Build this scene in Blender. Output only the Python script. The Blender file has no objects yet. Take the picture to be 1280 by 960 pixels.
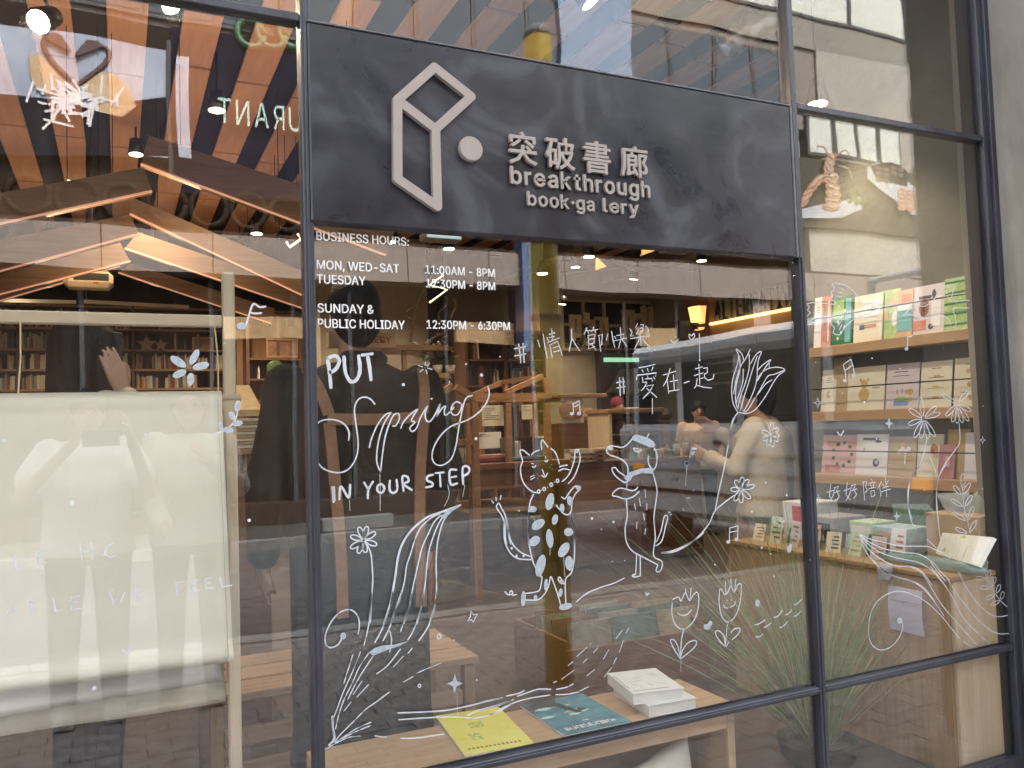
import bpy, bmesh, math, random
from mathutils import Vector, Matrix
random.seed(7)
R = math.radians
S = bpy.context.scene
COL = S.collection

# ---------------------------------------------------------------- camera
CAM_LOC = Vector((0.0, -2.1, 1.35))
RX = Vector((0.90391, -0.426487, -0.032486)); UX = Vector((0.008438, -0.058155, 0.998272)); FX = Vector((0.427639, 0.902622, 0.048969))
cd = bpy.data.cameras.new('camera'); cam = bpy.data.objects.new('camera', cd); COL.objects.link(cam)
cam.matrix_world = Matrix(((RX.x, UX.x, -FX.x, 0.0), (RX.y, UX.y, -FX.y, -2.1), (RX.z, UX.z, -FX.z, 1.35), (0, 0, 0, 1)))
cd.sensor_width = 36; cd.lens = 36 * 1040 / 1280; cd.clip_start = 0.05; cd.clip_end = 400
S.camera = cam

# ---------------------------------------------------------------- world and sun (bright overcast day)
W = bpy.data.worlds.new('World'); S.world = W; W.use_nodes = True
nt = W.node_tree; nt.nodes.clear()
wo = nt.nodes.new('ShaderNodeOutputWorld'); bg = nt.nodes.new('ShaderNodeBackground'); sky = nt.nodes.new('ShaderNodeTexSky')
sky.sky_type = 'NISHITA'; sky.sun_disc = False; sky.sun_elevation = R(52); sky.sun_rotation = R(20)
sky.air_density = 1.2; sky.dust_density = 4.0; sky.ozone_density = 0.6
bg.inputs[1].default_value = 0.15
hs = nt.nodes.new('ShaderNodeHueSaturation'); hs.inputs['Saturation'].default_value = 0.35
nt.links.new(sky.outputs[0], hs.inputs['Color']); nt.links.new(hs.outputs[0], bg.inputs[0]); nt.links.new(bg.outputs[0], wo.inputs[0])
sl = bpy.data.lights.new('sun', 'SUN'); sl.energy = 2.5; sl.angle = R(20); sl.color = (1.0, 0.96, 0.9)
so = bpy.data.objects.new('sun', sl); COL.objects.link(so)
# sun stands behind the shop (north of +Y), lighting the far side of the street
az, el = R(20), R(52)
d = Vector((math.sin(az) * math.cos(el), math.cos(az) * math.cos(el), math.sin(el)))
so.rotation_euler = (-d).to_track_quat('-Z', 'Y').to_euler()
S.view_settings.view_transform = 'Standard'; S.view_settings.look = 'None'; S.view_settings.gamma = 1.0
S.view_settings.exposure = 3.1
S.cycles.sample_clamp_indirect = 3.0
S.cycles.max_bounces = 8; S.cycles.diffuse_bounces = 3; S.cycles.glossy_bounces = 4; S.cycles.transmission_bounces = 4; S.cycles.transparent_max_bounces = 24
S.cycles.caustics_reflective = False; S.cycles.caustics_refractive = False

# ---------------------------------------------------------------- helpers
def ray(px, py):
    return FX + RX * ((px - 640) / 1040) - UX * ((py - 480) / 1040)
def at(px, py, Y=None, X=None, Z=None):
    """the point of the place where the photo's pixel meets a wall plane Y=, X= or a level Z="""
    d = ray(px, py)
    t = (Y - CAM_LOC.y) / d.y if Y is not None else (X - CAM_LOC.x) / d.x if X is not None else (Z - CAM_LOC.z) / d.z
    return CAM_LOC + d * t
def refl(px, py, Y):
    """same for something seen mirrored in the shop glass: it stands Y metres out in the street"""
    p = at(px, py, Y=Y); return Vector((p.x, -p.y, p.z))

def link(o, parent=None):
    COL.objects.link(o)
    if parent is not None: o.parent = parent
    return o
def tag(o, label=None, cat=None, group=None, kind=None):
    if label: o['label'] = label
    if cat: o['category'] = cat
    if group: o['group'] = group
    if kind: o['kind'] = kind
    return o
def thing(name, label, cat, loc=(0, 0, 0), rz=0.0, group=None):
    o = bpy.data.objects.new(name, None); o.empty_display_size = 0.1
    COL.objects.link(o); o.location = loc; o.rotation_euler = (0, 0, rz)
    return tag(o, label, cat, group)
def dup(root, loc=None, rz=None, label=None, parent=None):
    r = root.copy(); COL.objects.link(r)
    if loc is not None: r.location = loc
    if rz is not None: r.rotation_euler = (0, 0, rz)
    if label: r['label'] = label
    if parent is not None: r.parent = parent
    for ch in list(root.children):
        c = ch.copy(); COL.objects.link(c); c.parent = r
        for g in list(ch.children):
            e = g.copy(); COL.objects.link(e); e.parent = c
    return r

# materials -------------------------------------------------------
MATS = {}
def mat(name, col, rough=0.6, metal=0.0, var=0.12, scale=6.0, bump=0.0, bscale=40.0, spec=0.5, stretch=None, col2=None, emit=None, es=1.0, sheen=0.0, coat=0.0, alpha=None, backscatter=0.0, rvar=0.0):
    if name in MATS: return MATS[name]
    m = bpy.data.materials.new(name); m.use_nodes = True; n = m.node_tree; N = n.nodes; L = n.links
    b = N['Principled BSDF']; out = N['Material Output']
    b.inputs['Roughness'].default_value = rough; b.inputs['Metallic'].default_value = metal
    b.inputs['Specular IOR Level'].default_value = spec
    b.inputs['Coat Weight'].default_value = coat; b.inputs['Sheen Weight'].default_value = sheen
    tc = N.new('ShaderNodeTexCoord'); mp = N.new('ShaderNodeMapping'); L.new(tc.outputs['Object'], mp.inputs[0])
    if stretch: mp.inputs['Scale'].default_value = stretch
    nz = N.new('ShaderNodeTexNoise'); nz.inputs['Scale'].default_value = scale; nz.inputs['Detail'].default_value = 6; nz.inputs['Roughness'].default_value = 0.65
    L.new(mp.outputs[0], nz.inputs['Vector'])
    cr = N.new('ShaderNodeValToRGB'); cr.color_ramp.elements[0].position = 0.3; cr.color_ramp.elements[1].position = 0.7
    c2 = col2 if col2 else tuple(min(1, c * (1 + var)) for c in col)
    c1 = col if col2 else tuple(c * (1 - var) for c in col)
    cr.color_ramp.elements[0].color = (*c1, 1); cr.color_ramp.elements[1].color = (*c2, 1)
    L.new(nz.outputs['Fac'], cr.inputs[0]); L.new(cr.outputs[0], b.inputs['Base Color'])
    if rvar:
        mr = N.new('ShaderNodeMapRange'); mr.inputs['To Min'].default_value = rough - rvar; mr.inputs['To Max'].default_value = rough + rvar
        mr.inputs['From Min'].default_value = 0.3; mr.inputs['From Max'].default_value = 0.7
        L.new(nz.outputs['Fac'], mr.inputs['Value']); L.new(mr.outputs[0], b.inputs['Roughness'])
    if bump:
        n2 = N.new('ShaderNodeTexNoise'); n2.inputs['Scale'].default_value = bscale; n2.inputs['Detail'].default_value = 5
        L.new(mp.outputs[0], n2.inputs['Vector'])
        bp = N.new('ShaderNodeBump'); bp.inputs['Strength'].default_value = bump; bp.inputs['Distance'].default_value = 0.01
        L.new(n2.outputs['Fac'], bp.inputs['Height']); L.new(bp.outputs[0], b.inputs['Normal'])
    if emit:
        b.inputs['Emission Color'].default_value = (*emit, 1); b.inputs['Emission Strength'].default_value = es
    MATS[name] = m; return m

def wood(name, c1, c2, rough=0.5, axis='x', scale=1.0, bump=0.12):
    st = {'x': (1.2, 14, 14), 'y': (14, 1.2, 14), 'z': (14, 14, 1.2)}[axis]
    return mat(name, c1, rough, col2=c2, scale=2.2 * scale, stretch=st, bump=bump, bscale=5 * scale)

def glass_mat(name, r0=0.08, tint=(0.975, 0.975, 0.965), wave=0.02):
    m = bpy.data.materials.new(name); m.use_nodes = True; N = m.node_tree.nodes; L = m.node_tree.links; N.clear()
    out = N.new('ShaderNodeOutputMaterial'); mx = N.new('ShaderNodeMixShader'); tr = N.new('ShaderNodeBsdfTransparent'); gl = N.new('ShaderNodeBsdfGlossy')
    tr.inputs[0].default_value = (*tint, 1); gl.inputs[0].default_value = (1, 1, 1, 1); gl.inputs['Roughness'].default_value = 0.0
    lw = N.new('ShaderNodeLayerWeight'); lw.inputs[0].default_value = 0.5
    pw = N.new('ShaderNodeMath'); pw.operation = 'POWER'; pw.inputs[1].default_value = 5
    mr = N.new('ShaderNodeMapRange'); mr.inputs['To Min'].default_value = r0; mr.inputs['To Max'].default_value = 1
    L.new(lw.outputs['Facing'], pw.inputs[0]); L.new(pw.outputs[0], mr.inputs['Value']); L.new(mr.outputs[0], mx.inputs[0])
    tc = N.new('ShaderNodeTexCoord'); nz = N.new('ShaderNodeTexNoise'); nz.inputs['Scale'].default_value = 2.3; nz.inputs['Detail'].default_value = 1
    bp = N.new('ShaderNodeBump'); bp.inputs['Strength'].default_value = wave; bp.inputs['Distance'].default_value = 0.05
    L.new(tc.outputs['Object'], nz.inputs['Vector']); L.new(nz.outputs['Fac'], bp.inputs['Height']); L.new(bp.outputs[0], gl.inputs['Normal'])
    L.new(tr.outputs[0], mx.inputs[1]); L.new(gl.outputs[0], mx.inputs[2])
    # faint dust and wiped streaks
    df = N.new('ShaderNodeBsdfDiffuse'); df.inputs[0].default_value = (.7, .72, .74, 1); m2 = N.new('ShaderNodeMixShader')
    mp = N.new('ShaderNodeMapping'); mp.inputs['Scale'].default_value = (9, 1, 1.2); mp.inputs['Rotation'].default_value = (0, .35, 0); L.new(tc.outputs['Object'], mp.inputs[0])
    n2 = N.new('ShaderNodeTexNoise'); n2.inputs['Scale'].default_value = 3.0; n2.inputs['Detail'].default_value = 8; n2.inputs['Roughness'].default_value = .75; L.new(mp.outputs[0], n2.inputs['Vector'])
    r2 = N.new('ShaderNodeMapRange'); r2.inputs['From Min'].default_value = .5; r2.inputs['From Max'].default_value = .8; r2.inputs['To Max'].default_value = .014; L.new(n2.outputs['Fac'], r2.inputs['Value'])
    L.new(r2.outputs[0], m2.inputs[0]); L.new(mx.outputs[0], m2.inputs[1]); L.new(df.outputs[0], m2.inputs[2]); L.new(m2.outputs[0], out.inputs[0])
    MATS[name] = m; return m

def film_mat(name, col, a=0.5, rough=0.15):
    """thin clear plastic bag or acrylic"""
    m = bpy.data.materials.new(name); m.use_nodes = True; N = m.node_tree.nodes; L = m.node_tree.links
    b = N['Principled BSDF']; b.inputs['Base Color'].default_value = (*col, 1); b.inputs['Roughness'].default_value = rough
    tc = N.new('ShaderNodeTexCoord'); nz = N.new('ShaderNodeTexNoise'); nz.inputs['Scale'].default_value = 18; nz.inputs['Detail'].default_value = 3
    L.new(tc.outputs['Object'], nz.inputs['Vector'])
    bp = N.new('ShaderNodeBump'); bp.inputs['Strength'].default_value = 0.8; bp.inputs['Distance'].default_value = 0.02
    L.new(nz.outputs['Fac'], bp.inputs['Height']); L.new(bp.outputs[0], b.inputs['Normal'])
    b.inputs['Alpha'].default_value = a
    MATS[name] = m; return m

# mesh builder ----------------------------------------------------
class MB:
    def __init__(s): s.v = []; s.f = []
    def quad(s, a, b, c, d):
        i = len(s.v); s.v += [tuple(a), tuple(b), tuple(c), tuple(d)]; s.f.append((i, i + 1, i + 2, i + 3)); return s
    def poly(s, pts):
        i = len(s.v); s.v += [tuple(p) for p in pts]; s.f.append(tuple(range(i, i + len(pts)))); return s
    def hexa(s, b, t):
        """bottom quad and top quad, same winding"""
        i = len(s.v); s.v += [tuple(p) for p in b] + [tuple(p) for p in t]
        s.f += [(i + 3, i + 2, i + 1, i), (i + 4, i + 5, i + 6, i + 7)]
        for k in range(4):
            j = (k + 1) % 4; s.f.append((i + k, i + j, i + 4 + j, i + 4 + k))
        return s
    def box(s, a, b, ch=0.0):
        x0, x1 = sorted((a[0], b[0])); y0, y1 = sorted((a[1], b[1])); z0, z1 = sorted((a[2], b[2]))
        ch = min(ch, (x1 - x0) * .45, (y1 - y0) * .45, (z1 - z0) * .45)
        if ch <= 0:
            return s.hexa([(x0, y0, z0), (x1, y0, z0), (x1, y1, z0), (x0, y1, z0)], [(x0, y0, z1), (x1, y0, z1), (x1, y1, z1), (x0, y1, z1)])
        i = len(s.v); idx = {}
        for sx in (0, 1):
            for sy in (0, 1):
                for sz in (0, 1):
                    X, Y, Z = (x0, x1)[sx], (y0, y1)[sy], (z0, z1)[sz]; dx = ch * (1 - 2 * sx); dy = ch * (1 - 2 * sy); dz = ch * (1 - 2 * sz)
                    for ax, p in (('x', (X, Y + dy, Z + dz)), ('y', (X + dx, Y, Z + dz)), ('z', (X + dx, Y + dy, Z))):
                        idx[(sx, sy, sz, ax)] = len(s.v); s.v.append(p)
        def q(*k): s.f.append(tuple(idx[j] for j in k))
        for v in (0, 1):
            q((v, 0, 0, 'x'), (v, 1, 0, 'x'), (v, 1, 1, 'x'), (v, 0, 1, 'x')); q((0, v, 0, 'y'), (1, v, 0, 'y'), (1, v, 1, 'y'), (0, v, 1, 'y')); q((0, 0, v, 'z'), (1, 0, v, 'z'), (1, 1, v, 'z'), (0, 1, v, 'z'))
        for a in (0, 1):
            for b_ in (0, 1):
                q((a, b_, 0, 'x'), (a, b_, 1, 'x'), (a, b_, 1, 'y'), (a, b_, 0, 'y'))
                q((a, 0, b_, 'x'), (a, 1, b_, 'x'), (a, 1, b_, 'z'), (a, 0, b_, 'z'))
                q((0, a, b_, 'y'), (1, a, b_, 'y'), (1, a, b_, 'z'), (0, a, b_, 'z'))
                for c in (0, 1): q((a, b_, c, 'x'), (a, b_, c, 'y'), (a, b_, c, 'z'))
        # (corner tris are added twice by the loop; harmless duplicates removed on build)
        return s
    def beam(s, p, q, w, h, up=(0, 0, 1)):
        p, q = Vector(p), Vector(q); d = (q - p).normalized(); u = Vector(up); r = d.cross(u)
        if r.length < 1e-4: r = d.cross(Vector((1, 0, 0)))
        r.normalize(); u = r.cross(d).normalized(); a = r * w / 2; b = u * h / 2
        return s.hexa([p - a - b, p + a - b, p + a + b, p - a + b], [q - a - b, q + a - b, q + a + b, q - a + b])
    def tube(s, pts, r, n=8, cap=True):
        pts = [Vector(p) for p in pts]; rs = r if isinstance(r, (list, tuple)) else [r] * len(pts)
        base = len(s.v); up = Vector((0.123, 0.2, 1)).normalized()
        for k, p in enumerate(pts):
            d = (pts[min(k + 1, len(pts) - 1)] - pts[max(k - 1, 0)]).normalized()
            a = d.cross(up)
            if a.length < 1e-3: a = d.cross(Vector((1, 0, 0)))
            a.normalize(); b = d.cross(a).normalized()
            for j in range(n):
                t = 2 * math.pi * j / n; s.v.append(tuple(p + (a * math.cos(t) + b * math.sin(t)) * rs[k]))
        for k in range(len(pts) - 1):
            for j in range(n):
                j2 = (j + 1) % n; s.f.append((base + k * n + j, base + k * n + j2, base + (k + 1) * n + j2, base + (k + 1) * n + j))
        if cap:
            s.f.append(tuple(base + j for j in range(n))[::-1]); s.f.append(tuple(base + (len(pts) - 1) * n + j for j in range(n)))
        return s
    def lathe(s, c, prof, n=20):
        c = Vector(c); base = len(s.v)
        for (r, z) in prof:
            for j in range(n):
                t = 2 * math.pi * j / n; s.v.append((c.x + r * math.cos(t), c.y + r * math.sin(t), c.z + z))
        for k in range(len(prof) - 1):
            for j in range(n):
                j2 = (j + 1) % n; s.f.append((base + k * n + j, base + k * n + j2, base + (k + 1) * n + j2, base + (k + 1) * n + j))
        s.f.append(tuple(base + j for j in range(n))[::-1]); s.f.append(tuple(base + (len(prof) - 1) * n + j for j in range(n)))
        return s
    def ell(s, c, r, n=16, m=10):
        c = Vector(c)
        prof = [(max(1e-4, math.sin(math.pi * k / m)), -math.cos(math.pi * k / m)) for k in range(m + 1)]
        base = len(s.v)
        for (a, z) in prof:
            for j in range(n):
                t = 2 * math.pi * j / n; s.v.append((c.x + r[0] * a * math.cos(t), c.y + r[1] * a * math.sin(t), c.z + r[2] * z))
        for k in range(m):
            for j in range(n):
                j2 = (j + 1) % n; s.f.append((base + k * n + j, base + k * n + j2, base + (k + 1) * n + j2, base + (k + 1) * n + j))
        return s
    def prism(s, outline, off):
        """closed outline (list of 3-D points) pushed along off"""
        off = Vector(off); i = len(s.v); n = len(outline)
        s.v += [tuple(p) for p in outline] + [tuple(Vector(p) + off) for p in outline]
        s.f.append(tuple(range(i, i + n))[::-1]); s.f.append(tuple(range(i + n, i + 2 * n)))
        for k in range(n):
            j = (k + 1) % n; s.f.append((i + k, i + j, i + n + j, i + n + k))
        return s
    def mesh(s, name, smooth=False):
        me = bpy.data.meshes.new(name); fs = []; seen = set()
        for f in s.f:
            k = tuple(sorted(f))
            if k in seen or len(set(f)) < 3: continue
            seen.add(k); fs.append(f)
        me.from_pydata(s.v, [], fs); me.update()
        bm = bmesh.new(); bm.from_mesh(me); bmesh.ops.recalc_face_normals(bm, faces=bm.faces); bm.to_mesh(me); bm.free()
        if smooth: me.polygons.foreach_set('use_smooth', [True] * len(me.polygons))
        return me
    def build(s, name, m, parent=None, smooth=False, **kw):
        me = s.mesh(name, smooth)
        for mm in (m if isinstance(m, (list, tuple)) else [m]): me.materials.append(mm)
        return tag(link(bpy.data.objects.new(name, me), parent), **kw)
def obj(name, me, m, parent=None, **kw):
    if not me.materials: me.materials.append(m)
    return tag(link(bpy.data.objects.new(name, me), parent), **kw)
def boxo(name, a, b, m, parent=None, ch=0.004, **kw):
    return MB().box(a, b, ch).build(name, m, parent, **kw)

def remesh_blob(mb, name, m, parent, vox=0.014, smooth_it=6, **kw):
    me = mb.mesh(name + '_src'); o = bpy.data.objects.new('tmp', me); COL.objects.link(o)
    r = o.modifiers.new('r', 'REMESH'); r.mode = 'VOXEL'; r.voxel_size = vox
    sm = o.modifiers.new('s', 'SMOOTH'); sm.factor = 0.5; sm.iterations = smooth_it
    dg = bpy.context.evaluated_depsgraph_get(); dg.update()
    out = bpy.data.meshes.new_from_object(o.evaluated_get(dg)); out.name = name
    bpy.data.objects.remove(o); bpy.data.meshes.remove(me)
    out.polygons.foreach_set('use_smooth', [True] * len(out.polygons)); out.materials.clear(); out.materials.append(m)
    return tag(link(bpy.data.objects.new(name, out), parent), **kw)

# the rounder interface typeface that ships inside Blender; its built-in face if absent
import os
FONT = None
try:
    _fp = os.path.join(bpy.utils.resource_path('LOCAL'), 'datafiles', 'fonts', 'Inter.woff2')
    if os.path.exists(_fp): FONT = bpy.data.fonts.load(_fp)
except Exception: FONT = None
def text_mesh(body, extrude=0.0, offset=0.0, bevel=0.0, res=3, shear=0.0):
    cu = bpy.data.curves.new('t', 'FONT'); cu.body = body
    if FONT and all(ord(c) < 256 for c in body): cu.font = FONT
    cu.size = 1.0; cu.extrude = extrude; cu.offset = offset; cu.bevel_depth = bevel; cu.bevel_resolution = 1; cu.resolution_u = res; cu.shear = shear
    o = bpy.data.objects.new('t', cu); COL.objects.link(o)
    dg = bpy.context.evaluated_depsgraph_get(); dg.update()
    me = bpy.data.meshes.new_from_object(o.evaluated_get(dg)); bpy.data.objects.remove(o); bpy.data.curves.remove(cu)
    return me
def bounds(me):
    xs = [v.co.x for v in me.vertices]; ys = [v.co.y for v in me.vertices]
    return (min(xs), max(xs), min(ys), max(ys)) if xs else (0, 0, 0, 0)
def place_text(name, body, p0, p1, height, m, parent, normal, depth=0.0, offset=0.0, spacing=None, capref='H', split=False, bevel=0.0, res=3, shear=0.0, **kw):
    """lay text on a wall: baseline p0 to p1, capital height, facing normal; depth = thickness in metres"""
    p0, p1 = Vector(p0), Vector(p1); xd = (p1 - p0); Wd = xd.length; xd.normalize(); nn = Vector(normal).normalized(); zd = nn.cross(xd).normalized()
    cm = text_mesh(capref); b = bounds(cm); cap = b[3] - b[2] if b[3] > b[2] else 0.7; bpy.data.meshes.remove(cm)
    glyphs = []; x = 0
    if spacing is None:
        me = text_mesh(body, 0.1 if depth else 0, offset, bevel, res, shear); bb = bounds(me); glyphs = [(me, -bb[0], 0)]; tot = bb[1] - bb[0]
    else:
        for ch in body:
            if ch == ' ': x += 0.45; continue
            me = text_mesh(ch, 0.1 if depth else 0, offset, bevel, res, shear); bb = bounds(me); glyphs.append((me, x - bb[0], 0)); x += bb[1] - bb[0] + spacing
        tot = x - spacing
    sx = Wd / max(tot, 1e-6); sy = height / cap; out = []
    allv = bpy.data.meshes.new(name) if not split else None
    bm = bmesh.new()
    for me, dx, dy in glyphs:
        for v in me.vertices:
            q = p0 + xd * ((v.co.x + dx) * sx) + zd * ((v.co.y + dy) * sy) + nn * (((v.co.z / 0.1 + 1) / 2 * depth) if depth else 0)
            v.co = q
        if split:
            me.materials.clear(); me.materials.append(m); out.append(tag(link(bpy.data.objects.new(name, me), parent), **kw))
        else: bm.from_mesh(me); bpy.data.meshes.remove(me)
    if not split:
        bm.to_mesh(allv); allv.materials.append(m); bm.free()
        return tag(link(bpy.data.objects.new(name, allv), parent), **kw)
    bm.free(); return out
# ================================================================ MATERIALS
M_steel = mat('dark_steel', (0.022, 0.023, 0.033), 0.42, 0.0, col2=(0.05, 0.053, 0.074), scale=11, bump=0.25, bscale=60, stretch=(1, 1, 0.35), spec=0.6, rvar=0.12)
M_gasket = mat('black_gasket', (0.006, 0.006, 0.009), 0.6)
M_glass = glass_mat('window_glass', 0.057)
M_conc = mat('grey_render', (0.21, 0.19, 0.165), 0.85, col2=(0.31, 0.285, 0.25), scale=3.5, bump=0.5, bscale=22, stretch=(1, 1, 0.6))
M_paint = mat('white_marker', (0.58, 0.61, 0.65), 0.6, var=0.08, scale=40)
M_paint2 = mat('watery_marker', (0.38, 0.43, 0.48), 0.6, var=0.25, scale=90)
M_vinyl = mat('white_vinyl', (0.82, 0.82, 0.82), 0.5, var=0.02)

# ================================================================ GROUND, ROAD, FLOOR (setting)
M_asph = mat('asphalt', (0.025, 0.027, 0.031), 0.85, col2=(0.115, 0.12, 0.13), scale=12, bump=0.6, bscale=90)
M_slab = mat('paving', (0.22, 0.20, 0.185), 0.8, col2=(0.55, 0.51, 0.485), scale=13, bump=0.3, bscale=60)
M_joint = mat('paving_joint', (0.045, 0.04, 0.037), 0.9, var=0.3, scale=20, bump=0.3)
M_kerb = mat('granite_kerb', (0.30, 0.30, 0.30), 0.7, col2=(0.42, 0.42, 0.41), scale=60)
MB().quad((-150, -150, -0.16), (150, -150, -0.16), (150, 150, -0.16), (-150, 150, -0.16)).build('ground', M_joint, kind='structure')
MB().box((-40, -8.9, -0.155), (60, -3.75, -0.13)).build('road', M_asph, kind='structure')
pv = MB().box((-40, -3.6, -0.15), (60, -0.02, -0.012)).build('pavement', M_joint, kind='structure')
MB().box((-40, -11.0, -0.15), (60, -9.06, 0.0)).build('far_pavement', mat('dark_paving', (0.05, 0.043, 0.038), 0.9, col2=(0.085, 0.075, 0.065), scale=6, spec=.2), kind='structure')
MB().box((-40, -9.058, -0.15), (60, -8.9, 0.004), 0.01).build('far_kerb', mat('old_kerb', (.14, .14, .14), .8, var=.2), kind='structure')
# pavers, laid individually where the glass mirrors them
slab = MB().box((-0.098, -0.048, -0.011), (0.098, 0.048, 0.0), 0.006).mesh('paver'); slab.materials.append(M_slab)
far = MB(); cnt = 0
for iy in range(35):
    y = -0.07 - iy * 0.1
    for ix in range(46):
        x = -2.4 + ix * 0.2 + (0.1 if iy % 2 else 0)
        z = random.uniform(-0.002, 0.002)
        near = 0.5 < x < 3.7 and -3.45 < y < -1.85
        if near and cnt < 290:
            o = bpy.data.objects.new('paver', slab); link(o, pv); o.location = (x, y, z); o.rotation_euler = (random.uniform(-.01, .01), random.uniform(-.01, .01), random.uniform(-.01, .01)); cnt += 1
        else: far.box((x - 0.098, y - 0.048, -0.011 + z), (x + 0.098, y + 0.048, z))
far.build('paving_field', M_slab, pv, kind='stuff')
kb = thing('kerb', 'pale granite kerb of single stones along the pavement edge', 'kerb', (0, 0, 0)); kb['kind'] = 'structure'
ks = MB().box((-0.497, -0.075, -0.15), (0.497, 0.075, 0.0), 0.012).mesh('kerb_stone'); ks.materials.append(M_kerb)
for i in range(24):
    o = link(bpy.data.objects.new('kerb_stone', ks), kb); o.location = (-4 + i, -3.675, random.uniform(0, .003))
boxo('road_marking', (-2.2, -3.97, -0.128), (14, -3.87, -0.124), mat('road_yellow', (0.55, 0.36, 0.03), 0.8, var=0.3, scale=20), None, 0, kind='structure')
MB().box((-3.2, 0.0, -0.15), (10.2, 9.3, 0.0)).build('floor', mat('shop_floor', (0.055, 0.040, 0.032), 0.5, col2=(0.095, 0.07, 0.056), scale=2.0, bump=0.05, rvar=0.1), kind='structure')

# ================================================================ SHOPFRONT
XA, XB, XC = 0.436, 2.075, 3.056
Z_TOP, Z_BOT, Z_RAIL, Z_TR = 2.402, 1.884, 0.451, 2.40
front = thing('shopfront_window', 'tall gridded shop window of clear panes in slim dark steel bars', 'shop window', (1.5, 0, 0))
FO = Vector((-1.5, 0, 0))
def fbox(name, a, b, m=M_steel, ch=0.0025, **kw):
    return boxo(name, (a[0] - 1.5, a[1], a[2]), (b[0] - 1.5, b[1], b[2]), m, front, ch, **kw)
fw = 0.0125
# vertical bars: a flat bar plus a proud outer fin
fbox('mullion', (XA - fw, -0.022, 0.0), (XA + fw, 0.03, 3.3)); fbox('mullion_fin', (XA - 0.0045, -0.026, 0.0), (XA + 0.0035, -0.0225, 3.3))
fbox('mullion', (XB - fw, -0.022, 0.0), (XB + fw, 0.03, 3.3)); fbox('mullion_fin', (XB - 0.0045, -0.026, 0.0), (XB + 0.0035, -0.0225, 1.88))
fbox('mullion', (-1.2 - fw, -0.022, 0.0), (-1.2 + fw, 0.03, 3.3))
fbox('jamb', (XC - 0.012, -0.02, 0.0), (XC + 0.018, 0.05, 3.3)); fbox('jamb_cover', (XC + 0.0185, -0.032, 0.0), (XC + 0.046, 0.05, 3.3))
fbox('jamb_gasket', (XC - 0.03, 0.006, 0.0), (XC - 0.0125, 0.055, 3.3), M_gasket, 0)
segs = [(-1.2 + fw, XA - fw), (XA + fw, XB - fw), (XB + fw, XC - 0.012)]
for i, (x0, x1) in enumerate(segs):
    fbox('sill_bar', (x0 + 0.0005, -0.022, 0.0), (x1 - 0.0005, 0.03, 0.05))
    if i != 1: fbox('transom', (x0 + 0.0005, -0.020, Z_TR - 0.011), (x1 - 0.0005, 0.028, Z_TR + 0.011))
    if i != 0:
        fbox('rail', (x0 + 0.0005, -0.020, Z_RAIL - 0.011), (x1 - 0.0005, 0.028, Z_RAIL + 0.011))
        fbox('rail_bead', (x0 + 0.0005, -0.0235, Z_RAIL - 0.0035), (x1 - 0.0005, -0.0205, Z_RAIL + 0.0045))
        fbox('gasket', (x0 + 0.0005, 0.009, Z_RAIL + 0.0115), (x1 - 0.0005, 0.012, Z_RAIL + 0.016), M_gasket, 0)
fbox('head_bar', (-1.2, -0.022, 3.3005), (XC + 0.046, 0.04, 3.36))
def pane(x0, x1, z0, z1):
    e = 0.001
    return boxo('pane', (x0 + e - 1.5, 0.0, z0 + e), (x1 - e - 1.5, 0.008, z1 - e), M_glass, front, 0)
pane(segs[0][0], segs[0][1], 0.05, Z_TR - 0.011); pane(segs[0][0], segs[0][1], Z_TR + 0.011, 3.3)
P_LEFT = front.children[-2]
pane(segs[1][0], segs[1][1], 0.05, Z_RAIL - 0.011); pane(segs[1][0], segs[1][1], Z_RAIL + 0.011, 1.9); P_MID = front.children[-1]
pane(segs[1][0], segs[1][1], 2.39, 3.3)
pane(segs[2][0], segs[2][1], 0.05, Z_RAIL - 0.011); pane(segs[2][0], segs[2][1], Z_RAIL + 0.011, Z_TR - 0.011); P_RIGHT = front.children[-1]
pane(segs[2][0], segs[2][1], Z_TR + 0.011, 3.3)
panes = [o for o in front.children if o.name.startswith('pane')]
def byx(o): return sum(v.co.x for v in o.data.vertices) / 8 + 1.5
def byz(o): return sum(v.co.z for v in o.data.vertices) / 8
P_LEFT = [o for o in panes if byx(o) < XA and 1 < byz(o) < 2][0]
P_MID = [o for o in panes if XA < byx(o) < XB and 1 < byz(o) < 2][0]
P_RIGHT = [o for o in panes if byx(o) > XB and 1 < byz(o) < 2][0]
# screws on the bars
for px, py in ((985, 352), (1012, 700), (1228, 172), (1262, 812)):
    p = at(px, py, Y=-0.024)
    MB().ell((p.x - 1.5, -0.024, p.z), (0.004, 0.003, 0.004), 8, 6).build('screw', M_steel, front, True)

# pillar of the building to the right, with chipped corner
pil = thing('concrete_pillar', 'rough grey rendered pillar at the right end of the shop window', 'pillar', (3.4, -0.1, 0))
mb = MB()
nx = 26
bm_ = bmesh.new()
for i in range(2): pass
boxo('pillar_shaft', (XC + 0.047 - 3.4, -0.24, 0), (0.5, 0.24, 6.0), M_conc, pil, 0.006)
for z0, z1, c in ((2.62, 2.70, 0.012), (2.85, 3.02, 0.009), (2.35, 2.40, 0.008)):
    MB().box((XC + 0.045 - 3.4, -0.244, z0), (XC + 0.047 - 3.4 + c, -0.232, z1), 0.002).build('chip', mat('fresh_plaster', (0.6, 0.56, 0.5), 0.9), pil)
MB().box((-1.24, -0.05, 0), (-3.2, 0.3, 6)).build('left_wall_front', M_conc, kind='structure')
MB().box((-3.2, -0.03, 3.37), (XC + 0.046, 0.3, 6.0)).build('upper_wall', M_conc, kind='structure')
MB().box((3.91, -0.1, 0.0), (10.2, 0.14, 6.0)).build('right_wall_front', M_conc, kind='structure')

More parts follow.
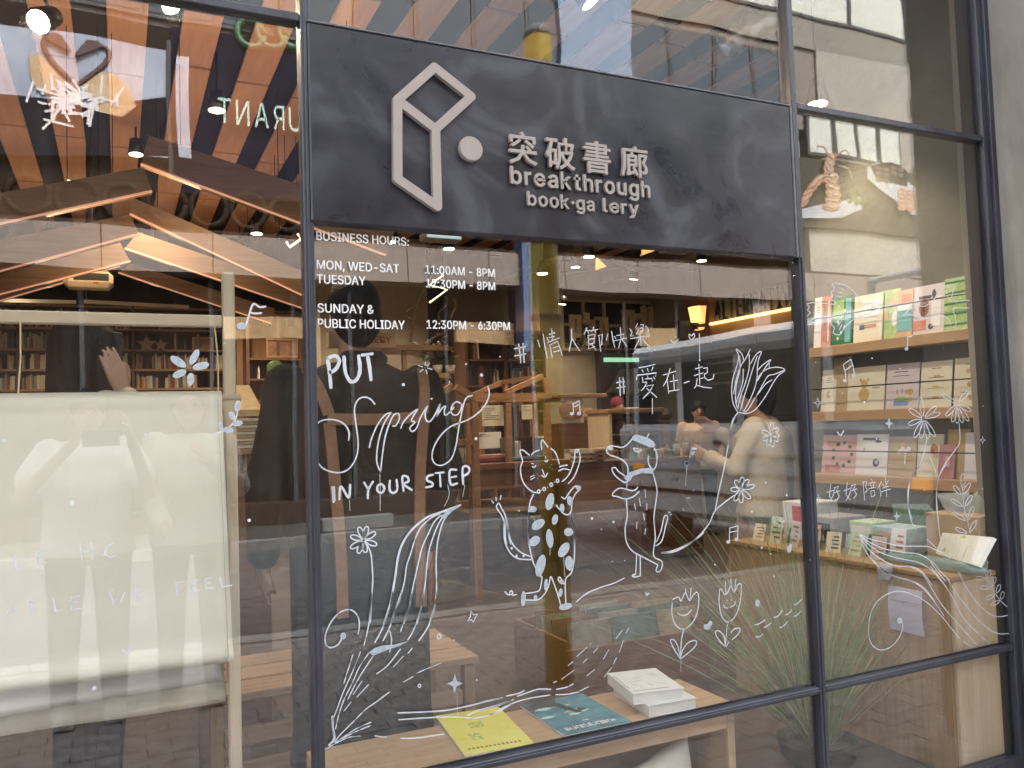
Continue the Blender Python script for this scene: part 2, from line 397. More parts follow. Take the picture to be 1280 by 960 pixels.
# ================================================================ SIGN
def sign_mat():
    m = bpy.data.materials.new('trowelled_plaster'); m.use_nodes = True; N = m.node_tree.nodes; L = m.node_tree.links; b = N['Principled BSDF']
    tc = N.new('ShaderNodeTexCoord')
    def noise(sc, det, st, dist=0.0):
        mp = N.new('ShaderNodeMapping'); mp.inputs['Scale'].default_value = st; L.new(tc.outputs['Object'], mp.inputs[0])
        n = N.new('ShaderNodeTexNoise'); n.inputs['Scale'].default_value = sc; n.inputs['Detail'].default_value = det; n.inputs['Distortion'].default_value = dist; L.new(mp.outputs[0], n.inputs['Vector']); return n
    n1 = noise(2.2, 8, (1, 1, 1.6), 1.2); n2 = noise(9, 7, (1, 1, 1.5), 1.6); n3 = noise(1.7, 8, (1, 1, 1.2), 3.2)
    cr = N.new('ShaderNodeValToRGB'); cr.color_ramp.elements[0].position = 0.32; cr.color_ramp.elements[1].position = 0.75
    cr.color_ramp.elements[0].color = (0.0065, 0.0065, 0.0105, 1); cr.color_ramp.elements[1].color = (0.030, 0.030, 0.043, 1)
    mx = N.new('ShaderNodeMix'); mx.data_type = 'FLOAT'; mx.inputs[0].default_value = 0.35
    L.new(n1.outputs['Fac'], mx.inputs[2]); L.new(n2.outputs['Fac'], mx.inputs[3]); L.new(mx.outputs[0], cr.inputs[0])
    # pale trowel sweeps
    cr2 = N.new('ShaderNodeValToRGB'); cr2.color_ramp.elements[0].position = 0.52; cr2.color_ramp.elements[1].position = 0.66
    L.new(n3.outputs['Fac'], cr2.inputs[0])
    ad = N.new('ShaderNodeMix'); ad.data_type = 'RGBA'; L.new(cr2.outputs[0], ad.inputs[0]); L.new(cr.outputs[0], ad.inputs[6]); ad.inputs[7].default_value = (0.072, 0.072, 0.094, 1)
    ml = N.new('ShaderNodeMath'); ml.operation = 'MULTIPLY'; ml.inputs[1].default_value = 0.6; L.new(cr2.outputs[0], ml.inputs[0]); L.new(ml.outputs[0], ad.inputs[0])
    L.new(ad.outputs[2], b.inputs['Base Color'])
    mr = N.new('ShaderNodeMapRange'); mr.inputs['From Min'].default_value = .3; mr.inputs['From Max'].default_value = .7; mr.inputs['To Min'].default_value = 0.2; mr.inputs['To Max'].default_value = 0.55
    L.new(n3.outputs['Fac'], mr.inputs['Value']); L.new(mr.outputs[0], b.inputs['Roughness'])
    bp = N.new('ShaderNodeBump'); bp.inputs['Strength'].default_value = 0.16; bp.inputs['Distance'].default_value = 0.01; L.new(mx.outputs[0], bp.inputs['Height']); L.new(bp.outputs[0], b.inputs['Normal'])
    return m
M_sign = sign_mat()
M_letter = mat('cream_letter', (0.33, 0.285, 0.26), 0.55, var=0.05, scale=12)
sx = 1.26
YS = -0.03
XS0 = at(387, 160, Y=YS).x; XS1 = at(991.5, 230, Y=YS).x; ZS1 = 0.5 * (at(640, 72, Y=YS).z + at(940, 124.4, Y=YS).z); ZS0 = 0.5 * (at(440, 279.7, Y=YS).z + at(940, 318, Y=YS).z); Z_BOT = ZS0; Z_TOP = ZS1
sgn = thing('shop_sign', 'charcoal trowelled sign board with raised cream cube logo and bookshop name', 'sign', (sx, 0, ZS0))
MB().box((XS0 - sx, YS, 0.0), (XS1 - sx, 0.02, Z_TOP - Z_BOT), 0.004).build('board', M_sign, sgn)
boxo('edge_trim', (XS1 + 0.0005 - sx, YS - 0.002, 0), (XS1 + 0.009 - sx, 0.02, Z_TOP - Z_BOT), mat('worn_edge', (0.13, 0.13, 0.15), 0.6, var=0.2, scale=30), sgn, 0.001)
boxo('edge_trim', (XS0 - sx, YS - 0.002, Z_TOP - Z_BOT + 0.0005), (XS1 + 0.009 - sx, 0.02, Z_TOP - Z_BOT + 0.005), MATS['worn_edge'], sgn, 0.001)
def sp(px, py, y=YS):
    p = at(px, py, Y=y); return Vector((p.x - sx, p.y, p.z - ZS0))
def c4(u, v): return (380 + u / 3.2, 40 + v / 3.2)
LG = {k: sp(*c4(*v), y=YS - 0.015) for k, v in dict(A=(374, 272), T=(522, 141), Q=(669, 258), M=(526, 388), B=(375, 588), C=(534, 698)).items()}
def bar(mb, p, q, w, d0, d1):
    p, q = Vector((p.x, 0, p.z)), Vector((q.x, 0, q.z)); dr = (q - p).normalized(); n = Vector((-dr.z, 0, dr.x)) * w / 2
    out = []
    for k in range(9): a = math.pi * (k / 8) + math.pi / 2; out.append(p + (dr * math.cos(a) + n.normalized() * math.sin(a)) * w / 2)
    for k in range(9): a = math.pi * (k / 8) - math.pi / 2; out.append(q + (dr * math.cos(a) + n.normalized() * math.sin(a)) * w / 2)
    mb.prism([Vector((o.x, d0, o.z)) for o in out], (0, d1 - d0, 0))
for i, (a, b) in enumerate((('A', 'T'), ('T', 'Q'), ('Q', 'M'), ('M', 'A'), ('A', 'B'), ('B', 'C'), ('C', 'M'))):
    mb = MB(); bar(mb, LG[a], LG[b], 0.0245, YS - 0.001, YS - 0.017 - 0.0002 * i); mb.build('logo_bar', M_letter, sgn)
c = sp(*c4(668, 467), y=YS - 0.013)
mb = MB(); rr = 0.0345
ring = [Vector((c.x + rr * math.cos(t * math.pi / 20), 0, c.z + rr * math.sin(t * math.pi / 20))) for t in range(40)]
mb.prism([Vector((p.x, YS - 0.001, p.z)) for p in ring], (0, -0.012, 0))
mb.prism([Vector((c.x + (p.x - c.x) * .94, YS - 0.013, c.z + (p.z - c.z) * .94)) for p in ring], (0, -0.003, 0)); mb.build('logo_dot', M_letter, sgn)
# the four big characters, each fitted to its own box
for ch, x0, x1, yb, yt in (('突', 637, 672, 206, 165), ('破', 683, 719.5, 212, 172), ('書', 730.5, 764, 217, 177), ('廊', 777, 810.5, 222, 183)):
    me = text_mesh(ch, 0.1, 0.010, 0.004, 2); b = bounds(me)
    p0 = sp(x0, yb, YS - 0.012); p1 = sp(x1, yb, YS - 0.012); q0 = sp((x0 + x1) / 2, yt, YS - 0.012); q1 = sp((x0 + x1) / 2, yb, YS - 0.012)
    wd = p1.x - p0.x; ht = q0.z - q1.z
    for v in me.vertices: v.co = Vector((p0.x + (v.co.x - b[0]) / (b[1] - b[0]) * wd, YS - 0.0005 - (v.co.z / 0.104 + 1) / 2 * 0.013, q1.z + (v.co.y - b[2]) / (b[3] - b[2]) * ht))
    bm = bmesh.new(); bm.from_mesh(me); bmesh.ops.recalc_face_normals(bm, faces=bm.faces); bm.to_mesh(me); bm.free()
    obj('character', me, M_letter, sgn)
def sign_text(s, a, b, cap, sp_, off):
    p0 = sp(*a); p1 = sp(*b); p1.z = p0.z = (p0.z + p1.z) / 2
    p0.y = p1.y = YS - 0.0005
    return place_text('letter', s, p0, p1, cap, M_letter, sgn, (0, -1, 0), depth=0.009, offset=off, spacing=sp_, capref='h', split=True)
sign_text('breakthrough', (637, 232), (811, 245.5), 0.047, 0.10, 0.016)
sign_text('book·ga', (658, 257), (741.5, 264.5), 0.0385, 0.09, 0.015)
sign_text('lery', (752.5, 265), (797, 269.5), 0.0385, 0.09, 0.015)
for px, py in ((744, 252), (746.5, 262)):
    p = sp(px, py); MB().ell((p.x, YS - 0.001, p.z), (0.003, 0.003, 0.003), 8, 6).build('bare_pin', M_gasket, sgn, True)

# ================================================================ WHITE LETTERING AND MARKER DRAWINGS ON THE GLASS
YI = -0.0016   # just outside the outer face of the pane
PANES = {'L': P_LEFT, 'M': P_MID, 'R': P_RIGHT}
def gp(px, py):
    p = at(px, py, Y=YI); return Vector((p.x - 1.5, YI, p.z))
def hours(s, a, b, capm=0.0222):
    p0, p1 = gp(*a), gp(*b); p0.z = p1.z = (p0.z + p1.z) / 2
    parts = []
    for k, (dx, dz) in enumerate(((-.00042, 0), (.00042, 0), (0, .0003))):
        q = Vector((dx, -.00012 * k, dz)); parts.append(place_text('lettering', s, p0 + q, p1 + q, capm, M_vinyl, P_MID, (0, -1, 0), offset=0.004, res=3))
    bm = bmesh.new()
    for o in parts: bm.from_mesh(o.data)
    bm.to_mesh(parts[0].data); bm.free()
    for o in parts[1:]: bpy.data.objects.remove(o)
for s, a, b in (('BUSINESS HOURS:', (395.5, 301), (511, 306.5)), ('MON, WED-SAT', (396, 336), (499, 341)), ('TUESDAY', (396, 353.5), (457, 356.7)),
                ('11:00AM - 8PM', (531.5, 341.7), (618.5, 346.3)), ('12:30PM - 8PM', (532.5, 358.7), (619, 363)), ('SUNDAY &', (397, 390), (467.5, 392.5)),
                ('PUBLIC HOLIDAY', (397.5, 409), (506, 412)), ('12:30PM - 6:30PM', (533.5, 410.7), (637.5, 412.7))):
    hours(s, a, b)

def catmull(pts, n=5, closed=False):
    if len(pts) < 3: return pts
    P = [Vector(p) for p in pts]; out = []; m = len(P)
    for i in range(m if closed else m - 1):
        g = (lambda k: P[k % m]) if closed else (lambda k: P[max(0, min(m - 1, k))])
        p0, p1, p2, p3 = g(i - 1), g(i), g(i + 1), g(i + 2)
        for j in range(n):
            t = j / n; out.append(0.5 * ((2 * p1) + (-p0 + p2) * t + (2 * p0 - 5 * p1 + 4 * p2 - p3) * t * t + (-p0 + 3 * p1 - 3 * p2 + p3) * t ** 3))
    if not closed: out.append(P[-1])
    return out
class Pen:
    """marker strokes as thin raised ribbons on the pane; crop = (x0, y0, scale) of the close-up they were measured in"""
    def __init__(s, crop): s.c = crop; s.mb = MB(); s.fill = MB(); s.k = 0
    def P(s, u, v): return gp(s.c[0] + u / s.c[2], s.c[1] + v / s.c[2])
    def line(s, pts, w=2.2, smooth=True, closed=False, broken=0.0):
        """w in photo pixels"""
        s.k += 1
        pp = [Vector((u, v)) for u, v in pts]
        if smooth: pp = catmull(pp, 5, closed)
        elif closed: pp = pp + [pp[0]]
        if closed and smooth: pp = pp + [pp[0]]
        W3 = [s.P(*p) for p in pp]; hw = w * 0.00178 / 2; L_ = []; R_ = []
        y = -0.0001 * (s.k % 6) + 0.0
        for i, p in enumerate(W3):
            d = W3[min(i + 1, len(W3) - 1)] - W3[max(i - 1, 0)]
            if closed and i in (0, len(W3) - 1): d = W3[1] - W3[-2]
            d = d.normalized() if d.length > 1e-7 else Vector((1, 0, 0)); n = Vector((-d.z, 0, d.x)); h = hw * random.uniform(.86, 1.14) * (0.8 if (not closed and i in (0, len(W3) - 1)) else 1)
            if i and broken and random.random() < broken: h *= 0.25
            L_.append(p + n * h); R_.append(p - n * h)
        off = 0.0004 + 0.00008 * (s.k % 7)
        i0 = len(s.mb.v)
        for a, b in zip(L_, R_):
            s.mb.v += [(a.x, YI + 0.0002, a.z), (b.x, YI + 0.0002, b.z), (b.x, YI + off, b.z), (a.x, YI + off, a.z)]
        for i in range(len(L_) - 1):
            a = i0 + 4 * i; b = a + 4
            s.mb.f += [(a, a + 1, b + 1, b), (a + 1, a + 2, b + 2, b + 1), (a + 2, a + 3, b + 3, b + 2), (a + 3, a, b, b + 3)]
        e = i0 + 4 * (len(L_) - 1)
        s.mb.f += [(i0, i0 + 3, i0 + 2, i0 + 1), (e, e + 1, e + 2, e + 3)]
        if not closed and w >= 1.6:
            for q in (W3[0], W3[-1]): s.disc3(q, hw * 0.95)
        return s
    def lines(s, txt, w=2.2, **kw):
        for t in txt.split(';'):
            pts = [tuple(float(a) for a in q.split(',')) for q in t.split()]
            if pts: s.line(pts, w, **kw)
        return s
    def disc3(s, c, r, n=8):
        s.mb.prism([Vector((c.x + r * math.cos(2 * math.pi * k / n), YI + 0.0003, c.z + r * math.sin(2 * math.pi * k / n))) for k in range(n)], (0, 0.0005, 0))
    def dots(s, txt, n=9):
        for t in txt.split():
            u, v, r = (float(a) for a in t.split(',')); s.disc3(s.P(u, v), r / s.c[2] * 0.00205, n)
        return s
    def rings(s, txt, w=1.6):
        for t in txt.split():
            u, v, r = (float(a) for a in t.split(','))
            s.line([(u + r * math.cos(k * 1.2566), v + 1.2 * r * math.sin(k * 1.2566)) for k in range(5)], w, closed=True)
        return s
    def blob(s, u, v, a, b, rot=0, edge=True):
        t0 = R(rot); pts = []
        for k in range(14):
            t = 2 * math.pi * k / 14; x = a * math.cos(t) * random.uniform(.93, 1.07); y = b * math.sin(t) * random.uniform(.93, 1.07)
            pts.append(s.P(u + x * math.cos(t0) - y * math.sin(t0), v + x * math.sin(t0) + y * math.cos(t0)))
        s.fill.prism([Vector((p.x, YI + 0.0001, p.z)) for p in pts], (0, 0.0004, 0))
        if edge: s.line([(u + a * math.cos(k * math.pi / 5) * math.cos(t0) - b * math.sin(k * math.pi / 5) * math.sin(t0), v + a * math.cos(k * math.pi / 5) * math.sin(t0) + b * math.sin(k * math.pi / 5) * math.cos(t0)) for k in range(10)], 1.0, closed=True)
        return s
    def area(s, txt):
        pts = [s.P(*[float(a) for a in q.split(',')]) for q in txt.split()]
        s.fill.prism([Vector((p.x, YI + 0.0001, p.z)) for p in pts], (0, 0.0004, 0)); return s
    def petals(s, cx, cy, ends, wid, w=1.7):
        for ex, ey in ends:
            dx, dy = ex - cx, ey - cy; l = math.hypot(dx, dy); nx, ny = -dy / l * wid, dx / l * wid
            s.line([(cx + dx * .12, cy + dy * .12), (cx + dx * .55 + nx, cy + dy * .55 + ny), (cx + dx * .92 + nx * .7, cy + dy * .92 + ny * .7), (ex, ey), (cx + dx * .92 - nx * .7, cy + dy * .92 - ny * .7), (cx + dx * .55 - nx, cy + dy * .55 - ny)], w, closed=True)
        return s
    def star(s, u, v, r, fill=True, w=1.3, rot=0):
        pts = []
        for k in range(8):
            q = (r if k % 2 == 0 else r * 0.3); t = R(rot) + k * math.pi / 4; pts.append((u + q * math.sin(t) * .8, v - q * math.cos(t)))
        if fill: s.area(' '.join('%f,%f' % p for p in pts))
        s.line(pts, w, smooth=False, closed=True); return s
    def done(s, name, pane, label=None):
        if s.fill.v: s.mb.v, s.mb.f, n0 = s.mb.v, s.mb.f, len(s.mb.v)
        o = s.mb.build(name, M_paint, PANES[pane]) if s.mb.v else None
        if s.fill.v:
            f = s.fill.build(name + '_wash', M_paint2, PANES[pane])
            if label: f['label'] = label + ', watery filled patches'
        if label and o: o['label'] = label
        return o
T1 = (390, 420, 4.364)
Pen(T1).lines('85,125 96,200 103,280;85,122 125,108 150,135 130,180 95,202;175,115 183,200 213,250 248,232 262,180 255,110;275,104 328,97;302,102 314,170 322,238', 5.2).done('lettering', 'M', 'thick hand painted word PUT')
Pen(T1).lines('343,372 320,345 285,333 250,350 232,400 240,480 252,580 245,650 215,710 170,742 110,742 55,718 28,680;200,568 203,530 185,490 150,465 100,455 50,463 22,485;313,608 325,560 360,480 400,430 432,418;432,418 392,480 362,580 353,680 374,742;374,742 388,620 405,530 440,440 470,423 477,450 458,488 440,490;485,503 500,468 540,425 577,400 557,430 543,462 562,470 535,500 547,521 572,500 590,450 615,405 632,382 618,420 622,455 640,468 665,440 690,390 700,370 692,400 680,440;680,440 705,400 728,382 722,412 728,432 752,415 775,388;810,368 790,358 768,375 758,405 770,430 795,428 812,400 818,372;875,325 845,335 828,370 812,440 798,520 785,600 760,670 710,705 670,695 655,655 668,600 705,540 760,492 840,462 900,425 945,375 967,320 960,275', 2.0).dots('653,342,6').done('lettering', 'M', 'looping handwritten word Spring')
Pen(T1).lines('112,825 118,905;120,825 124,895;150,890 158,820 200,882 208,812;285,800 308,838;333,795 308,838 305,885;425,790 424,840 445,856 465,838 462,785;500,845 493,770 520,768 526,793 500,808 545,840;660,757 632,765 628,788 655,800 656,818 622,826;675,748 718,744;697,748 702,820;788,730 752,735 757,808 792,804;754,772 786,766;825,808 823,720 852,714 858,742 828,765', 3.3).rings('375,832,20', 3.3).done('lettering', 'M', 'hand painted words IN YOUR STEP')
Pen(T1).lines('617,160 619,142;628,165 640,150;632,175 655,182;622,185 628,205;606,182 590,195;603,168 580,160', 1.6).dots('499,265,9 750,250,5 841,153,6 925,213,10 895,560,9 1043,465,4 1026,113,4 617,172,2').done('sparkle', 'M')
Pen(T1).lines('370,750 372,830 372,955;205,895 208,955;740,810 748,870 722,930;835,810 822,878', 0.7).done('paint_drip', 'M')
T2 = (400, 620, 5.818); T3 = (400, 740, 4.364); T8 = (600, 720, 4.8)
pn = Pen(T2).petals(318, 322, [(283, 228), (343, 223), (402, 265), (412, 355), (332, 410), (278, 415), (224, 378), (224, 292)], 17, 1.9)
pn.lines('345,355 370,420 380,520 384,620 375,740 366,920', 2.0)
pn.c = T3; pn.lines('282,0 277,80 266,180 240,292', 1.6, broken=.1); pn.done('flower_drawing', 'M', 'round eight petalled daisy on a long stem')
pn = Pen(T2).lines('1020,66 960,90 860,125 780,155 700,215 640,280 590,370 565,460 550,570 530,690 510,790 465,930', 3.0)
pn.lines('870,130 800,165 730,235 690,320 660,420 630,510 615,620 580,750 540,850 515,930;880,140 830,190 790,270 745,370 720,470 690,600 665,720 650,800 612,925;900,140 850,230 800,370 780,480 770,600 750,740 725,860 705,930;960,95 900,180 870,270 850,380 845,500 848,640 842,760 815,870 795,925', 1.9, broken=.06).area('1020,60 1024,72 960,110 905,170 880,150 930,100')
pn.c = T3
pn.lines('398,0 380,90 340,200 300,275;445,0 420,70 385,180 345,265;503,5 480,100 440,215;570,0 545,110 510,210 480,260;634,0 625,90 590,190 540,265;125,240 100,285 60,303 32,285 32,225 70,150 120,105 170,98 205,130 215,180 208,230', 1.9, broken=.08)
pn.blob(127, 240, 13, 16).area('265,330 300,305 340,292 400,288 485,268 425,298 370,315 320,335 290,348').lines('375,200 390,250 386,300 380,330', 1.5)
pn.lines('180,340 155,420 130,500;222,325 180,430 130,540 100,620 85,660 65,720 75,790;265,335 215,410 175,500 130,590 100,680 85,750;290,350 230,440 190,510 150,590;440,310 370,400 305,450;505,305 480,335;455,350 400,410;660,388 580,420 525,445;510,460 455,492;380,545 300,605 250,640 180,710 110,780 80,820;280,710 200,745 130,790 80,825;275,730 200,760 120,800;220,785 150,795 80,830 0,875;300,785 365,793;230,485 180,560;265,505 200,575;170,600 130,650', 1.5, broken=.15)
pn.lines('68,680 70,740 78,800 50,835', 3.2)
pn.lines('425,660 560,655 670,648 750,635 880,605 995,578;430,697 560,688 680,682 760,683 850,688 920,672 980,650 1047,610;805,673 870,645 960,620 1047,590;440,798 540,795 675,775', 1.8, broken=.05)
pn.c = T8
pn.lines('0,760 60,745 130,732;0,808 100,780 180,750 200,742;225,722 280,702 350,680 425,680;460,680 520,668 560,648;160,720 230,705 265,688;60,835 140,790 220,755 320,730 420,715;455,712 520,710 590,697;600,690 650,665;580,153 640,105 720,70 800,45 865,13', 1.8, broken=.05)
pn.lines('527,540 560,512;580,485 645,425;660,412 668,403;440,640 462,632;490,620 565,565;640,600 690,560;620,520 645,495;680,460 710,430;740,500 775,440;745,608 790,550;800,530 820,490;835,460 862,385;815,378 855,325;875,345 895,310', 1.4).area('985,98 1022,102 1002,122')
pn.done('leaf_drawing', 'M', 'sweeping fan of leaf and grass lines')
Pen(T3).star(735, 500, 52).lines('748,550 750,670', .7).rings('650,243,11 543,512,7').dots('855,480,5 733,263,4').lines('825,105 838,125 860,120 845,145 838,165 825,150 805,160 820,135', 1.5, smooth=False, closed=True).done('sparkle', 'M')
# dancing cat
T4 = (610, 540, 6.857); T5 = (610, 640, 7.385)
pn = Pen(T4).lines('300,250 280,190 275,160 300,155 330,178 355,198;375,195 400,170 440,155;460,150 457,90 467,68 490,95 515,130;540,143 570,165 595,215 612,275;298,250 280,310 290,400 330,470 380,510 420,520;745,175 740,240 715,320 680,385 635,425;785,175 790,230 770,310 735,390 690,440;632,557 660,572 690,530 740,470 785,465 790,490 750,530 720,600 715,670 690,708 650,700 610,660 585,628;392,535 365,590 350,670 345,780 345,880 350,960;710,725 730,790 740,880 740,960;95,608 75,630 80,660 120,720 145,790 150,900 160,960;95,608 115,650 150,720 170,800 180,900 195,960;612,300 640,290 678,285;608,333 650,315 700,325', 2.0)
pn.lines('375,268 392,274;380,298 398,302 410,288;485,245 500,255 515,240;493,210 498,225;465,320 490,385;462,372 488,388 512,352;365,385 395,372;368,408 400,390;32,588 48,610;68,560 72,590;112,545 105,580', 1.8)
pn.rings('435,510,12 482,488,12 542,452,12 596,418,12', 1.8).dots('458,497,5 512,478,5 570,430,5 423,362,4 440,378,4 424,397,4 545,282,4 530,300,4 550,315,4 267,675,9')
pn.blob(762, 162, 18, 15).blob(530, 597, 32, 70, 12).blob(383, 662, 32, 22).blob(430, 793, 60, 34, -35).blob(575, 750, 22, 42, 15).blob(635, 652, 18, 34).blob(703, 590, 22, 38, -10).blob(775, 478, 18, 16)
pn.c = T5
pn.lines('150,90 152,250 200,370 280,430 400,440;165,60 190,180 225,290 300,370 390,410;375,0 370,150 385,320 420,470 480,580 500,605;765,40 790,130 800,280 795,450 770,560 720,615 714,720 720,845;500,610 490,670 465,730 350,752;575,600 560,680 520,760 460,810 345,812;585,598 620,690 650,780 672,860;158,735 180,760 200,765;230,770 262,762;690,640 660,600 650,630 680,660 710,660', 2.0)
pn.rings('215,745,14', 1.8).dots('160,260,12 220,335,13 265,405,13 330,405,13')
pn.blob(430, 268, 52, 36, -40).blob(570, 245, 30, 82, -6).blob(700, 350, 38, 72, 32).blob(752, 475, 36, 64, -8).blob(745, 185, 38, 34).blob(485, 495, 38, 100, 14).blob(327, 800, 18, 66, 3).blob(718, 873, 58, 26, -12).blob(535, 670, 14, 50, 6).blob(440, 790, 14, 20).blob(670, 745, 16, 35, 10).blob(680, 645, 16, 20)
pn.lines('700,410 710,600;573,330 573,400;430,90 430,60', .8)
pn.done('cat_drawing', 'M', 'dancing spotted cat with a bead necklace and raised paw')
# dog in beret
T6 = (740, 530, 4.8)
pn = Pen(T6).lines('245,85 215,120 180,140 130,132 100,135 88,160 105,185 150,200 195,225 215,260 215,310;330,80 343,58;375,145 390,190 385,250 370,275;340,190 338,230 355,265 370,275;195,310 160,285 140,262 120,270 140,310 190,348 215,345;275,378 265,392 240,400 170,385 130,410 125,430 150,435 200,450 250,435 283,405;210,360 208,390;206,450 212,550 200,620 205,700 240,760 310,800 395,845;368,300 390,390 385,460 372,560 380,680 370,790 420,825 415,875 395,888 385,875 395,850;268,785 262,895 245,905 248,918 285,912 290,895 290,790;385,730 420,700 440,620 455,560 435,555 415,640 388,706', 2.0)
pn.lines('250,150 262,165 290,165 296,150;250,145 292,152', 1.8).lines('318,395 322,440;283,445 292,490;255,480 262,515;330,480 328,515;310,540 315,575;270,590 268,625;322,630 318,660;460,527 470,532;470,545 478,542;462,535 466,528', 1.6)
pn.dots('172,160,3 187,155,3 182,170,3').blob(113, 146, 13, 9).area('240,75 265,62 310,75 345,88 370,105 382,130 365,142 345,138 300,120 245,98').area('222,292 290,268 365,262 370,298 300,294 245,312 228,345 205,338 192,322')
pn.done('dog_drawing', 'M', 'upright dog in a beret and neck scarf')
Pen(T6).lines('420,772 470,765 560,730 640,680 672,650', 2.0).done('stem_drawing', 'M')
Pen(T6).lines('598,142 590,190 580,230;598,150 626,150;594,178 612,182', 2.2).blob(568, 235, 12, 9).dots('508,333,10 550,512,10 130,588,9 610,400,6 0,567,9 57,632,5 122,825,5 197,820,5 648,740,4').lines('570,245 562,370;566,450 578,440 590,452', .8).done('music_note', 'M')
# hashtags
T7 = (630, 370, 4.741)
Pen(T7).lines('88,285 100,395;113,282 120,394;62,312 128,300;65,355 130,343;685,485 690,590;706,485 712,577;668,513 716,506;670,545 718,536', 2.2, smooth=False).done('lettering', 'M', 'pair of hash marks')
Pen(T7).lines('200,262 213,302;232,225 243,300 258,370;256,248 262,262;268,228 300,218;270,246 298,240;283,195 288,262;258,275 330,248;273,288 286,364;273,290 318,268 332,310 345,352;292,308 322,298;296,332 328,322;400,195 402,250 387,328;404,250 425,290 450,325;492,188 476,225;487,205 516,205;497,208 502,222;532,186 520,212;528,202 556,198;540,204 545,218;497,235 540,226 532,280 500,286;500,258 532,252;500,240 502,315 538,298;520,285 546,322;560,235 583,226 580,288 568,296;562,235 574,328;616,225 607,262;638,210 646,260 657,304;655,240 663,252;668,235 712,225 706,252;690,188 694,250 680,308;655,265 728,250;700,258 730,300;792,162 780,190 800,200 784,226 808,222;810,170 826,168 822,208 808,210;808,190 824,188;745,195 760,213 748,238 768,234;842,178 856,203 842,228 862,226;752,252 862,236;806,215 812,292;802,256 774,316;820,256 862,302', 1.7, smooth=False).done('lettering', 'M', 'handwritten Chinese valentine greeting')
Pen(T7).lines('800,425 845,418 895,405;818,438 826,450;850,432 856,447;884,422 876,442;785,495 790,470 905,455 898,476;820,482 824,512 845,510;838,492 875,488 880,506;850,472 853,484;886,480 894,492;846,515 830,545 815,560;840,535 886,525 862,570 825,606;848,548 905,600;945,468 1018,446;985,430 965,500 945,532;968,500 976,576;985,508 1030,498;1005,470 1010,558;980,565 1036,555;1068,516 1098,506;1135,432 1176,420;1155,405 1158,460;1128,472 1180,455;1158,460 1161,522;1160,490 1181,485;1145,490 1140,530 1130,545;1142,528 1180,540 1230,545;1184,428 1206,424 1205,455 1188,462 1190,485 1212,500 1240,490 1245,465', 1.9, smooth=False).done('lettering', 'M', 'handwritten Chinese words for love together')
Pen(T7).lines('985,258 1000,274 1020,270 1036,254;1112,262 1097,242 1100,226 1113,236 1125,222 1130,240 1112,262;1158,220 1160,380;880,605 880,700', 1.5).dots('992,246,4 1015,242,4 1160,380,7').done('smile_drawing', 'M')
pn = Pen(T7).lines('410,640 412,692;446,620 452,690;408,640 447,620;410,660 450,640', 1.8).blob(402, 697, 10, 8).blob(445, 697, 10, 8); pn.done('music_note', 'M')
# tulip
T9 = (900, 430, 7.38); T10 = (820, 520, 5.335)
pn = Pen(T9).lines('165,632 120,540 108,420 125,300 160,190 172,110 150,48 200,90 220,145;280,45 240,130 195,200 150,330 125,460;268,90 270,220 235,360 190,480 165,600;285,180 330,100 382,70 355,150 345,240 340,330 310,440 255,560 220,620;345,110 300,240 270,340 225,480 190,610;350,240 400,190 470,145 410,230 370,300 345,340;345,330 380,270 450,225 540,215 600,240 540,290 490,360 440,450 380,540 320,610 250,640 180,632 165,632;600,240 500,280 440,300 370,420 330,490 270,590 230,630;480,330 420,370 360,450 300,530;180,110 185,230 150,380 145,520 165,600;215,230 210,350 180,450 150,540;455,150 455,220', 1.7)
pn.lines('165,635 120,700 95,800 75,960', 2.0); pn.c = T10; pn.lines('530,0 500,80 480,200 450,370 420,500 395,630;520,530 440,590 390,640 350,725 260,825 160,890 100,910 38,912', 2.0)
pn.done('tulip_drawing', 'M', 'large open tulip on a curving stem')
pn = Pen(T10).petals(768, 128, [(775, 45), (815, 80), (820, 130), (812, 165), (780, 205), (745, 198), (715, 160), (708, 102)], 13, 1.6).petals(565, 490, [(578, 408), (618, 425), (655, 465), (628, 550), (568, 578), (525, 565), (500, 490), (530, 430)], 14, 1.7); pn.done('flower_drawing', 'M', 'pair of small daisies beside the tulip')
pn = Pen(T10).lines('240,212 230,270 215,312;240,214 268,214;236,246 258,240;492,745 490,830;547,735 545,812;490,748 548,733;492,776 547,765', 1.9).blob(203, 315, 14, 10).blob(482, 840, 11, 9).blob(538, 822, 11, 9).dots('138,424,11 250,497,7 184,620,10 640,638,9 706,878,10 293,876,4 872,527,9 732,445,8 765,920,5')
pn.lines('825,675 828,697;860,698 845,710;790,710 812,717;853,742 840,730;820,746 823,730', 1.9).area('872,865 885,872 895,850 908,862 905,890 890,915 876,900').done('music_note', 'M')
T11 = (820, 700, 6.4)
pn = Pen(T11).lines('130,345 128,430 150,510 190,548 230,552;245,545 300,490 335,400 342,290 325,258 295,285 270,325 255,300 238,262 225,275 200,330 185,300 165,300 135,315;238,230 240,262;282,225 272,320;175,425 205,442 250,435 285,398;222,560 205,640 195,790;195,790 150,720 115,645 145,640 175,690 190,760;195,790 215,720 260,660 320,645 315,690 250,750 200,788', 1.7).dots('210,392,6 251,383,7'); pn.lines('200,790 200,896', .7).done('flower_drawing', 'M', 'left smiling tulip face with two leaves')
pn = Pen(T11).lines('510,235 505,330 520,430 555,490 582,495;600,490 640,440 675,330 682,200 655,200 625,258 600,205 575,258 550,275 525,235 510,235;556,175 558,262;600,155 602,205;640,155 630,245;540,362 552,382 572,385;592,378 620,365 637,335;577,508 570,530;568,545 555,690;555,690 510,650 475,580 505,568 545,610 556,690 582,660;600,580 630,550 672,548 660,590 610,638', 1.7).dots('570,325,7 603,320,7'); pn.done('flower_drawing', 'M', 'right smiling tulip face with two leaves')
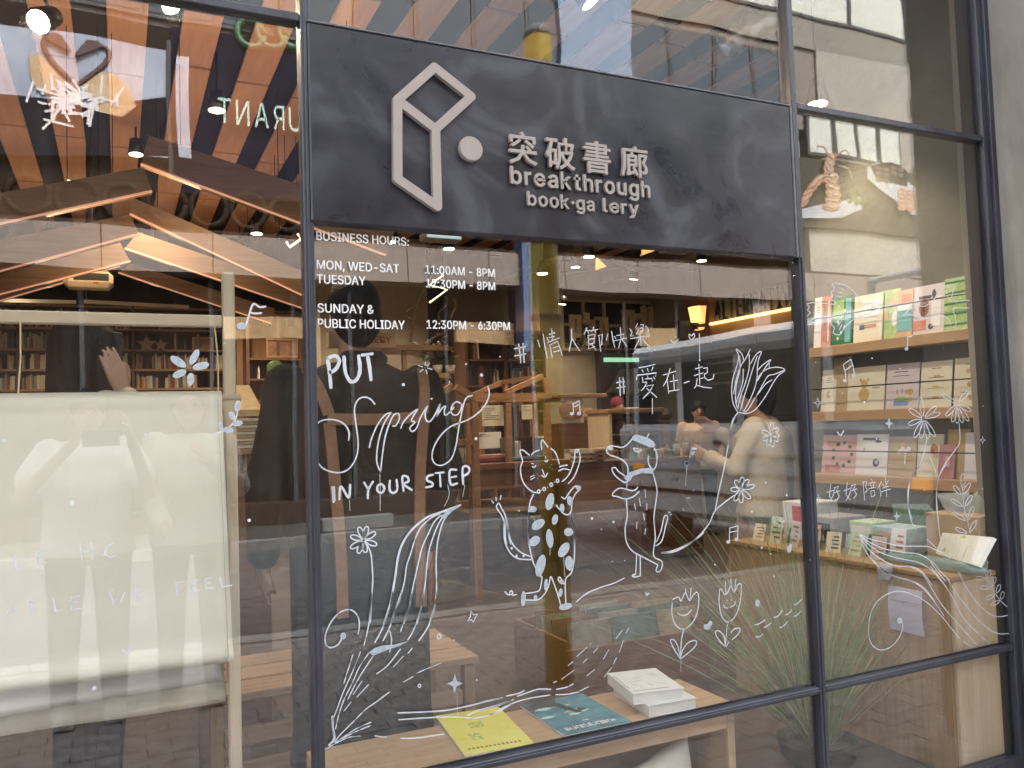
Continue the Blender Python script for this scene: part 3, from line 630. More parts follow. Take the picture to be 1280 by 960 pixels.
pn = Pen(T11).blob(410, 535, 26, 20).blob(435, 508, 14, 18).blob(812, 345, 16, 24).dots('945,132,11 473,38,9').lines('790,520 830,508 875,480;865,540 890,530 920,505;945,458 975,450 1015,400;1035,440 1060,430 1085,400;1105,360 1130,350 1165,315;990,540 1020,530 1050,495;1105,450 1130,440 1160,410;798,615 825,615 855,592', 1.7); pn.done('grass_mark', 'M')
# birds on the right pane
T12 = (1000, 340, 6.095); T13 = (1000, 470, 4.923); T14 = (1060, 580, 5.333); T15 = (1060, 700, 6.0)
pn = Pen(T12).lines('470,245 430,170 360,110 290,88 245,92 262,130 232,155 250,180 230,210 270,225 262,245 200,240 130,232 90,235 52,245 72,265 58,290 80,310 60,330 40,370 75,375 100,358 180,345 265,335 245,345 230,380 250,410 262,430 255,465 290,478 310,470 350,410 420,355 510,325 570,290 635,260 590,235 530,240 470,245;600,245 596,275;300,122 335,135;285,155 320,158;282,188 322,188;300,345 272,385;320,370 288,410;320,400 300,440', 1.7).rings('560,264,13', 1.5)
for i in range(5):
    for j in range(6):
        if (i * 7 + j * 5) % 6: pn.dots('%f,%f,4' % (362 + i * 24, 215 + j * 24 + i * 4), 6)
pn.done('bird_drawing', 'R', 'left flying bird heading right')
pn = Pen(T12).lines('780,330 820,300 840,265 880,247 940,262 1000,230 1050,170 1090,115 1140,98 1175,110 1165,160 1152,195 1125,190;1125,190 1150,215 1200,222 1290,215;780,332 850,325 900,345 960,350 1010,335 1070,325 1130,355 1150,400;1290,275 1190,272 1165,290 1180,330 1190,370 1188,405;1100,150 1125,140;1098,170 1125,160', 1.7).rings('866,286,13', 1.5)
for i in range(5):
    for j in range(6):
        if (i * 5 + j * 7) % 5: pn.dots('%f,%f,4' % (955 + i * 24, 215 + j * 24 + i * 4), 6)
pn.done('bird_drawing', 'R', 'right flying bird heading left')
pn = Pen(T12).lines('860,480 845,492 820,495;820,495 823,540 815,580;330,705 345,765 350,820;388,665 405,720 415,780;330,705 388,665;340,755 400,710', 1.9).blob(812, 585, 13, 11).blob(343, 828, 13, 11).blob(408, 792, 13, 11).dots('550,657,9 763,737,10 1097,577,5 1160,520,6 120,688,5 560,782,4'); pn.done('music_note', 'R')
pn = Pen(T13).petals(762, 262, [(740, 130), (838, 190), (672, 205), (668, 298), (862, 228), (705, 378), (745, 383), (790, 383), (830, 372)], 13, 1.5).lines('780,385 765,470 740,540 690,620 670,700 668,800 690,880', 1.7)
pn.petals(968, 172, [(882, 115), (1035, 95), (900, 245), (938, 282), (968, 290), (1000, 285), (1038, 275), (1052, 215)], 12, 1.4).lines('980,290 985,400 960,450 900,530 855,620 840,720 842,830;800,500 820,545 850,620', 1.6); pn.done('flower_drawing', 'R', 'pair of drooping daisies on long stems')
pn = Pen(T13).lines('230,345 250,366 270,335', 2.4).star(110, 165, 34, False).star(548, 292, 32).star(1125, 395, 24, False).dots('185,112,8 262,107,5 397,160,10 472,386,8 1125,695,8 1128,185,5 768,702,6 138,437,5 350,205,3')
pn.lines('98,735 103,795;112,730 116,788;82,758 124,750;86,778 122,770', 2.0); pn.done('sparkle', 'R')
Pen(T13).lines('190,665 181,740 207,775;215,685 203,740 178,778;166,716 206,704;212,688 238,680 226,706 242,740 228,764 218,758;214,718 246,706;292,655 284,730 310,762;318,675 306,728 284,766;270,706 308,692;316,676 342,668 330,696 348,728 332,752;318,706 350,694;388,650 398,762;392,652 412,650 404,682 416,704 400,716;440,636 446,648;426,662 464,652;434,668 440,688;456,664 450,684;424,694 466,684;436,708 440,745 462,735 458,704 436,708;502,650 478,694;490,676 498,738;508,662 518,680;544,645 530,672;508,690 546,680;502,712 556,696;527,622 534,742', 1.8, smooth=False).done('lettering', 'R', 'handwritten Chinese words for good company')
pn = Pen(T14).petals(770, 200, [(765, 66)], 14, 1.4).petals(760, 215, [(706, 146), (815, 128)], 12, 1.4).petals(775, 290, [(688, 236), (828, 210)], 12, 1.4).petals(795, 385, [(704, 322), (838, 286)], 12, 1.4).petals(805, 465, [(718, 428), (858, 375)], 12, 1.4).lines('768,130 766,210 776,290 797,380 820,465;850,380 855,440', 1.3)
pn.lines('72,462 150,500 250,525 350,545 450,548 530,550 590,575 640,600 680,630;72,462 140,520 260,570 380,590 470,600 560,650 620,720 680,775;80,480 180,570 300,620 400,640 480,660 560,710 630,790;85,500 150,580 230,640 320,680 430,685 500,725 560,810;72,462 95,530 130,600 210,690 310,750 420,780 500,830 570,910 605,960;525,500 590,560;485,0 430,80 400,180 405,300 430,400 460,440;655,0 610,80 592,180 598,330 610,450 622,520;550,650 600,720 650,780', 1.8)
pn.star(325, 348, 30, True).dots('228,380,9 510,172,8 897,168,7')
pn.c = T15
pn.lines('405,470 410,510 385,580 330,645 260,675 200,655 160,590 158,470 180,380 230,300 320,245 400,235 500,265 600,325 710,430 780,520 840,590;190,0 260,75 360,125 460,150 560,200 630,280 720,420;450,45 550,95 620,200 700,330 800,450 900,560 970,640;620,50 700,150 790,290 870,440 980,555;865,605 900,635 940,655;740,130 810,240 900,360 990,465;1000,575 1065,625;830,90 880,190 960,310 1050,395 1130,425 1210,412;1010,480 1080,535 1150,555 1222,548', 1.6).blob(388, 455, 16, 20)
pn.lines('1205,360 1140,300 1080,210 1040,130 1022,60', 1.5).petals(1020, 90, [(932, 62), (1044, 8)], 13, 1.3).petals(1048, 145, [(965, 132), (1066, 75)], 13, 1.3).petals(1082, 205, [(992, 210), (1104, 128)], 13, 1.3).petals(1112, 258, [(1034, 292), (1140, 186)], 13, 1.3).petals(1146, 302, [(1078, 338), (1166, 240)], 13, 1.3)
pn.dots('990,492,4').done('leaf_drawing', 'R', 'trailing leaf sprigs and long grass lines')
# left pane
T16 = (200, 370, 5.05); T17 = (0, 480, 2.0)
pn = Pen(T16).blob(115, 415, 54, 22, 33).blob(217, 385, 20, 50, 28).blob(258, 442, 50, 20, -14).blob(123, 490, 42, 20, -22).blob(193, 525, 19, 38, 4); pn.done('flower_drawing', 'L', 'five petalled flower above the banner')
pn = Pen(T16).blob(515, 190, 28, 20, -8).lines('545,180 565,110 590,50 630,70 665,66;572,104 600,110 640,107', 2.6).dots('408,298,5'); pn.done('music_note', 'L')
pn = Pen(T16).blob(490, 695, 16, 32, 10).blob(455, 755, 15, 24, -25).blob(492, 803, 28, 15, -8).blob(432, 845, 30, 15, 12).blob(385, 825, 10, 26, -15).lines('400,855 460,805 486,750 490,700;330,880 400,850', 1.8); pn.done('leaf_drawing', 'L', 'small leaf sprig on the wooden post')
Pen(T17).lines('35,430 42,466 54,462;110,415 90,420 95,452 115,448;92,435 110,432;200,400 205,440;228,398 230,438;203,420 229,418;285,398 268,405 262,425 275,434 290,428;15,578 28,552 40,578;20,568 36,566;75,545 78,576;75,545 90,552 80,560 92,566 78,576;132,535 138,568 157,565;198,530 177,534 180,564 202,560;178,548 194,545;275,525 284,552 293,530 301,548 312,520;360,510 338,514 342,544 364,540;340,528 358,525;462,495 440,498 445,528;442,512 460,509;496,490 476,494 481,520 499,517;478,507 492,504;530,484 512,488 516,512 533,509;514,500 528,497;550,484 556,508 580,503', 1.8, smooth=False).dots('10,142,4 180,297,5 236,760,4 623,341,4').lines('365,122 362,128 370,132;305,662 318,672 330,660', 2).done('lettering', 'L', 'faint hand painted capitals over the banner')
# ================================================================ INTERIOR SHELL
M_ceil = mat('black_ceiling', (0.012, 0.013, 0.017), 0.9, var=0.3, scale=4)
M_oak = wood('oak_ply', (0.33, 0.19, 0.09), (0.47, 0.29, 0.15), 0.45, 'x')
M_oakz = wood('oak_ply_upright', (0.32, 0.20, 0.10), (0.46, 0.31, 0.18), 0.5, 'z')
M_oaky = wood('oak_ply_deep', (0.33, 0.20, 0.10), (0.47, 0.31, 0.17), 0.5, 'y')
M_pale = wood('pale_pine', (0.55, 0.45, 0.31), (0.68, 0.58, 0.43), 0.55, 'z')
M_palex = wood('pale_pine_cross', (0.55, 0.45, 0.31), (0.68, 0.58, 0.43), 0.55, 'x')
M_slat = wood('terracotta_slat', (0.42, 0.225, 0.135), (0.54, 0.31, 0.195), 0.6, 'y', 0.6)
M_wal = wood('walnut', (0.10, 0.05, 0.028), (0.17, 0.085, 0.045), 0.5, 'x')
M_walz = wood('walnut_upright', (0.10, 0.05, 0.028), (0.17, 0.085, 0.045), 0.5, 'z')
M_brown = wood('red_brown_wood', (0.16, 0.07, 0.035), (0.25, 0.115, 0.055), 0.45, 'x')
M_plast = mat('beige_plaster', (0.34, 0.30, 0.23), 0.85, col2=(0.46, 0.41, 0.32), scale=2.5, bump=0.2, bscale=12)
M_darkw = mat('dark_wall', (0.03, 0.027, 0.026), 0.7, var=0.3)
M_cwall = mat('green_grey_concrete', (0.13, 0.13, 0.11), 0.85, col2=(0.19, 0.19, 0.165), scale=3, bump=0.3, bscale=20)
M_black = mat('black_metal', (0.015, 0.015, 0.017), 0.4, spec=0.5, var=0.1)
M_white = mat('off_white', (0.74, 0.73, 0.70), 0.6, var=0.03)
def lampmat(n, c, e): return mat(n, c, 0.5, var=0, emit=c, es=e)
M_bulb = lampmat('warm_lens', (1.0, 0.86, 0.58), 5); M_led = lampmat('led_strip', (1.0, 0.52, 0.33), 0.055); M_led2 = lampmat('yellow_led', (1.0, 0.66, 0.25), 0.35)
def wall(name, a, b, m): return MB().box(a, b).build(name, m, kind='structure')
ceil = wall('ceiling', (-3.2, 0.3, 3.62), (10.2, 9.3, 3.75), M_ceil)
wall('wall_left', (-3.2, 0.3, 0.0), (-3.05, 9.3, 3.62), M_darkw)
wall('wall_right', (10.05, 0.14, 0.0), (10.2, 9.3, 3.62), M_darkw)
wall('wall_back', (-3.05, 8.95, 0.0), (3.9, 9.1, 3.62), M_darkw)
wall('plaster_column', (at(400, 400, Y=7.3).x, 7.3, 0.0), (at(535, 400, Y=7.3).x, 7.6, 3.61), M_plast)
wall('cafe_wall_return', (3.9, 8.171, 0.0), (4.05, 9.1, 3.62), M_plast)
wall('cafe_wall', (3.9, 8.02, 0.0), (10.05, 8.17, 3.62), M_plast)
wall('side_wall', (3.3, 0.24, 0.0), (3.55, 1.28, 3.62), M_cwall)
wall('menu_wall', (7.02, 4.6, 0.0), (7.2, 8.02, 3.62), mat('slate_wall', (0.20, 0.185, 0.15), 0.85, col2=(0.28, 0.26, 0.21), scale=2, bump=0.2))
# terracotta boards screwed below the ceiling, end to end with gaps: parts of the ceiling
sl_me = {}
for i in range(30):
    x = -2.9 + i * 0.37
    y = 0.32 + (i % 3) * 0.13
    for k in range(6):
        L_ = 1.42
        if y > 7.6: break
        x0 = x
        if L_ not in sl_me:
            sl_me[L_] = MB().box((-0.1, 0, -0.02), (0.1, L_, 0), 0.004).mesh('ceiling_board'); sl_me[L_].materials.append(M_slat)
        o = link(bpy.data.objects.new('ceiling_board', sl_me[L_]), ceil); o.location = (x0, y, 3.615 + random.uniform(-.004, 0))
        y += L_ + 0.03

# ---- gable frames: pairs of lit boards leaning against each other like roofs
def gable(Y, L_top, L_bot, R_top, R_bot, lab):
    t = thing('gable_frame', lab, 'ceiling frame', at(L_bot[1][0], L_bot[1][1], Y=Y), 0, 'lit timber gables hanging under the ceiling'); o0 = t.location
    for (tp, bt, dy) in ((L_top, L_bot, 0.0), (R_top, R_bot, 0.07)):
        q = [at(px, py, Y=Y + dy) for px, py in (bt[0], bt[1], tp[1], tp[0])]
        mb = MB(); mb.prism([p - o0 for p in q], (0, 0.045, 0)); mb.build('board', wood('gable_timber', (0.24, 0.14, 0.07), (0.36, 0.22, 0.12), 0.45, 'x'), t)
        mb = MB(); a, b = q[0] - o0, q[1] - o0
        mb.beam(a + Vector((0, -0.005, 0.003)), b + Vector((0, -0.005, 0.003)), 0.009, 0.010); mb.build('light_strip', M_led, t)
        ar_ = bpy.data.lights.new('added_uplight', 'AREA'); ar_.shape = 'RECTANGLE'; ar_.size = (b - a).length * .9; ar_.size_y = .03; ar_.energy = 0.9 if Y < 3 else 0.45; ar_.color = (1, .68, .42)  # upward area light added behind the board to brighten the ceiling boards
        ao = link(bpy.data.objects.new('added_uplight', ar_), t); ao.location = a.lerp(b, .5) + Vector((0, .11, .2)); dx_ = (b - a).normalized(); up_ = dx_.cross(Vector((0, 1, 0))); up_ = up_ if up_.z > 0 else -up_
        ao.rotation_euler = Matrix((dx_, (-up_).cross(dx_), -up_)).transposed().to_euler() if False else (R(180), math.atan2(dx_.z, dx_.x), 0)
        for f in (0.15, 0.85):
            h = a.lerp(b, f) + Vector((0, 0.02, 0.14)); MB().tube([h, (h.x, h.y, 3.615 - o0.z)], 0.003, 6).build('cable', M_black, t)
gable(2.2, ((-330, 300), (180, 209)), ((-330, 352), (190, 240)), ((186, 169), (500, 272)), ((176, 206), (482, 320)), 'nearest lit timber gable board pair above the banner')
gable(3.4, ((-260, 372), (165, 272)), ((-260, 417), (175, 292)), ((168, 240), (378, 345)), ((160, 268), (378, 345)), 'x') if False else None
gable(3.4, ((-260, 350), (162, 268)), ((-260, 410), (174, 293)), ((166, 247), (392, 345)), ((162, 268), (382, 372)), 'middle lit timber gable board pair above the banner')
gable(4.6, ((-200, 395), (150, 303)), ((-200, 420), (163, 327)), ((172, 290), (385, 362)), ((156, 311), (378, 386)), 'third lit timber gable board pair above the banner')
gable(5.8, ((-150, 400), (120, 328)), ((-150, 420), (150, 333)), ((163, 329), (344, 386)), ((148, 341), (339, 405)), 'farthest lit timber gable board pair above the bookshelf')

# ---- ceiling lamps
LAMP = 0.10
def spot_light(loc, energy, size=R(110), col=(1.0, 0.78, 0.52), parent=None, aim=(0, 0, -1), soft=0.05):
    l = bpy.data.lights.new('bulb', 'SPOT'); l.energy = energy * LAMP; l.spot_size = size; l.spot_blend = 0.8; l.color = col; l.shadow_soft_size = soft
    o = bpy.data.objects.new('bulb', l); link(o, parent); o.location = loc; o.rotation_euler = Vector(aim).to_track_quat('-Z', 'Y').to_euler(); return o
def track_lamp(px, py, Y, e, lab, r=0.055, tilt=(0, 0, -1)):
    p = at(px, py, Y=Y)
    t = thing('ceiling_spotlight', lab, 'spotlight', p, 0, 'spotlights under the black ceiling')
    a = Vector(tilt).normalized()
    MB().tube([(0, 0, 0.004) if a.z < -.9 else -a * 0.004, -a * 0.11], [r, r * 0.75], 14).build('housing', M_black, t, True)
    MB().tube([(0, 0, 0), -a * 0.003 + a * 0.006], [r * 0.82, r * 0.82], 14).build('lens', M_bulb, t)
    MB().tube([-a * 0.1, (0, 0, 0.16), (0, 0, max(0.2, 3.615 - p.z))], 0.008, 6).build('stem', M_black, t)
    if e: spot_light(a * 0.03, e, parent=t, aim=a)
    return t
for px, py, Y, e, lab, tl in ((48, 27, 1.6, 50, 'large round spotlight tilted toward the window at the upper left', (-.5, -.8, -.7)), (214, 6, 2.0, 110, 'spotlight at the top edge just left of the first window bar', (.5, -.75, -1)),
        (271, 138, 3.0, 60, 'spotlight in front of the dark reflected restaurant sign', (0, 0, -1)), (170, 193, 4.4, 60, 'small spotlight at the peak of the nearest gable', (0, 0, -1)),
        (12, 331, 6.6, 60, 'spotlight over the left end of the bookshelf', (0, 0.2, -1)), (321, 292, 5.2, 60, 'spotlight between the nearest and middle gables', (0, 0, -1)),
        (561, 311, 4.2, 60, 'spotlight below the logo of the sign', (0, 0, -1)), (678, 342, 4.6, 60, 'spotlight just left of the yellow pole reflection', (0, 0, -1)),
        (736, 321, 4.0, 60, 'spotlight right of the yellow pole reflection', (0, 0, -1)), (792, 349, 5.6, 70, 'spotlight over the coffee sign', (0, 0.3, -1)),
        (877, 326, 4.6, 60, 'spotlight over the cafe tables under the sign board', (0, 0, -1)), (703, 380, 7.2, 30, 'small spotlight by the corner of the coffee window', (0, .3, -1)),
        (1022, 130, 0.8, 60, 'small spotlight behind the upper right pane', (0, 0, -1))):
    track_lamp(px, py, Y, e, lab, tilt=tl)
wl_ = track_lamp(1000, -60, 1.3, 0, 'added spotlight high above the sign, brightening the card ledges', tilt=(1.0, -.45, -1.5)); wl_.location = (1.95, 1.05, 3.25)  # extra lamp, added to brighten the cards on the side wall ledges
for _c in wl_.children:
    if _c.name.startswith('stem'): bpy.data.objects.remove(_c); break
MB().tube([(0, 0, .06), (0, 0, .365)], .008, 6).build('stem', M_black, wl_); spot_light(Vector((.03, -.013, -.045)), 130, R(66), col=(1, .86, .68), parent=wl_, aim=Vector((1.0, -.40, -1.85)))
# curved tube lamp and angular bracket lamps
def neon(name, pts, Y, m, lab, r=0.012, e=0):
    q = [at(px, py, Y=Y) for px, py in pts]; t = thing(name, lab, 'lamp', q[0]); o0 = q[0]
    MB().tube([p - o0 for p in q], r, 8).build('tube', m, t, True)
    mb = MB()
    for p in (q[0], q[-1]): mb.tube([p - o0, (p.x - o0.x, 0, 3.6 - o0.z)], 0.0025, 5)
    mb.build('cable', M_black, t); return t
M_neon = lampmat('neon', (1.0, 0.82, 0.5), .4)
neon('curved_lamp', [(84, 226), (100, 229), (120, 228), (133, 225), (141, 222)], 2.9, M_neon, 'thin curved glowing tube in front of the nearest gable', 0.007)
neon('bracket_lamp', [(358, 302), (362, 309), (376, 299), (372, 292)], 4.2, M_neon, 'angular glowing bracket lamp left of the business hours', 0.009)
neon('zigzag_lamp', [(554, 344), (537, 356), (559, 362), (537, 378)], 4.6, M_neon, 'zigzag glowing lamp under the business hours', 0.008)
# lit timber corner planes under the cafe ceiling
for i, (pts, Y, lab) in enumerate((([(747, 322), (747, 337), (758, 333)], 5.0, 'small glowing timber triangle left of the fan'), ([(803, 319), (806, 307), (830, 309)], 4.4, 'larger glowing timber triangle right of the fan'), ([(1005, 250), (1027, 240), (1027, 226), (1005, 238)], 2.0, 'bright timber box lamp at the left of the right pane'))):
    q = [at(px, py, Y=Y) for px, py in pts]
    t = thing('timber_lamp', lab, 'lamp', q[0]); mb = MB(); mb.prism([p - q[0] for p in q], (0, 0.04, 0)); mb.build('shade', mat('amber_shade', (1.0, 0.55, 0.16), 0.5, var=0.2, scale=8, emit=(1.0, 0.5, 0.14), es=.16), t)
    MB().tube([(0, 0.02, 0), (0, 0.02, 3.6 - q[0].z)], 0.004, 6).build('cable', M_black, t)
# ceiling fan, ducts and beams in the cafe
fp = at(797, 338, Y=5.2)
fan = thing('ceiling_fan', 'dark ceiling fan with slim blades over the cafe', 'ceiling fan', fp)
MB().box((-0.12, -0.1, 0.0), (0.12, 0.1, 0.22), 0.02).build('motor', M_black, fan); MB().tube([(0, 0, .2), (0, 0, 3.615 - fp.z)], 0.02, 8).build('rod', M_black, fan)
for k in range(3):
    a = R(10 + 120 * k); mb = MB(); dx, dy = math.cos(a), math.sin(a); mb.beam((dx * .1, dy * .1, 0.05), (dx * .85, dy * .85, 0.06), 0.13, 0.012); mb.build('blade', mat('fan_blade', (0.08, 0.055, 0.04), 0.5), fan)
for k, (x, y0, y1, z, lab) in enumerate(((4.6, 2.2, 7.8, 3.25, 'grey steel beam under the cafe ceiling, left of the fan'), (6.3, 2.4, 7.9, 3.3, 'grey steel beam under the cafe ceiling, right of the fan'))):
    t = thing('ceiling_beam', lab, 'beam', (x, y0, z)); MB().box((-0.1, 0, 0), (0.1, y1 - y0, 0.3), 0.01).build('beam_body', mat('grey_duct', (0.16, 0.15, 0.15), 0.6, var=0.2), t)
t = thing('air_duct', 'silvery crumpled insulated duct high behind the top right pane', 'duct', at(1000, 20, Y=1.1)); o0 = t.location
pts = [at(905, 60, Y=1.5), at(950, 30, Y=1.3), at(1010, 14, Y=1.15), at(1100, 25, Y=1.0), at(1170, 55, Y=0.9)]
mb = MB(); pp = catmull([p - o0 for p in pts], 8); mb.tube(pp, [0.07 + 0.014 * math.sin(k * 2.1) + random.uniform(-.006, .006) for k in range(len(pp))], 14); mb.build('foil', mat('crumpled_foil', (0.55, 0.58, 0.62), 0.28, 0.85, bump=1.0, bscale=14, var=0.2), t, True)
# fluorescent louvre lights seen as pale bars
for px, py, w, Y, lab in ((552, 301, 52, 3.2, 'pale light panel just under the left part of the sign'), (845, 316, 46, 3.8, 'long pale light panel under the sign near the fan'), (958, 322, 56, 2.6, 'pale light panel under the right end of the sign'), (860, 318, 0, 3, '')):
    if not w: continue
    p = at(px, py, Y=Y); t = thing('light_panel', lab, 'ceiling light', p, 0, 'pale light panels'); k = w * (Y + 2.1) / 1040 / 2
    MB().box((-k, -0.05, 0.0), (k, 0.08, 0.05), 0.005).build('housing', mat('panel_housing', (0.5, 0.55, 0.55), 0.4), t)
    MB().box((-k + .01, -0.053, 0.008), (k - .01, -0.0505, 0.042)).build('diffuser', mat('pale_diffuser', (0.55, 0.68, 0.72), 0.4, var=0, emit=(0.55, 0.72, 0.78), es=0.1), t)
    MB().tube([(0, 0, 0.05), (0, 0, 3.6 - p.z)], 0.003, 5).build('cable', M_black, t)
# track rails by the bookshelf
for a, b, Y, lab in (((-20, 375), (95, 378), 7.0, 'pale lighting track over the bookshelf, left'), ((105, 377), (236, 384), 7.0, 'pale lighting track over the bookshelf, right')):
    p, q = at(*a, Y=Y), at(*b, Y=Y); t = thing('lighting_track', lab, 'lighting track', p); MB().beam((0, 0, 0), q - p, 0.04, 0.035).build('rail', mat('track_cream', (0.55, 0.5, 0.4), 0.5), t)
    MB().tube([(0.02, 0, 0), (0.02, 0, 3.6 - p.z)], 0.004, 5).build('hanger', M_black, t)
# projector under the third gable
p = at(111, 352, Y=5.0); t = thing('projector', 'cream ceiling projector hanging behind the gables', 'projector', p)
MB().box((-0.17, -0.12, -0.055), (0.17, 0.12, 0.07), 0.035).build('case', mat('cream_plastic', (0.62, 0.50, 0.33), 0.5), t)
MB().box((-0.10, -0.1215, -0.01), (0.14, -0.1195, 0.045), 0.0).build('grille', M_darkw, t); MB().box((0.03, -0.1213, -0.035), (0.07, -0.1195, -0.02), 0).build('badge', mat('badge_red', (0.25, 0.08, 0.04), 0.5), t)
MB().tube([(0, 0, .07), (0, 0, 3.6 - p.z)], 0.015, 8).build('mount', M_black, t)

# ---- far bookshelf
bs_x0, bs_x1, bs_y = -2.9, 3.3, 8.5
shelf = thing('bookcase', 'wide dark wooden bookcase filling the back wall of the shop', 'bookcase', (0, bs_y, 0))
zs = [0.1, 0.36, 0.62, 0.88, 1.14, 1.41, 1.66, 1.905, 2.13, 2.36, 2.60, 2.86]
xs = [-2.9, -1.95, -1.0, 0.16, 1.02, 1.72, 2.5, 3.3]
for x in xs: MB().box((x - 0.015, 0, 0), (x + 0.015, 0.4, 2.86), 0).build('upright', M_walz, shelf)
for a, b in zip(xs[:-1], xs[1:]):
    for z in zs: MB().box((a + 0.016, 0.002, z - 0.012), (b - 0.016, 0.4, z + 0.012), 0).build('shelf', M_oak, shelf)
MB().box((bs_x0, 0.402, 0), (bs_x1, 0.42, 2.86)).build('back_panel', M_walz, shelf)
bookcols = [mat('spine_%s' % n, c, 0.6, var=0.15, scale=20) for n, c in (('cream', (0.62, 0.55, 0.42)), ('white', (0.7, 0.68, 0.62)), ('red', (0.35, 0.07, 0.05)), ('brown', (0.22, 0.12, 0.06)), ('blue', (0.08, 0.13, 0.22)), ('green', (0.12, 0.2, 0.12)), ('tan', (0.45, 0.32, 0.2)), ('orange', (0.5, 0.24, 0.08)), ('grey', (0.3, 0.3, 0.28)))]
def row_of_books(name, x0, x1, y, z, hmax, parent, loc=(0, 0, 0), wt=(3, 4, 1, 1, 1, 1, 2, 1, 1), tw=(0.012, 0.032), full=0.9, kind='stuff', rz=0):
    mb = MB(); mats_i = []; x = x0
    while x < x1 - 0.03:
        if random.random() > full: x += random.uniform(.04, .14); continue
        w = random.uniform(*tw); h = hmax * random.uniform(.62, .97); n0 = len(mb.f)
        lean = random.uniform(-.006, .006)
        mb.hexa([(x, y + random.uniform(0, .015), z), (x + w * .94, y, z), (x + w * .94, y + .15, z), (x, y + .15, z)], [(x + lean, y + .004, z + h), (x + w * .94 + lean, y + .004, z + h), (x + w * .94 + lean, y + .15, z + h), (x + lean, y + .15, z + h)])
        mi = random.choices(range(9), wt)[0]; mats_i += [mi] * (len(mb.f) - n0); x += w
    if not mb.f: return None
    me = mb.mesh(name)
    for b in bookcols: me.materials.append(b)
    for p, mi in zip(me.polygons, mats_i): p.material_index = mi
    o = tag(link(bpy.data.objects.new(name, me), parent), kind=kind); o.location = loc; return o
for a, b in zip(xs[:-1], xs[1:]):
    for z0, z1 in zip(zs[3:-1], zs[4:]):
        deco = (0.1 < a < 2.6 and z0 > 2.2) or (a > 0.9 and random.random() < .35)
        row_of_books('books', a + 0.03, b - 0.03, 0.05, z0 + 0.013, z1 - z0 - 0.03, shelf, full=(0.3 if deco else 0.97))
# things shown on the shelf: star ornaments, framed picture, green dish
def star_orn(px, py, r, Y, lab):
    p = at(px, py, Y=Y); t = thing('star_ornament', lab, 'ornament', p)
    pts = [Vector(((r if k % 2 == 0 else r * .42) * math.sin(k * math.pi / 5), 0, (r if k % 2 == 0 else r * .42) * math.cos(k * math.pi / 5))) for k in range(10)]
    MB().prism(pts, (0, 0.03, 0)).build('star_body', mat('driftwood', (0.42, 0.33, 0.22), 0.7), t); return t
star_orn(183, 430, 0.115, 8.42, 'larger wooden star ornament on the far bookshelf'); star_orn(201, 431, 0.085, 8.45, 'smaller wooden star ornament on the far bookshelf')
p = at(344, 461, Y=7.9); t = thing('dish', 'round green glazed dish standing on the far shelf', 'dish', p); MB().ell((0, 0, 0), (0.1, 0.02, 0.1), 20, 10).build('plate', mat('green_glaze', (0.03, 0.09, 0.03), 0.3, col2=(0.14, 0.2, 0.09), scale=20), t, True)
MB().box((-.06, -.02, -.12), (.06, .03, -.095), .003).build('stand', M_oak, t)
for a, b, Y, lab in (((240, 421), (267, 439), 8.45, 'small dark framed print on the far bookshelf'), ((333, 423), (373, 447), 7.9, 'wooden framed print near the man, on the far shelf')):
    p, q = at(a[0], a[1], Y=Y), at(b[0], b[1], Y=Y); t = thing('framed_print', lab, 'picture', (p.x, Y, q.z)); w, h = q.x - p.x, p.z - q.z
    mb = MB()
    for c, d in (((0, 0), (w, .02)), ((0, h - .02), (w, h)), ((0, .0205), (.02, h - .0205)), ((w - .02, .0205), (w, h - .0205))): mb.box((c[0], 0, c[1]), (d[0], .025, d[1]))
    mb.build('frame', M_oak, t); MB().box((.021, .012, .021), (w - .021, .02, h - .021)).build('print', mat('dusky_print', (0.16, 0.07, 0.05), 0.6, col2=(0.34, 0.2, 0.12), scale=14), t)
# second, nearer shelf unit right of the post (x 1.5..)
unit = thing('shelf_unit', 'open wooden shelf unit at the back, seen beside the standing man', 'shelf unit', at(310, 500, Y=7.9)); o0 = unit.location
for px in (309, 347, 375):
    a, b = at(px, 395, Y=7.9) - o0, at(px, 560, Y=7.9) - o0; MB().box((a.x - .018, 0.001, b.z), (a.x + .018, .3, a.z)).build('upright', M_walz, unit)
for py in (395, 449, 474, 500, 530):
    a, b = at(308, py, Y=7.9) - o0, at(400, py, Y=7.9) - o0; a.z = b.z; MB().box((a.x, 0, a.z - .012), (b.x, .3, a.z + .012)).build('shelf', M_brown, unit)
    if py > 400: row_of_books('books', a.x + .04, b.x - .3, .05, a.z + .013, .2, unit, full=.6)
MB().box((at(300, 450, Y=7.9).x - o0.x, .31, -.6), (at(392, 450, Y=7.9).x - o0.x, .33, .9)).build('back_panel', wood('amber_panel', (.20, .10, .045), (.30, .165, .08), .6, 'z'), unit)
# ================================================================ WINDOW DISPLAY
M_canvas = mat('cream_canvas', (0.86, 0.82, 0.70), 0.9, var=0.03, scale=3, bump=0.06, bscale=220)
M_canvas2 = mat('cool_canvas', (0.78, 0.76, 0.74), 0.9, var=0.03, scale=3, bump=0.06, bscale=220)
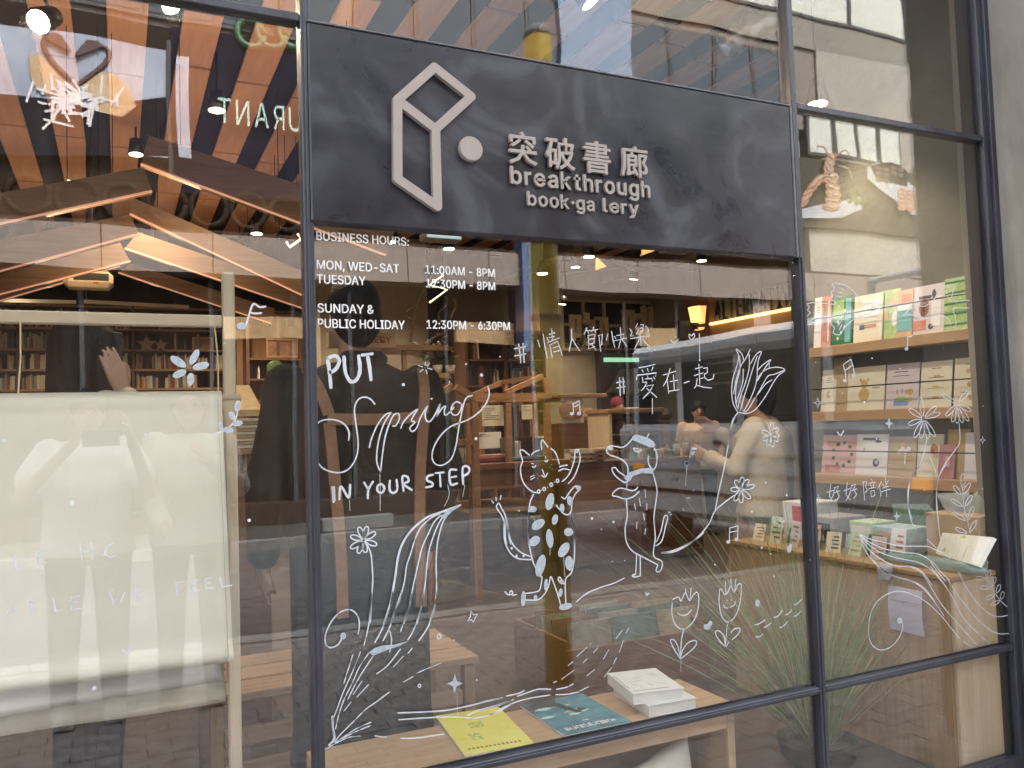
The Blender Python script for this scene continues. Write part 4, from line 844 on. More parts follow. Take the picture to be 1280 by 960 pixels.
# wooden stand
st = thing('display_stand', 'pale pine display stand holding the cream cloth banner', 'stand', (-0.35, 0.4, 0))
def sb(name, a, b, m=M_pale, **k): return boxo(name, (a[0] + .35, a[1] - .4, a[2]), (b[0] + .35, b[1] - .4, b[2]), m, st, 0.004, **k)
sb('post', (0.273, 0.4, 0.0), (0.307, 0.434, 1.817)); sb('post', (-1.0, 0.4, 0.0), (-0.966, 0.434, 1.817))
sb('crossbar', (-0.9655, 0.403, 1.657), (0.2725, 0.431, 1.692), M_palex); sb('crossbar', (-0.9655, 0.403, 0.32), (0.2725, 0.431, 0.355), M_palex)
sb('foot', (0.270, 0.15, 0.001), (0.31, 0.3995, 0.04), M_pale); sb('foot', (0.270, 0.4345, 0.001), (0.31, 0.7, 0.04), M_pale)
MB().tube([(-0.6, -0.07, 1.452), (0.66, -0.07, 1.452)], 0.009, 8).build('rod', M_palex, st, True)
for x in (-0.2, 0.12, 0.6): MB().tube([(x, -0.07, 1.45), (x + .004, -0.04, 1.56), (x, 0.0, 1.66)], 0.0022, 5).build('string', mat('twine', (0.7, 0.55, 0.3), 0.8), st)
bn = thing('cloth_banner', 'cream layered cloth banner hanging in the left window', 'banner', (-0.3, 0.31, 0.6))
def sheet(name, x0, x1, y, z0, z1, m, wav, seed, droop=0.0):
    rnd = random.Random(seed); nx, nz = 46, 36; v = []; ph = [rnd.uniform(0, 6) for _ in range(6)]
    for j in range(nz + 1):
        t = j / nz
        for i in range(nx + 1):
            u = i / nx; x = x0 + (x1 - x0) * u + (u - .0) * 0.018 * t; z = z1 + (z0 - z1) * t - droop * t * math.sin(u * 3.1) * .5
            yy = y - wav * t * (math.sin(u * 7 + ph[0]) * .6 + math.sin(u * 15 + ph[1] + t * 2) * .28 + math.sin(t * 9 + ph[2] + u * 3) * .25) - wav * .25 * math.sin(t * 26 + u * 2 + ph[3]) * .3
            if t > .93: yy -= 0.012 * math.sin((t - .93) / .07 * math.pi)
            if t < .05: yy -= 0.009 * math.sin(t / .05 * math.pi)
            v.append((x + .3, yy - .31, z - .6))
    f = [(j * (nx + 1) + i, j * (nx + 1) + i + 1, (j + 1) * (nx + 1) + i + 1, (j + 1) * (nx + 1) + i) for j in range(nz) for i in range(nx)]
    n = len(v); v2 = [(a, b + 0.0025, c) for a, b, c in v]; f2 = [tuple(k + n for k in q)[::-1] for q in f]
    edge = [(i, i + 1) for i in range(nx)] + [(nz * (nx + 1) + i, nz * (nx + 1) + i + 1) for i in range(nx)] + [(j * (nx + 1), (j + 1) * (nx + 1)) for j in range(nz)] + [(j * (nx + 1) + nx, (j + 1) * (nx + 1) + nx) for j in range(nz)]
    f3 = [(a, b, b + n, a + n) for a, b in edge]
    me = bpy.data.meshes.new(name); me.from_pydata(v + v2, [], f + f2 + f3); me.update(); me.polygons.foreach_set('use_smooth', [True] * len(me.polygons)); me.materials.append(m)
    return link(bpy.data.objects.new(name, me), bn)
sheet('front_cloth', -0.86, 0.257, 0.315, 0.735, 1.47, M_canvas, 0.017, 3)
sheet('middle_cloth', -0.87, 0.232, 0.375, 0.665, 1.43, M_canvas2, 0.012, 5)
sheet('rear_cloth', -0.88, 0.252, 0.46, 0.585, 1.45, M_canvas, 0.014, 8)
mb = MB()
for k in range(95): # stitched hem
    z = 1.44 - k * 0.0073
    mb.box((0.543 + 0.018 * (1.47 - z) / .735, -0.025, z - .6), (0.5445 + 0.018 * (1.47 - z) / .735, -0.018, z - .5965))
mb.build('stitching', mat('thread', (0.4, 0.38, 0.3), 0.8), bn, kind='stuff')

# ---- bench at the glass
bz = 0.45
be = thing('window_bench', 'oak ply bench under the middle window holding magazines and books', 'bench', (1.1, 0.17, 0))
def bb(name, a, b, m): return boxo(name, (a[0] - 1.1, a[1] - .17, a[2]), (b[0] - 1.1, b[1] - .17, b[2]), m, be, 0.002)
M_ben = wood('bench_oak', (0.46, 0.28, 0.145), (0.62, 0.41, 0.235), 0.4, 'x')
bb('seat', (0.47, 0.035, bz - 0.03), (1.752, 0.325, bz), M_ben); bb('apron', (0.5005, 0.036, bz - 0.075), (1.7215, 0.056, bz - .0305), M_ben); bb('side_panel', (1.722, 0.036, 0.0), (1.7515, 0.324, bz - 0.0305), M_oakz)
bb('side_panel', (0.47, 0.036, 0), (0.5, 0.324, bz - 0.0305), M_oakz); bb('lower_shelf', (0.5005, 0.04, 0.05), (1.7215, 0.322, 0.075), M_oak)
bb('back_panel', (0.5005, 0.312, 0.0755), (1.7215, 0.322, bz - .0305), M_oak)
def flat_book(name, lab, cat, px4, z, th, mcov, mpage, grp=None):
    """a book lying flat: px4 are the four corners of its cover in the photo"""
    q = [at(px, py, Z=z + th) for px, py in px4]; c = sum(q, Vector()) / 4; c.z = z
    a = ((q[1] - q[0]) + (q[2] - q[3])) / 4; b = ((q[3] - q[0]) + (q[2] - q[1])) / 4
    bb_ = b - a * (a.dot(b) / a.dot(a))
    t = thing(name, lab, cat, (c.x, c.y, z), math.atan2(a.y, a.x), grp); w, h = a.length, bb_.length
    return t, w, h
M_yel = mat('yellow_cover', (0.88, 0.74, 0.09), 0.45, col2=(0.93, 0.86, 0.22), scale=3)
t, w, h = flat_book('magazine', 'yellow magazine with green characters lying on the bench', 'magazine', [(552, 903), (628, 894), (690, 938), (596, 957)], bz + 0.001, 0.004, None, None, 'books lying on the window bench')
if t.location.y - h < 0.045: t.location.y = 0.045 + h
MB().box((-w, -h, 0), (w, h, 0.004)).build('pages', M_white, t); MB().box((-w, -h, 0.0042), (w, h, 0.0055)).build('cover', M_yel, t)
M_gr = mat('print_green', (0.12, 0.42, 0.12), 0.5, var=.1); M_dk = mat('print_olive', (0.32, 0.28, 0.05), 0.5)
def oncover(t, kind, body, x0, x1, y, cap, m, z=0.0058, off=0.0):
    place_text('print', body, (x0, y, z), (x1, y, z), cap, m, t, (0, 0, 1), offset=off)
rnd = random.Random(8); mb = MB()
for (bx, by, sx_, sy_, nx_, ny_) in ((-w * .30, h * .12, .42, .28, 7, 6), (-w * .52, -h * .46, .34, .34, 6, 7)):   # two blocks of brushy green characters, not legible in the photo
    for i in range(nx_):
        for j in range(ny_):
            if rnd.random() < .72: x0 = bx + w * sx_ * i / nx_; y0 = by + h * sy_ * j / ny_; mb.box((x0, y0, .0056), (x0 + w * sx_ / nx_ * rnd.uniform(.5, 1.0), y0 + h * sy_ / ny_ * rnd.uniform(.3, .8), .0059))
mb.build('print', M_gr, t)
mb = MB()
for k in range(13): mb.box((-w * .8 + k * w * .12, -h * .82, .0056), (-w * .8 + k * w * .12 + w * .07, -h * .76 + random.uniform(0, .03) * h, .0059))
mb.build('small_print', M_dk, t)
t, w, h = flat_book('magazine', 'magazine with a teal ship at sea cover lying on the bench', 'magazine', [(660, 887), (736, 874), (805, 907), (718, 928)], bz + 0.001, 0.006, None, None, 'books lying on the window bench')
if t.location.y - h < 0.045: t.location.y = 0.045 + h
MB().box((-w, -h, 0), (w, h, 0.005)).build('pages', M_white, t)
def sea():
    m = mat('sea_cover', (0.03, 0.14, 0.22), 0.25, col2=(0.12, 0.38, 0.42), scale=9, stretch=(1, 2.2, 1)); return m
MB().box((-w, -h, 0.0052), (w, h, 0.0065)).build('cover', sea(), t)
M_foam = mat('foam_print', (0.55, 0.78, 0.72), 0.3, var=.2, scale=30); M_ship = mat('ship_print', (0.03, 0.05, 0.055), 0.3)
mb = MB()
for k in range(9):
    x, y = random.uniform(-.8, .5) * w, random.uniform(-.15, .5) * h; a = random.uniform(.12, .35) * w
    mb.poly([(x - a, y, .0068), (x, y - a * .3, .0068), (x + a, y + a * .1, .0068), (x + a * .2, y + a * .35, .0068), (x - a * .5, y + a * .3, .0068)])
mb.build('foam', M_foam, t)
MB().poly([(-w * .98, h * .98, .0067), (-w * .98, h * .55, .0067), (-w * .3, h * .45, .0067), (w * .1, h * .98, .0067)]).build('dark_sky', M_ship, t)
MB().poly([(-w * .25, h * .6, .0069), (w * .05, h * .0, .0069), (w * .25, -h * .02, .0069), (0, h * .75, .0069)]).poly([(w * .3, h * .3, .0069), (w * .1, 0, .0069), (w * .55, h * .1, .0069)]).build('ship', M_ship, t)
mb = MB(); rnd = random.Random(9); x = -w * .8
while x < w * .68:   # white title strokes, too small to read in the photo
    cw_l = w * rnd.uniform(.07, .11); mb.box((x, -h * .84, .0069), (x + cw_l * .28, -h * rnd.uniform(.64, .70), .0072)); mb.box((x + cw_l * .3, -h * (.84 if rnd.random() < .5 else .72), .0069), (x + cw_l * .8, -h * (.8 if rnd.random() < .5 else .67), .0072)); x += cw_l
mb.box((-w * .1, -h * .5, .0069), (w * .1, -h * .46, .0072)); mb.build('print', M_white, t)
# two thick white books
t, w, h = flat_book('book', 'lower of the two thick white books stacked on the bench', 'book', [(783, 866), (846, 857), (900, 888), (850, 898)], bz + 0.001, 0.033, None, None, 'books lying on the window bench')
w, h = 0.085, 0.115; t.location = (1.54, 0.166, bz + .001); t.rotation_euler = (0, 0, -0.08)
M_page = mat('page_block', (0.78, 0.77, 0.72), 0.7, var=.06, scale=3, stretch=(1, 1, 90)); M_wcov = mat('white_cover', (0.82, 0.82, 0.79), 0.4, var=.02)
def thick(t, w, h, th):
    MB().box((-w + .003, -h + .003, .002), (w - .003, h - .003, th - .002)).build('pages', M_page, t); MB().box((-w, -h, 0), (w, h, .0018)).box((-w, -h, th - .0018), (w, h, th)).box((-w - .0005, -h, 0.0018), (-w + .0025, h, th - .0018)).build('cover', M_wcov, t)
thick(t, w, h, 0.034)
t = thing('book', 'upper white book with fine line drawing, stacked on the bench', 'book', (1.515, 0.178, bz + 0.036), -0.2, 'books lying on the window bench'); thick(t, .085, .112, .034)
mb = MB(); rnd = random.Random(4); M_ink = mat('ink_grey', (0.2, 0.2, 0.19), 0.6)
for k in range(9):
    p = Vector((rnd.uniform(-.06, .05), rnd.uniform(-.06, .08), .0342)); q = p + Vector((rnd.uniform(-.03, .05), rnd.uniform(-.03, .02), 0)); mb.beam(p, q, .0007, .0004)
mb.build('line_art', M_ink, t); 
mb = MB()
for k in range(16): mb.box((-.076 + k * .0075, -.092, .0341), (-.0715 + k * .0075, -.087, .0345))
for k in range(10): mb.box((-.08, -.06 + k * .014, .0341), (-.076, -.052 + k * .014, .0345))
mb.build('small_print', M_ink, t)
# cushions inside the bench
def cushion(lab, loc, rot, s, m):
    n = 18; v = []; f = []
    for side in (1, -1):
        for j in range(n + 1):
            for i in range(n + 1):
                u, w_ = i / n * 2 - 1, j / n * 2 - 1; pu = u * (1 - .07 * (1 - abs(w_)) * abs(u) ** 1.5 * 1.2); pw = w_ * (1 - .07 * (1 - abs(u)) * abs(w_) ** 1.5 * 1.2)
                th = .32 * (max(0, (1 - u * u)) * max(0, (1 - w_ * w_))) ** .38 * (1 + .05 * math.sin(u * 9 + w_ * 5))
                v.append((pu * s, side * th * s, pw * s))
    N_ = (n + 1) ** 2
    for k in range(2):
        for j in range(n):
            for i in range(n):
                a = k * N_ + j * (n + 1) + i; q = (a, a + 1, a + n + 2, a + n + 1); f.append(q if k == 0 else q[::-1])
    me = bpy.data.meshes.new('cushion'); me.from_pydata(v, [], f); me.update()
    bm = bmesh.new(); bm.from_mesh(me); bmesh.ops.remove_doubles(bm, verts=bm.verts, dist=.0008); bmesh.ops.recalc_face_normals(bm, faces=bm.faces); bm.to_mesh(me); bm.free()
    me.polygons.foreach_set('use_smooth', [True] * len(me.polygons)); me.materials.append(m)
    o = bpy.data.objects.new('cushion', me); COL.objects.link(o); o.location = loc; o.rotation_euler = rot
    return tag(o, lab, 'cushion', 'cushions stored inside the window bench')
M_cush = mat('white_cotton', (0.74, 0.72, 0.68), 0.85, var=.03, bump=.3, bscale=25); M_cush2 = mat('printed_cotton', (0.72, 0.66, 0.58), 0.85, col2=(0.55, 0.40, 0.32), scale=5, bump=.3, bscale=25)
c1 = cushion('white cushion at the right end inside the bench', (1.53, 0.15, 0.165), (R(12), R(-16), R(6)), 0.152, M_cush)
c2 = cushion('cushion with a brown round print, left inside the bench', (1.21, 0.13, 0.14), (R(16), R(-30), R(-6)), 0.135, M_cush2)
c3 = cushion('plain pale cushion at the back left inside the bench', (0.85, 0.17, 0.21), (R(10), R(10), R(0)), 0.14, M_cush)
mb = MB()
for r_, k in ((.055, 0), (.035, 1)):
    mb.tube([(r_ * math.cos(a * math.pi / 8) - .02, -.092 - .0 + .35 * 0, r_ * math.sin(a * math.pi / 8) + .02) for a in range(17)], .003, 5)
mb.build('round_print', mat('brown_print', (0.22, 0.08, 0.06), 0.7), c2)

# ---- low slatted bench further in
lb = thing('low_bench', 'low pale wooden bench with slatted sides standing behind the window bench', 'bench', (0.80, 1.32, 0))
for y in (-.28, -.1, .08): boxo('seat_slat', (-.55, y, .40), (.5, y + .16, .43), wood('light_oak', (0.42, 0.28, 0.18), (0.55, 0.4, 0.27), .5, 'x'), lb, .003)
for x in (-.52, .44):
    for y in (-.27, .19): boxo('leg', (x, y, 0), (x + .045, y + .045, .3995), M_oakz, lb, .003)
for z in (.12, .24): boxo('rail', (-.47, -.26, z), (.435, -.235, z + .06), MATS['light_oak'], lb, .003)
# ---- low crate of magazines and stacks seen through the middle pane
cr = thing('book_crate', 'low open wooden crate of magazines on the floor behind the window', 'crate', (2.35, 1.75, 0))
for a, b in (((-.42, -.3, 0), (.42, -.28, .26)), ((-.42, .28, 0), (.42, .3, .3)), ((-.42, -.2795, 0), (-.4, .2795, .3)), ((.4, -.2795, 0), (.42, .2795, .3)), ((-.3995, -.2795, 0), (.3995, .2795, .02))): boxo('crate_panel', a, b, M_brown, cr, .002)
magc = [(0.2, 0.18, 0.13), (0.1, 0.15, 0.14), (0.28, 0.23, 0.16), (0.16, 0.09, 0.06), (0.25, 0.25, 0.22), (0.08, 0.12, 0.11)]
for k in range(11):
    o = MB().hexa([(-.13, 0, 0), (.13, 0, 0), (.13, .008, 0), (-.13, .008, 0)], [(-.13, .07, .33), (.13, .07, .33), (.13, .078, .33), (-.13, .078, .33)]).build('magazine', mat('mag%d' % (k % 6), magc[k % 6], .4, col2=tuple(min(1, c * 1.9) for c in magc[k % 6]), scale=14))
    o.location = (2.12 + (k % 3) * .27 + random.uniform(-.02, .02), 1.52 + (k // 3) * .11, .021); o.rotation_euler = (0, 0, random.uniform(-.06, .06)); tag(o, ['left', 'middle', 'right'][k % 3] + ' magazine in the ' + ['front', 'second', 'third', 'back'][k // 3] + ' row of the low wooden crate', 'magazine', 'magazines in the low crate')

# ================================================================ RIGHT SIDE WALL: LEDGES, CARDS, CABINET
sw = []
M_ledge = wood('ledge_oak', (0.38, 0.24, 0.13), (0.5, 0.34, 0.2), .5, 'y')
for k, (z, nm) in enumerate(((1.69, 'top'), (1.365, 'middle'), (1.055, 'lowest'))):
    t = thing('wall_ledge', '%s oak display ledge on the right side wall' % nm, 'shelf', (3.25, 0.65, z), 0, 'oak display ledges on the side wall')
    boxo('ledge_board', (-.055, -.56, -.048), (.0495, .46, 0.0), M_ledge, t, .002)
    zz = {1.69: .145, 1.365: .115, 1.055: .115}[z]
    MB().tube([(-.05, -.55, zz), (-.05, .45, zz)], .0035, 6).build('wire_rail', M_black, t); 
    for y in (-.55, .45): MB().tube([(-.05, y, zz), (.049, y, zz)], .003, 6).build('wire_bracket', M_black, t)
def paint(name, c, c2=None, sc=10, **k): return mat(name, c, .55, col2=c2, scale=sc, **k)
CARD_GROUP = 'greeting cards and prints on the side wall ledges'
def card(px0, px1, pyt, z, m, lab, th=.004, marks=None, name='greeting_card', X=3.245, cat='card', copies=1, tilt=.03, dz=0.0):
    a = at(px0, 500, X=X); b = at(px1, 500, X=X); y1, y0 = max(a.y, b.y), min(a.y, b.y)
    top = at((px0 + px1) / 2, pyt, X=X + tilt).z; h = top - z
    t = thing(name, lab, cat, (X, (y0 + y1) / 2, z + .001 + dz), 0, CARD_GROUP); hw = (y1 - y0) / 2
    for c in range(copies):
        o = c * (th + .002)
        MB().hexa([(o, -hw, 0), (o + th, -hw, 0), (o + th, hw, 0), (o, hw, 0)], [(o + tilt, -hw + .004 * c, h), (o + tilt + th, -hw + .004 * c, h), (o + tilt + th, hw + .004 * c, h), (o + tilt, hw + .004 * c, h)]).build('sheet', m, t)
    if marks:
        mb = {}
        for (mm, shape, cy, cz, sy, sz) in marks:     # cy from -1 (far) to 1 (near), cz 0..1
            P = lambda u, v: Vector((-.0012 + tilt * v, -u * hw, v * h)); b_ = mb.setdefault(mm.name, (MB(), mm))[0]
            if shape == 'r': b_.hexa([P(cy - sy, cz - sz), P(cy + sy, cz - sz), P(cy + sy, cz - sz) + Vector((.001, 0, 0)), P(cy - sy, cz - sz) + Vector((.001, 0, 0))], [P(cy - sy, cz + sz), P(cy + sy, cz + sz), P(cy + sy, cz + sz) + Vector((.001, 0, 0)), P(cy - sy, cz + sz) + Vector((.001, 0, 0))])
            else: b_.prism([P(cy + sy * math.cos(i * math.pi / 6), cz + sz * math.sin(i * math.pi / 6)) for i in range(12)], (.001, 0, 0))
        for k_, (b_, mm) in mb.items(): b_.build('print', mm, t)
    return t
c_cream = paint('card_cream', (0.66, 0.62, 0.48), (0.72, 0.68, 0.56)); c_white = paint('card_white', (0.72, 0.72, 0.74), (0.78, 0.78, 0.8)); c_lil = paint('card_lilac', (0.56, 0.50, 0.54), (0.64, 0.58, 0.61)); c_pink = paint('card_pink', (0.60, 0.36, 0.38), (0.66, 0.45, 0.46)); c_red = paint('card_red', (0.42, 0.17, 0.2), (0.5, 0.24, 0.27))
c_green = paint('card_green', (0.22, 0.4, 0.1), (0.5, 0.62, 0.36), 25); c_dgreen = paint('print_dark_green', (0.03, 0.16, 0.07)); c_or = paint('card_orange', (0.52, 0.32, 0.2), (0.6, 0.45, 0.32)); c_teal = paint('card_teal', (0.12, 0.35, 0.38), (0.2, 0.5, 0.5)); c_ink = paint('print_ink', (0.06, 0.07, 0.12)); c_kraft = paint('kraft', (0.42, 0.31, 0.19), (0.5, 0.38, 0.25)); c_gold = paint('print_gold', (0.55, 0.38, 0.15)); c_rust = paint('card_rust', (0.42, 0.16, 0.1), (0.6, 0.3, 0.2), 30); c_brown = paint('print_brown', (0.28, 0.14, 0.08)); c_redp = paint('print_red', (0.5, 0.04, 0.04)); c_grn2 = paint('print_green2', (0.3, 0.5, 0.15)); c_blue = paint('print_blue', (0.2, 0.3, 0.55))
def txt(n, z0=.8, m=None, w=.5): return [(m or c_ink, 'r', 0, z0 - i * .05, w * random.uniform(.5, 1), .006) for i in range(n)]
Zt, Zm, Zl = 1.69, 1.365, 1.055
card(1020, 1030, 372, Zt, c_white, 'thin white card at the far end of the top ledge', marks=txt(3))
card(1029, 1041, 370, Zt, c_rust, 'narrow rust red print at the far end of the top ledge', .006, [(c_white, 'r', .5, .5, .12, .4), (c_brown, 'o', -.3, .6, .4, .2)], X=3.235)
card(1041, 1068, 371, Zt, c_dgreen, 'dark green star patterned print on the top ledge', .006, [(c_white, 'o', -.3 + .3 * (k % 3), .15 + .11 * k, .1, .035) for k in range(7)] + [(c_teal, 'r', .6, .5, .25, .45), (c_grn2, 'r', -.3, .75, .5, .18)])
card(1070, 1106, 368, Zt, c_cream, 'cream card with a small row of houses on the top ledge', .005, [(c_ink, 'r', -.4, .32, .18, .05), (c_rust, 'r', .2, .33, .4, .035), (c_white, 'r', .2, .7, .6, .18)], X=3.235)
card(1103, 1128, 362, Zt, c_green, 'yellow green illustrated print left of centre on the top ledge', .006, [(c_or, 'o', .2, .75, .3, .12), (c_white, 'o', .5, .4, .3, .15), (c_gold, 'r', -.4, .5, .3, .1)])
card(1124, 1144, 362, Zt, c_or, 'orange and blue landscape print in the middle of the top ledge', .006, [(c_teal, 'r', 0, .35, .9, .22), (c_white, 'r', 0, .62, .9, .06), (c_rust, 'r', .2, .82, .6, .08)], X=3.24)
card(1144, 1184, 356, Zt, c_lil, 'pale grey print of a dark red cup on the top ledge', .006, [(c_brown, 'o', -.25, .55, .33, .18), (c_redp, 'o', -.28, .5, .18, .13), (c_ink, 'r', -.2, .76, .4, .03), (c_rust, 'r', -.5, .2, .4, .1), (c_ink, 'o', .35, .8, .12, .1), (c_white, 'r', .5, .45, .3, .3), (c_ink, 'o', .2, .15, .16, .06)])
card(1184, 1229, 345, Zt, c_green, 'large bright green striped print at the near end of the top ledge', .012, [(c_dgreen, 'r', 0, .12 + .2 * k, .98, .018) for k in range(5)] + [(c_white, 'r', .93, .5, .06, .5)] + [(c_grn2, 'o', -.5 + .4 * k, .3 + .17 * k, .3, .12) for k in range(3)])
card(1025, 1043, 463, Zm, c_cream, 'small cream card stack at the far end of the middle ledge', .003, txt(3, .8, c_dgreen) + [(c_gold, 'o', 0, .4, .3, .1)], copies=3)
card(1040, 1062, 447, Zm, c_kraft, 'tall plain beige card on the middle ledge', .004, [(c_cream, 'r', .8, .5, .12, .5)], X=3.25)
card(1058, 1104, 459, Zm, c_cream, 'cream card with a golden bear on the middle ledge', .004, [(c_gold, 'o', -.1, .36, .28, .16), (c_gold, 'o', -.1, .6, .2, .1), (c_gold, 'o', -.3, .7, .07, .04), (c_gold, 'o', .1, .7, .07, .04), (c_ink, 'r', .55, .5, .2, .008)], copies=3)
card(1106, 1147, 455, Zm, c_lil, 'lilac card with a decorated birthday cake on the middle ledge', .004, [(c_ink, 'r', -.1, .82, .4, .007), (c_ink, 'r', -.1, .73, .5, .006), (c_grn2, 'o', -.05, .2, .42, .07), (c_blue, 'r', -.05, .12, .45, .05), (c_rust, 'r', -.3, .38, .03, .05), (c_rust, 'r', 0, .4, .03, .05), (c_gold, 'o', .5, .36, .18, .07), (c_or, 'o', .5, .2, .16, .06), (c_rust, 'r', .25, .37, .03, .05)], copies=2)
card(1149, 1188, 452, Zm, c_cream, 'cream card with four small sleeping animals on the middle ledge', .004, [(c_ink, 'r', 0, .85, .3, .008), (c_gold, 'o', .05, .68, .25, .025), (c_brown, 'r', 0, .65, .5, .007), (c_gold, 'o', 0, .45, .25, .025), (c_grn2, 'r', 0, .42, .5, .007), (c_gold, 'o', 0, .22, .25, .025), (c_brown, 'r', 0, .19, .5, .007)])
card(1191, 1235, 447, Zm, c_cream, 'cream card with three pairs of fruit at the near end of the middle ledge', .004, [(c_ink, 'r', .1, .87, .45, .007)] + [(mm, 'o', cy, cz, .13, .055) for mm, cy, cz in ((c_gold, -.2, .72), (c_or, .25, .7), (c_rust, -.1, .45), (c_or, .35, .42), (c_gold, 0, .18), (c_rust, .4, .17))] + [(c_ink, 'r', -.4, .56, .2, .006), (c_ink, 'r', -.35, .29, .2, .006)], copies=3)
card(1022, 1068, 544, Zl, c_pink, 'pink card with a green wreath at the far end of the lowest ledge', .004, [(c_dgreen, 'o', .1 + .5 * math.cos(k * .7), .5 + .3 * math.sin(k * .7), .09, .05) for k in range(9)] + [(c_rust, 'r', -.4, .12, .4, .1)])
card(1064, 1103, 543, Zl, c_white, 'white card with small blue grey drawings on the lowest ledge', .004, [(c_ink, 'r', -.1, .88, .5, .03), (c_ink, 'o', .4, .82, .2, .03), (c_ink, 'o', .3, .3, .2, .1), (c_white, 'o', .35, .32, .12, .06), (c_ink, 'r', -.5, .6, .02, .06)], X=3.24)
card(1101, 1138, 546, Zl, c_kraft, 'kraft card with a white bouquet on the lowest ledge', .004, [(c_white, 'o', -.1 + .2 * k, .62 + .07 * (k % 2), .14, .06) for k in range(4)] + [(c_white, 'r', .3, .42, .04, .12), (c_or, 'o', .1, .8, .2, .06), (c_grn2, 'o', -.4, .7, .2, .05)])
card(1140, 1172, 543, Zl, c_cream, 'cream card with a red pressed flower on the lowest ledge', .004, [(c_rust, 'o', .3, .66, .3, .12), (c_redp, 'o', .2, .6, .15, .06), (c_pink, 'o', .5, .5, .25, .06)], X=3.25)
card(1166, 1186, 556, Zl, c_red, 'crimson card partly hidden on the lowest ledge', .004, [(c_pink, 'r', .1, .5, .3, .15)], X=3.235)
card(1177, 1205, 537, Zl, c_kraft, 'stack of ochre edged cards on the lowest ledge', .003, [(c_gold, 'r', 0, .75, .8, .14)], copies=5, X=3.252)
card(1199, 1243, 541, Zl, c_white, 'white card with a blue bottle at the near end of the lowest ledge', .004, [(c_ink, 'o', 0, .85, .22, .05), (c_white, 'o', 0, .85, .17, .035), (c_ink, 'r', .05, .36, .3, .15), (c_white, 'r', .05, .36, .25, .125), (c_ink, 'r', .05, .56, .1, .06), (c_ink, 'r', .05, .4, .18, .02), (c_ink, 'r', .05, .32, .18, .02)], copies=4)
# cabinet under the ledges
cab = thing('oak_cabinet', 'pale oak plank cabinet under the side wall ledges', 'cabinet', (2.99, 0.66, 0))
boxo('carcass', (-.19, -.61, 0), (.305, .6, .716), M_oakz, cab, 0)
for i in range(4):
    y0 = -.612 + i * .305; boxo('side_plank', (-.209, y0 + .001, 0.002), (-.1905, y0 + .3035, .714), M_oakz, cab, .0015)
for i, (a, b) in enumerate(((-.2, -.12), (-.119, -.02), (-.019, .1), (.101, .2), (.201, .3))):
    boxo('end_plank', (a, -.628, .002), (b, -.6115, .714), wood('plank%d' % i, (0.52 + .05 * (i % 3), 0.38 + .045 * (i % 3), 0.26 + .03 * (i % 2)), (0.72, 0.58, 0.43), .5, 'z'), cab, .0015)
boxo('top_board', (-.215, -.635, .7165), (.308, .6, .735), M_oaky, cab, .002)
p = at(1098, 735, X=2.779); q = at(1150, 792, X=2.779)
nt_ = thing('paper_note', 'lilac paper note taped to the side of the oak cabinet', 'note', (2.777, 0.35, .55), 0)
yy0, yy1 = at(1155, 760, X=2.777).y, at(1113, 760, X=2.777).y; z1, z0 = at(1133, 735, X=2.777).z, at(1137, 791, X=2.777).z
nt_.location = (2.777, (yy0 + yy1) / 2, (z0 + z1) / 2); hw, hh = (yy1 - yy0) / 2, (z1 - z0) / 2
mb = MB()
for k in range(6):
    a, b = -hh + 2 * hh * k / 6, -hh + 2 * hh * (k + 1) / 6; xa, xb = -.004 - .008 * math.sin(k / 6 * 3.1), -.004 - .008 * math.sin((k + 1) / 6 * 3.1)
    mb.hexa([(xa, -hw, a), (xa, hw, a), (xa - .0006, hw, a), (xa - .0006, -hw, a)], [(xb, -hw, b), (xb, hw, b), (xb - .0006, hw, b), (xb - .0006, -hw, b)])
mb.build('paper', mat('lilac_paper', (0.55, 0.52, 0.66), 0.7, var=.03), nt_)
MB().box((-.0125, -hw * .9, hh * .38), (-.0118, hw * .9, hh * .4)).box((-.0135, -hw * .7, hh * .3), (-.0126, hw * .2, hh * .31)).build('pencil_line', M_ink, nt_)
# goods on and above the cabinet top
zc = 0.736
def box_thing(name, lab, cat, a, b, m, group=None, rz=0, ch=.003, extra=None):
    a, b = Vector(a), Vector(b); c = Vector(((a.x + b.x) / 2, (a.y + b.y) / 2, min(a.z, b.z)))
    t = thing(name, lab, cat, c, rz, group); h = Vector((abs(a.x - b.x) / 2, abs(a.y - b.y) / 2, 0)); H = abs(a.z - b.z)
    MB().box((-h.x, -h.y, 0), (h.x, h.y, H), ch).build('body', m, t)
    if extra: extra(t, h, H)
    return t
def flapbox(t, h, H):
    MB().box((-h.x - .0012, -h.y * .8, H * .15), (-h.x - .0002, h.y * .8, H * .85)).build('print', c_white, t)
G2 = 'goods crowded on the oak cabinet'
box_thing('gift_box', 'white gift box with a red label at the far end of the cabinet', 'box', (3.0, .95, zc), (3.2, 1.12, zc + .19), c_white, G2, extra=lambda t, h, H: MB().box((-h.x - .001, -h.y * .5, H * .5), (-h.x, h.y * .2, H * .9)).build('label_print', c_redp, t))
box_thing('gift_box', 'grey box with a black front beside the white gift box', 'box', (2.95, .74, zc), (3.15, .9, zc + .14), mat('grey_card', (.35, .34, .36), .6), G2, extra=lambda t, h, H: MB().box((-h.x - .001, -h.y * .7, H * .15), (-h.x, h.y * .7, H * .8)).build('window', M_black, t))
box_thing('gift_box', 'pale green patterned box in the middle of the cabinet', 'box', (3.0, .57, zc), (3.15, .7, zc + .13), paint('mint', (.4, .58, .4), (.6, .7, .5), 30), G2, extra=flapbox)
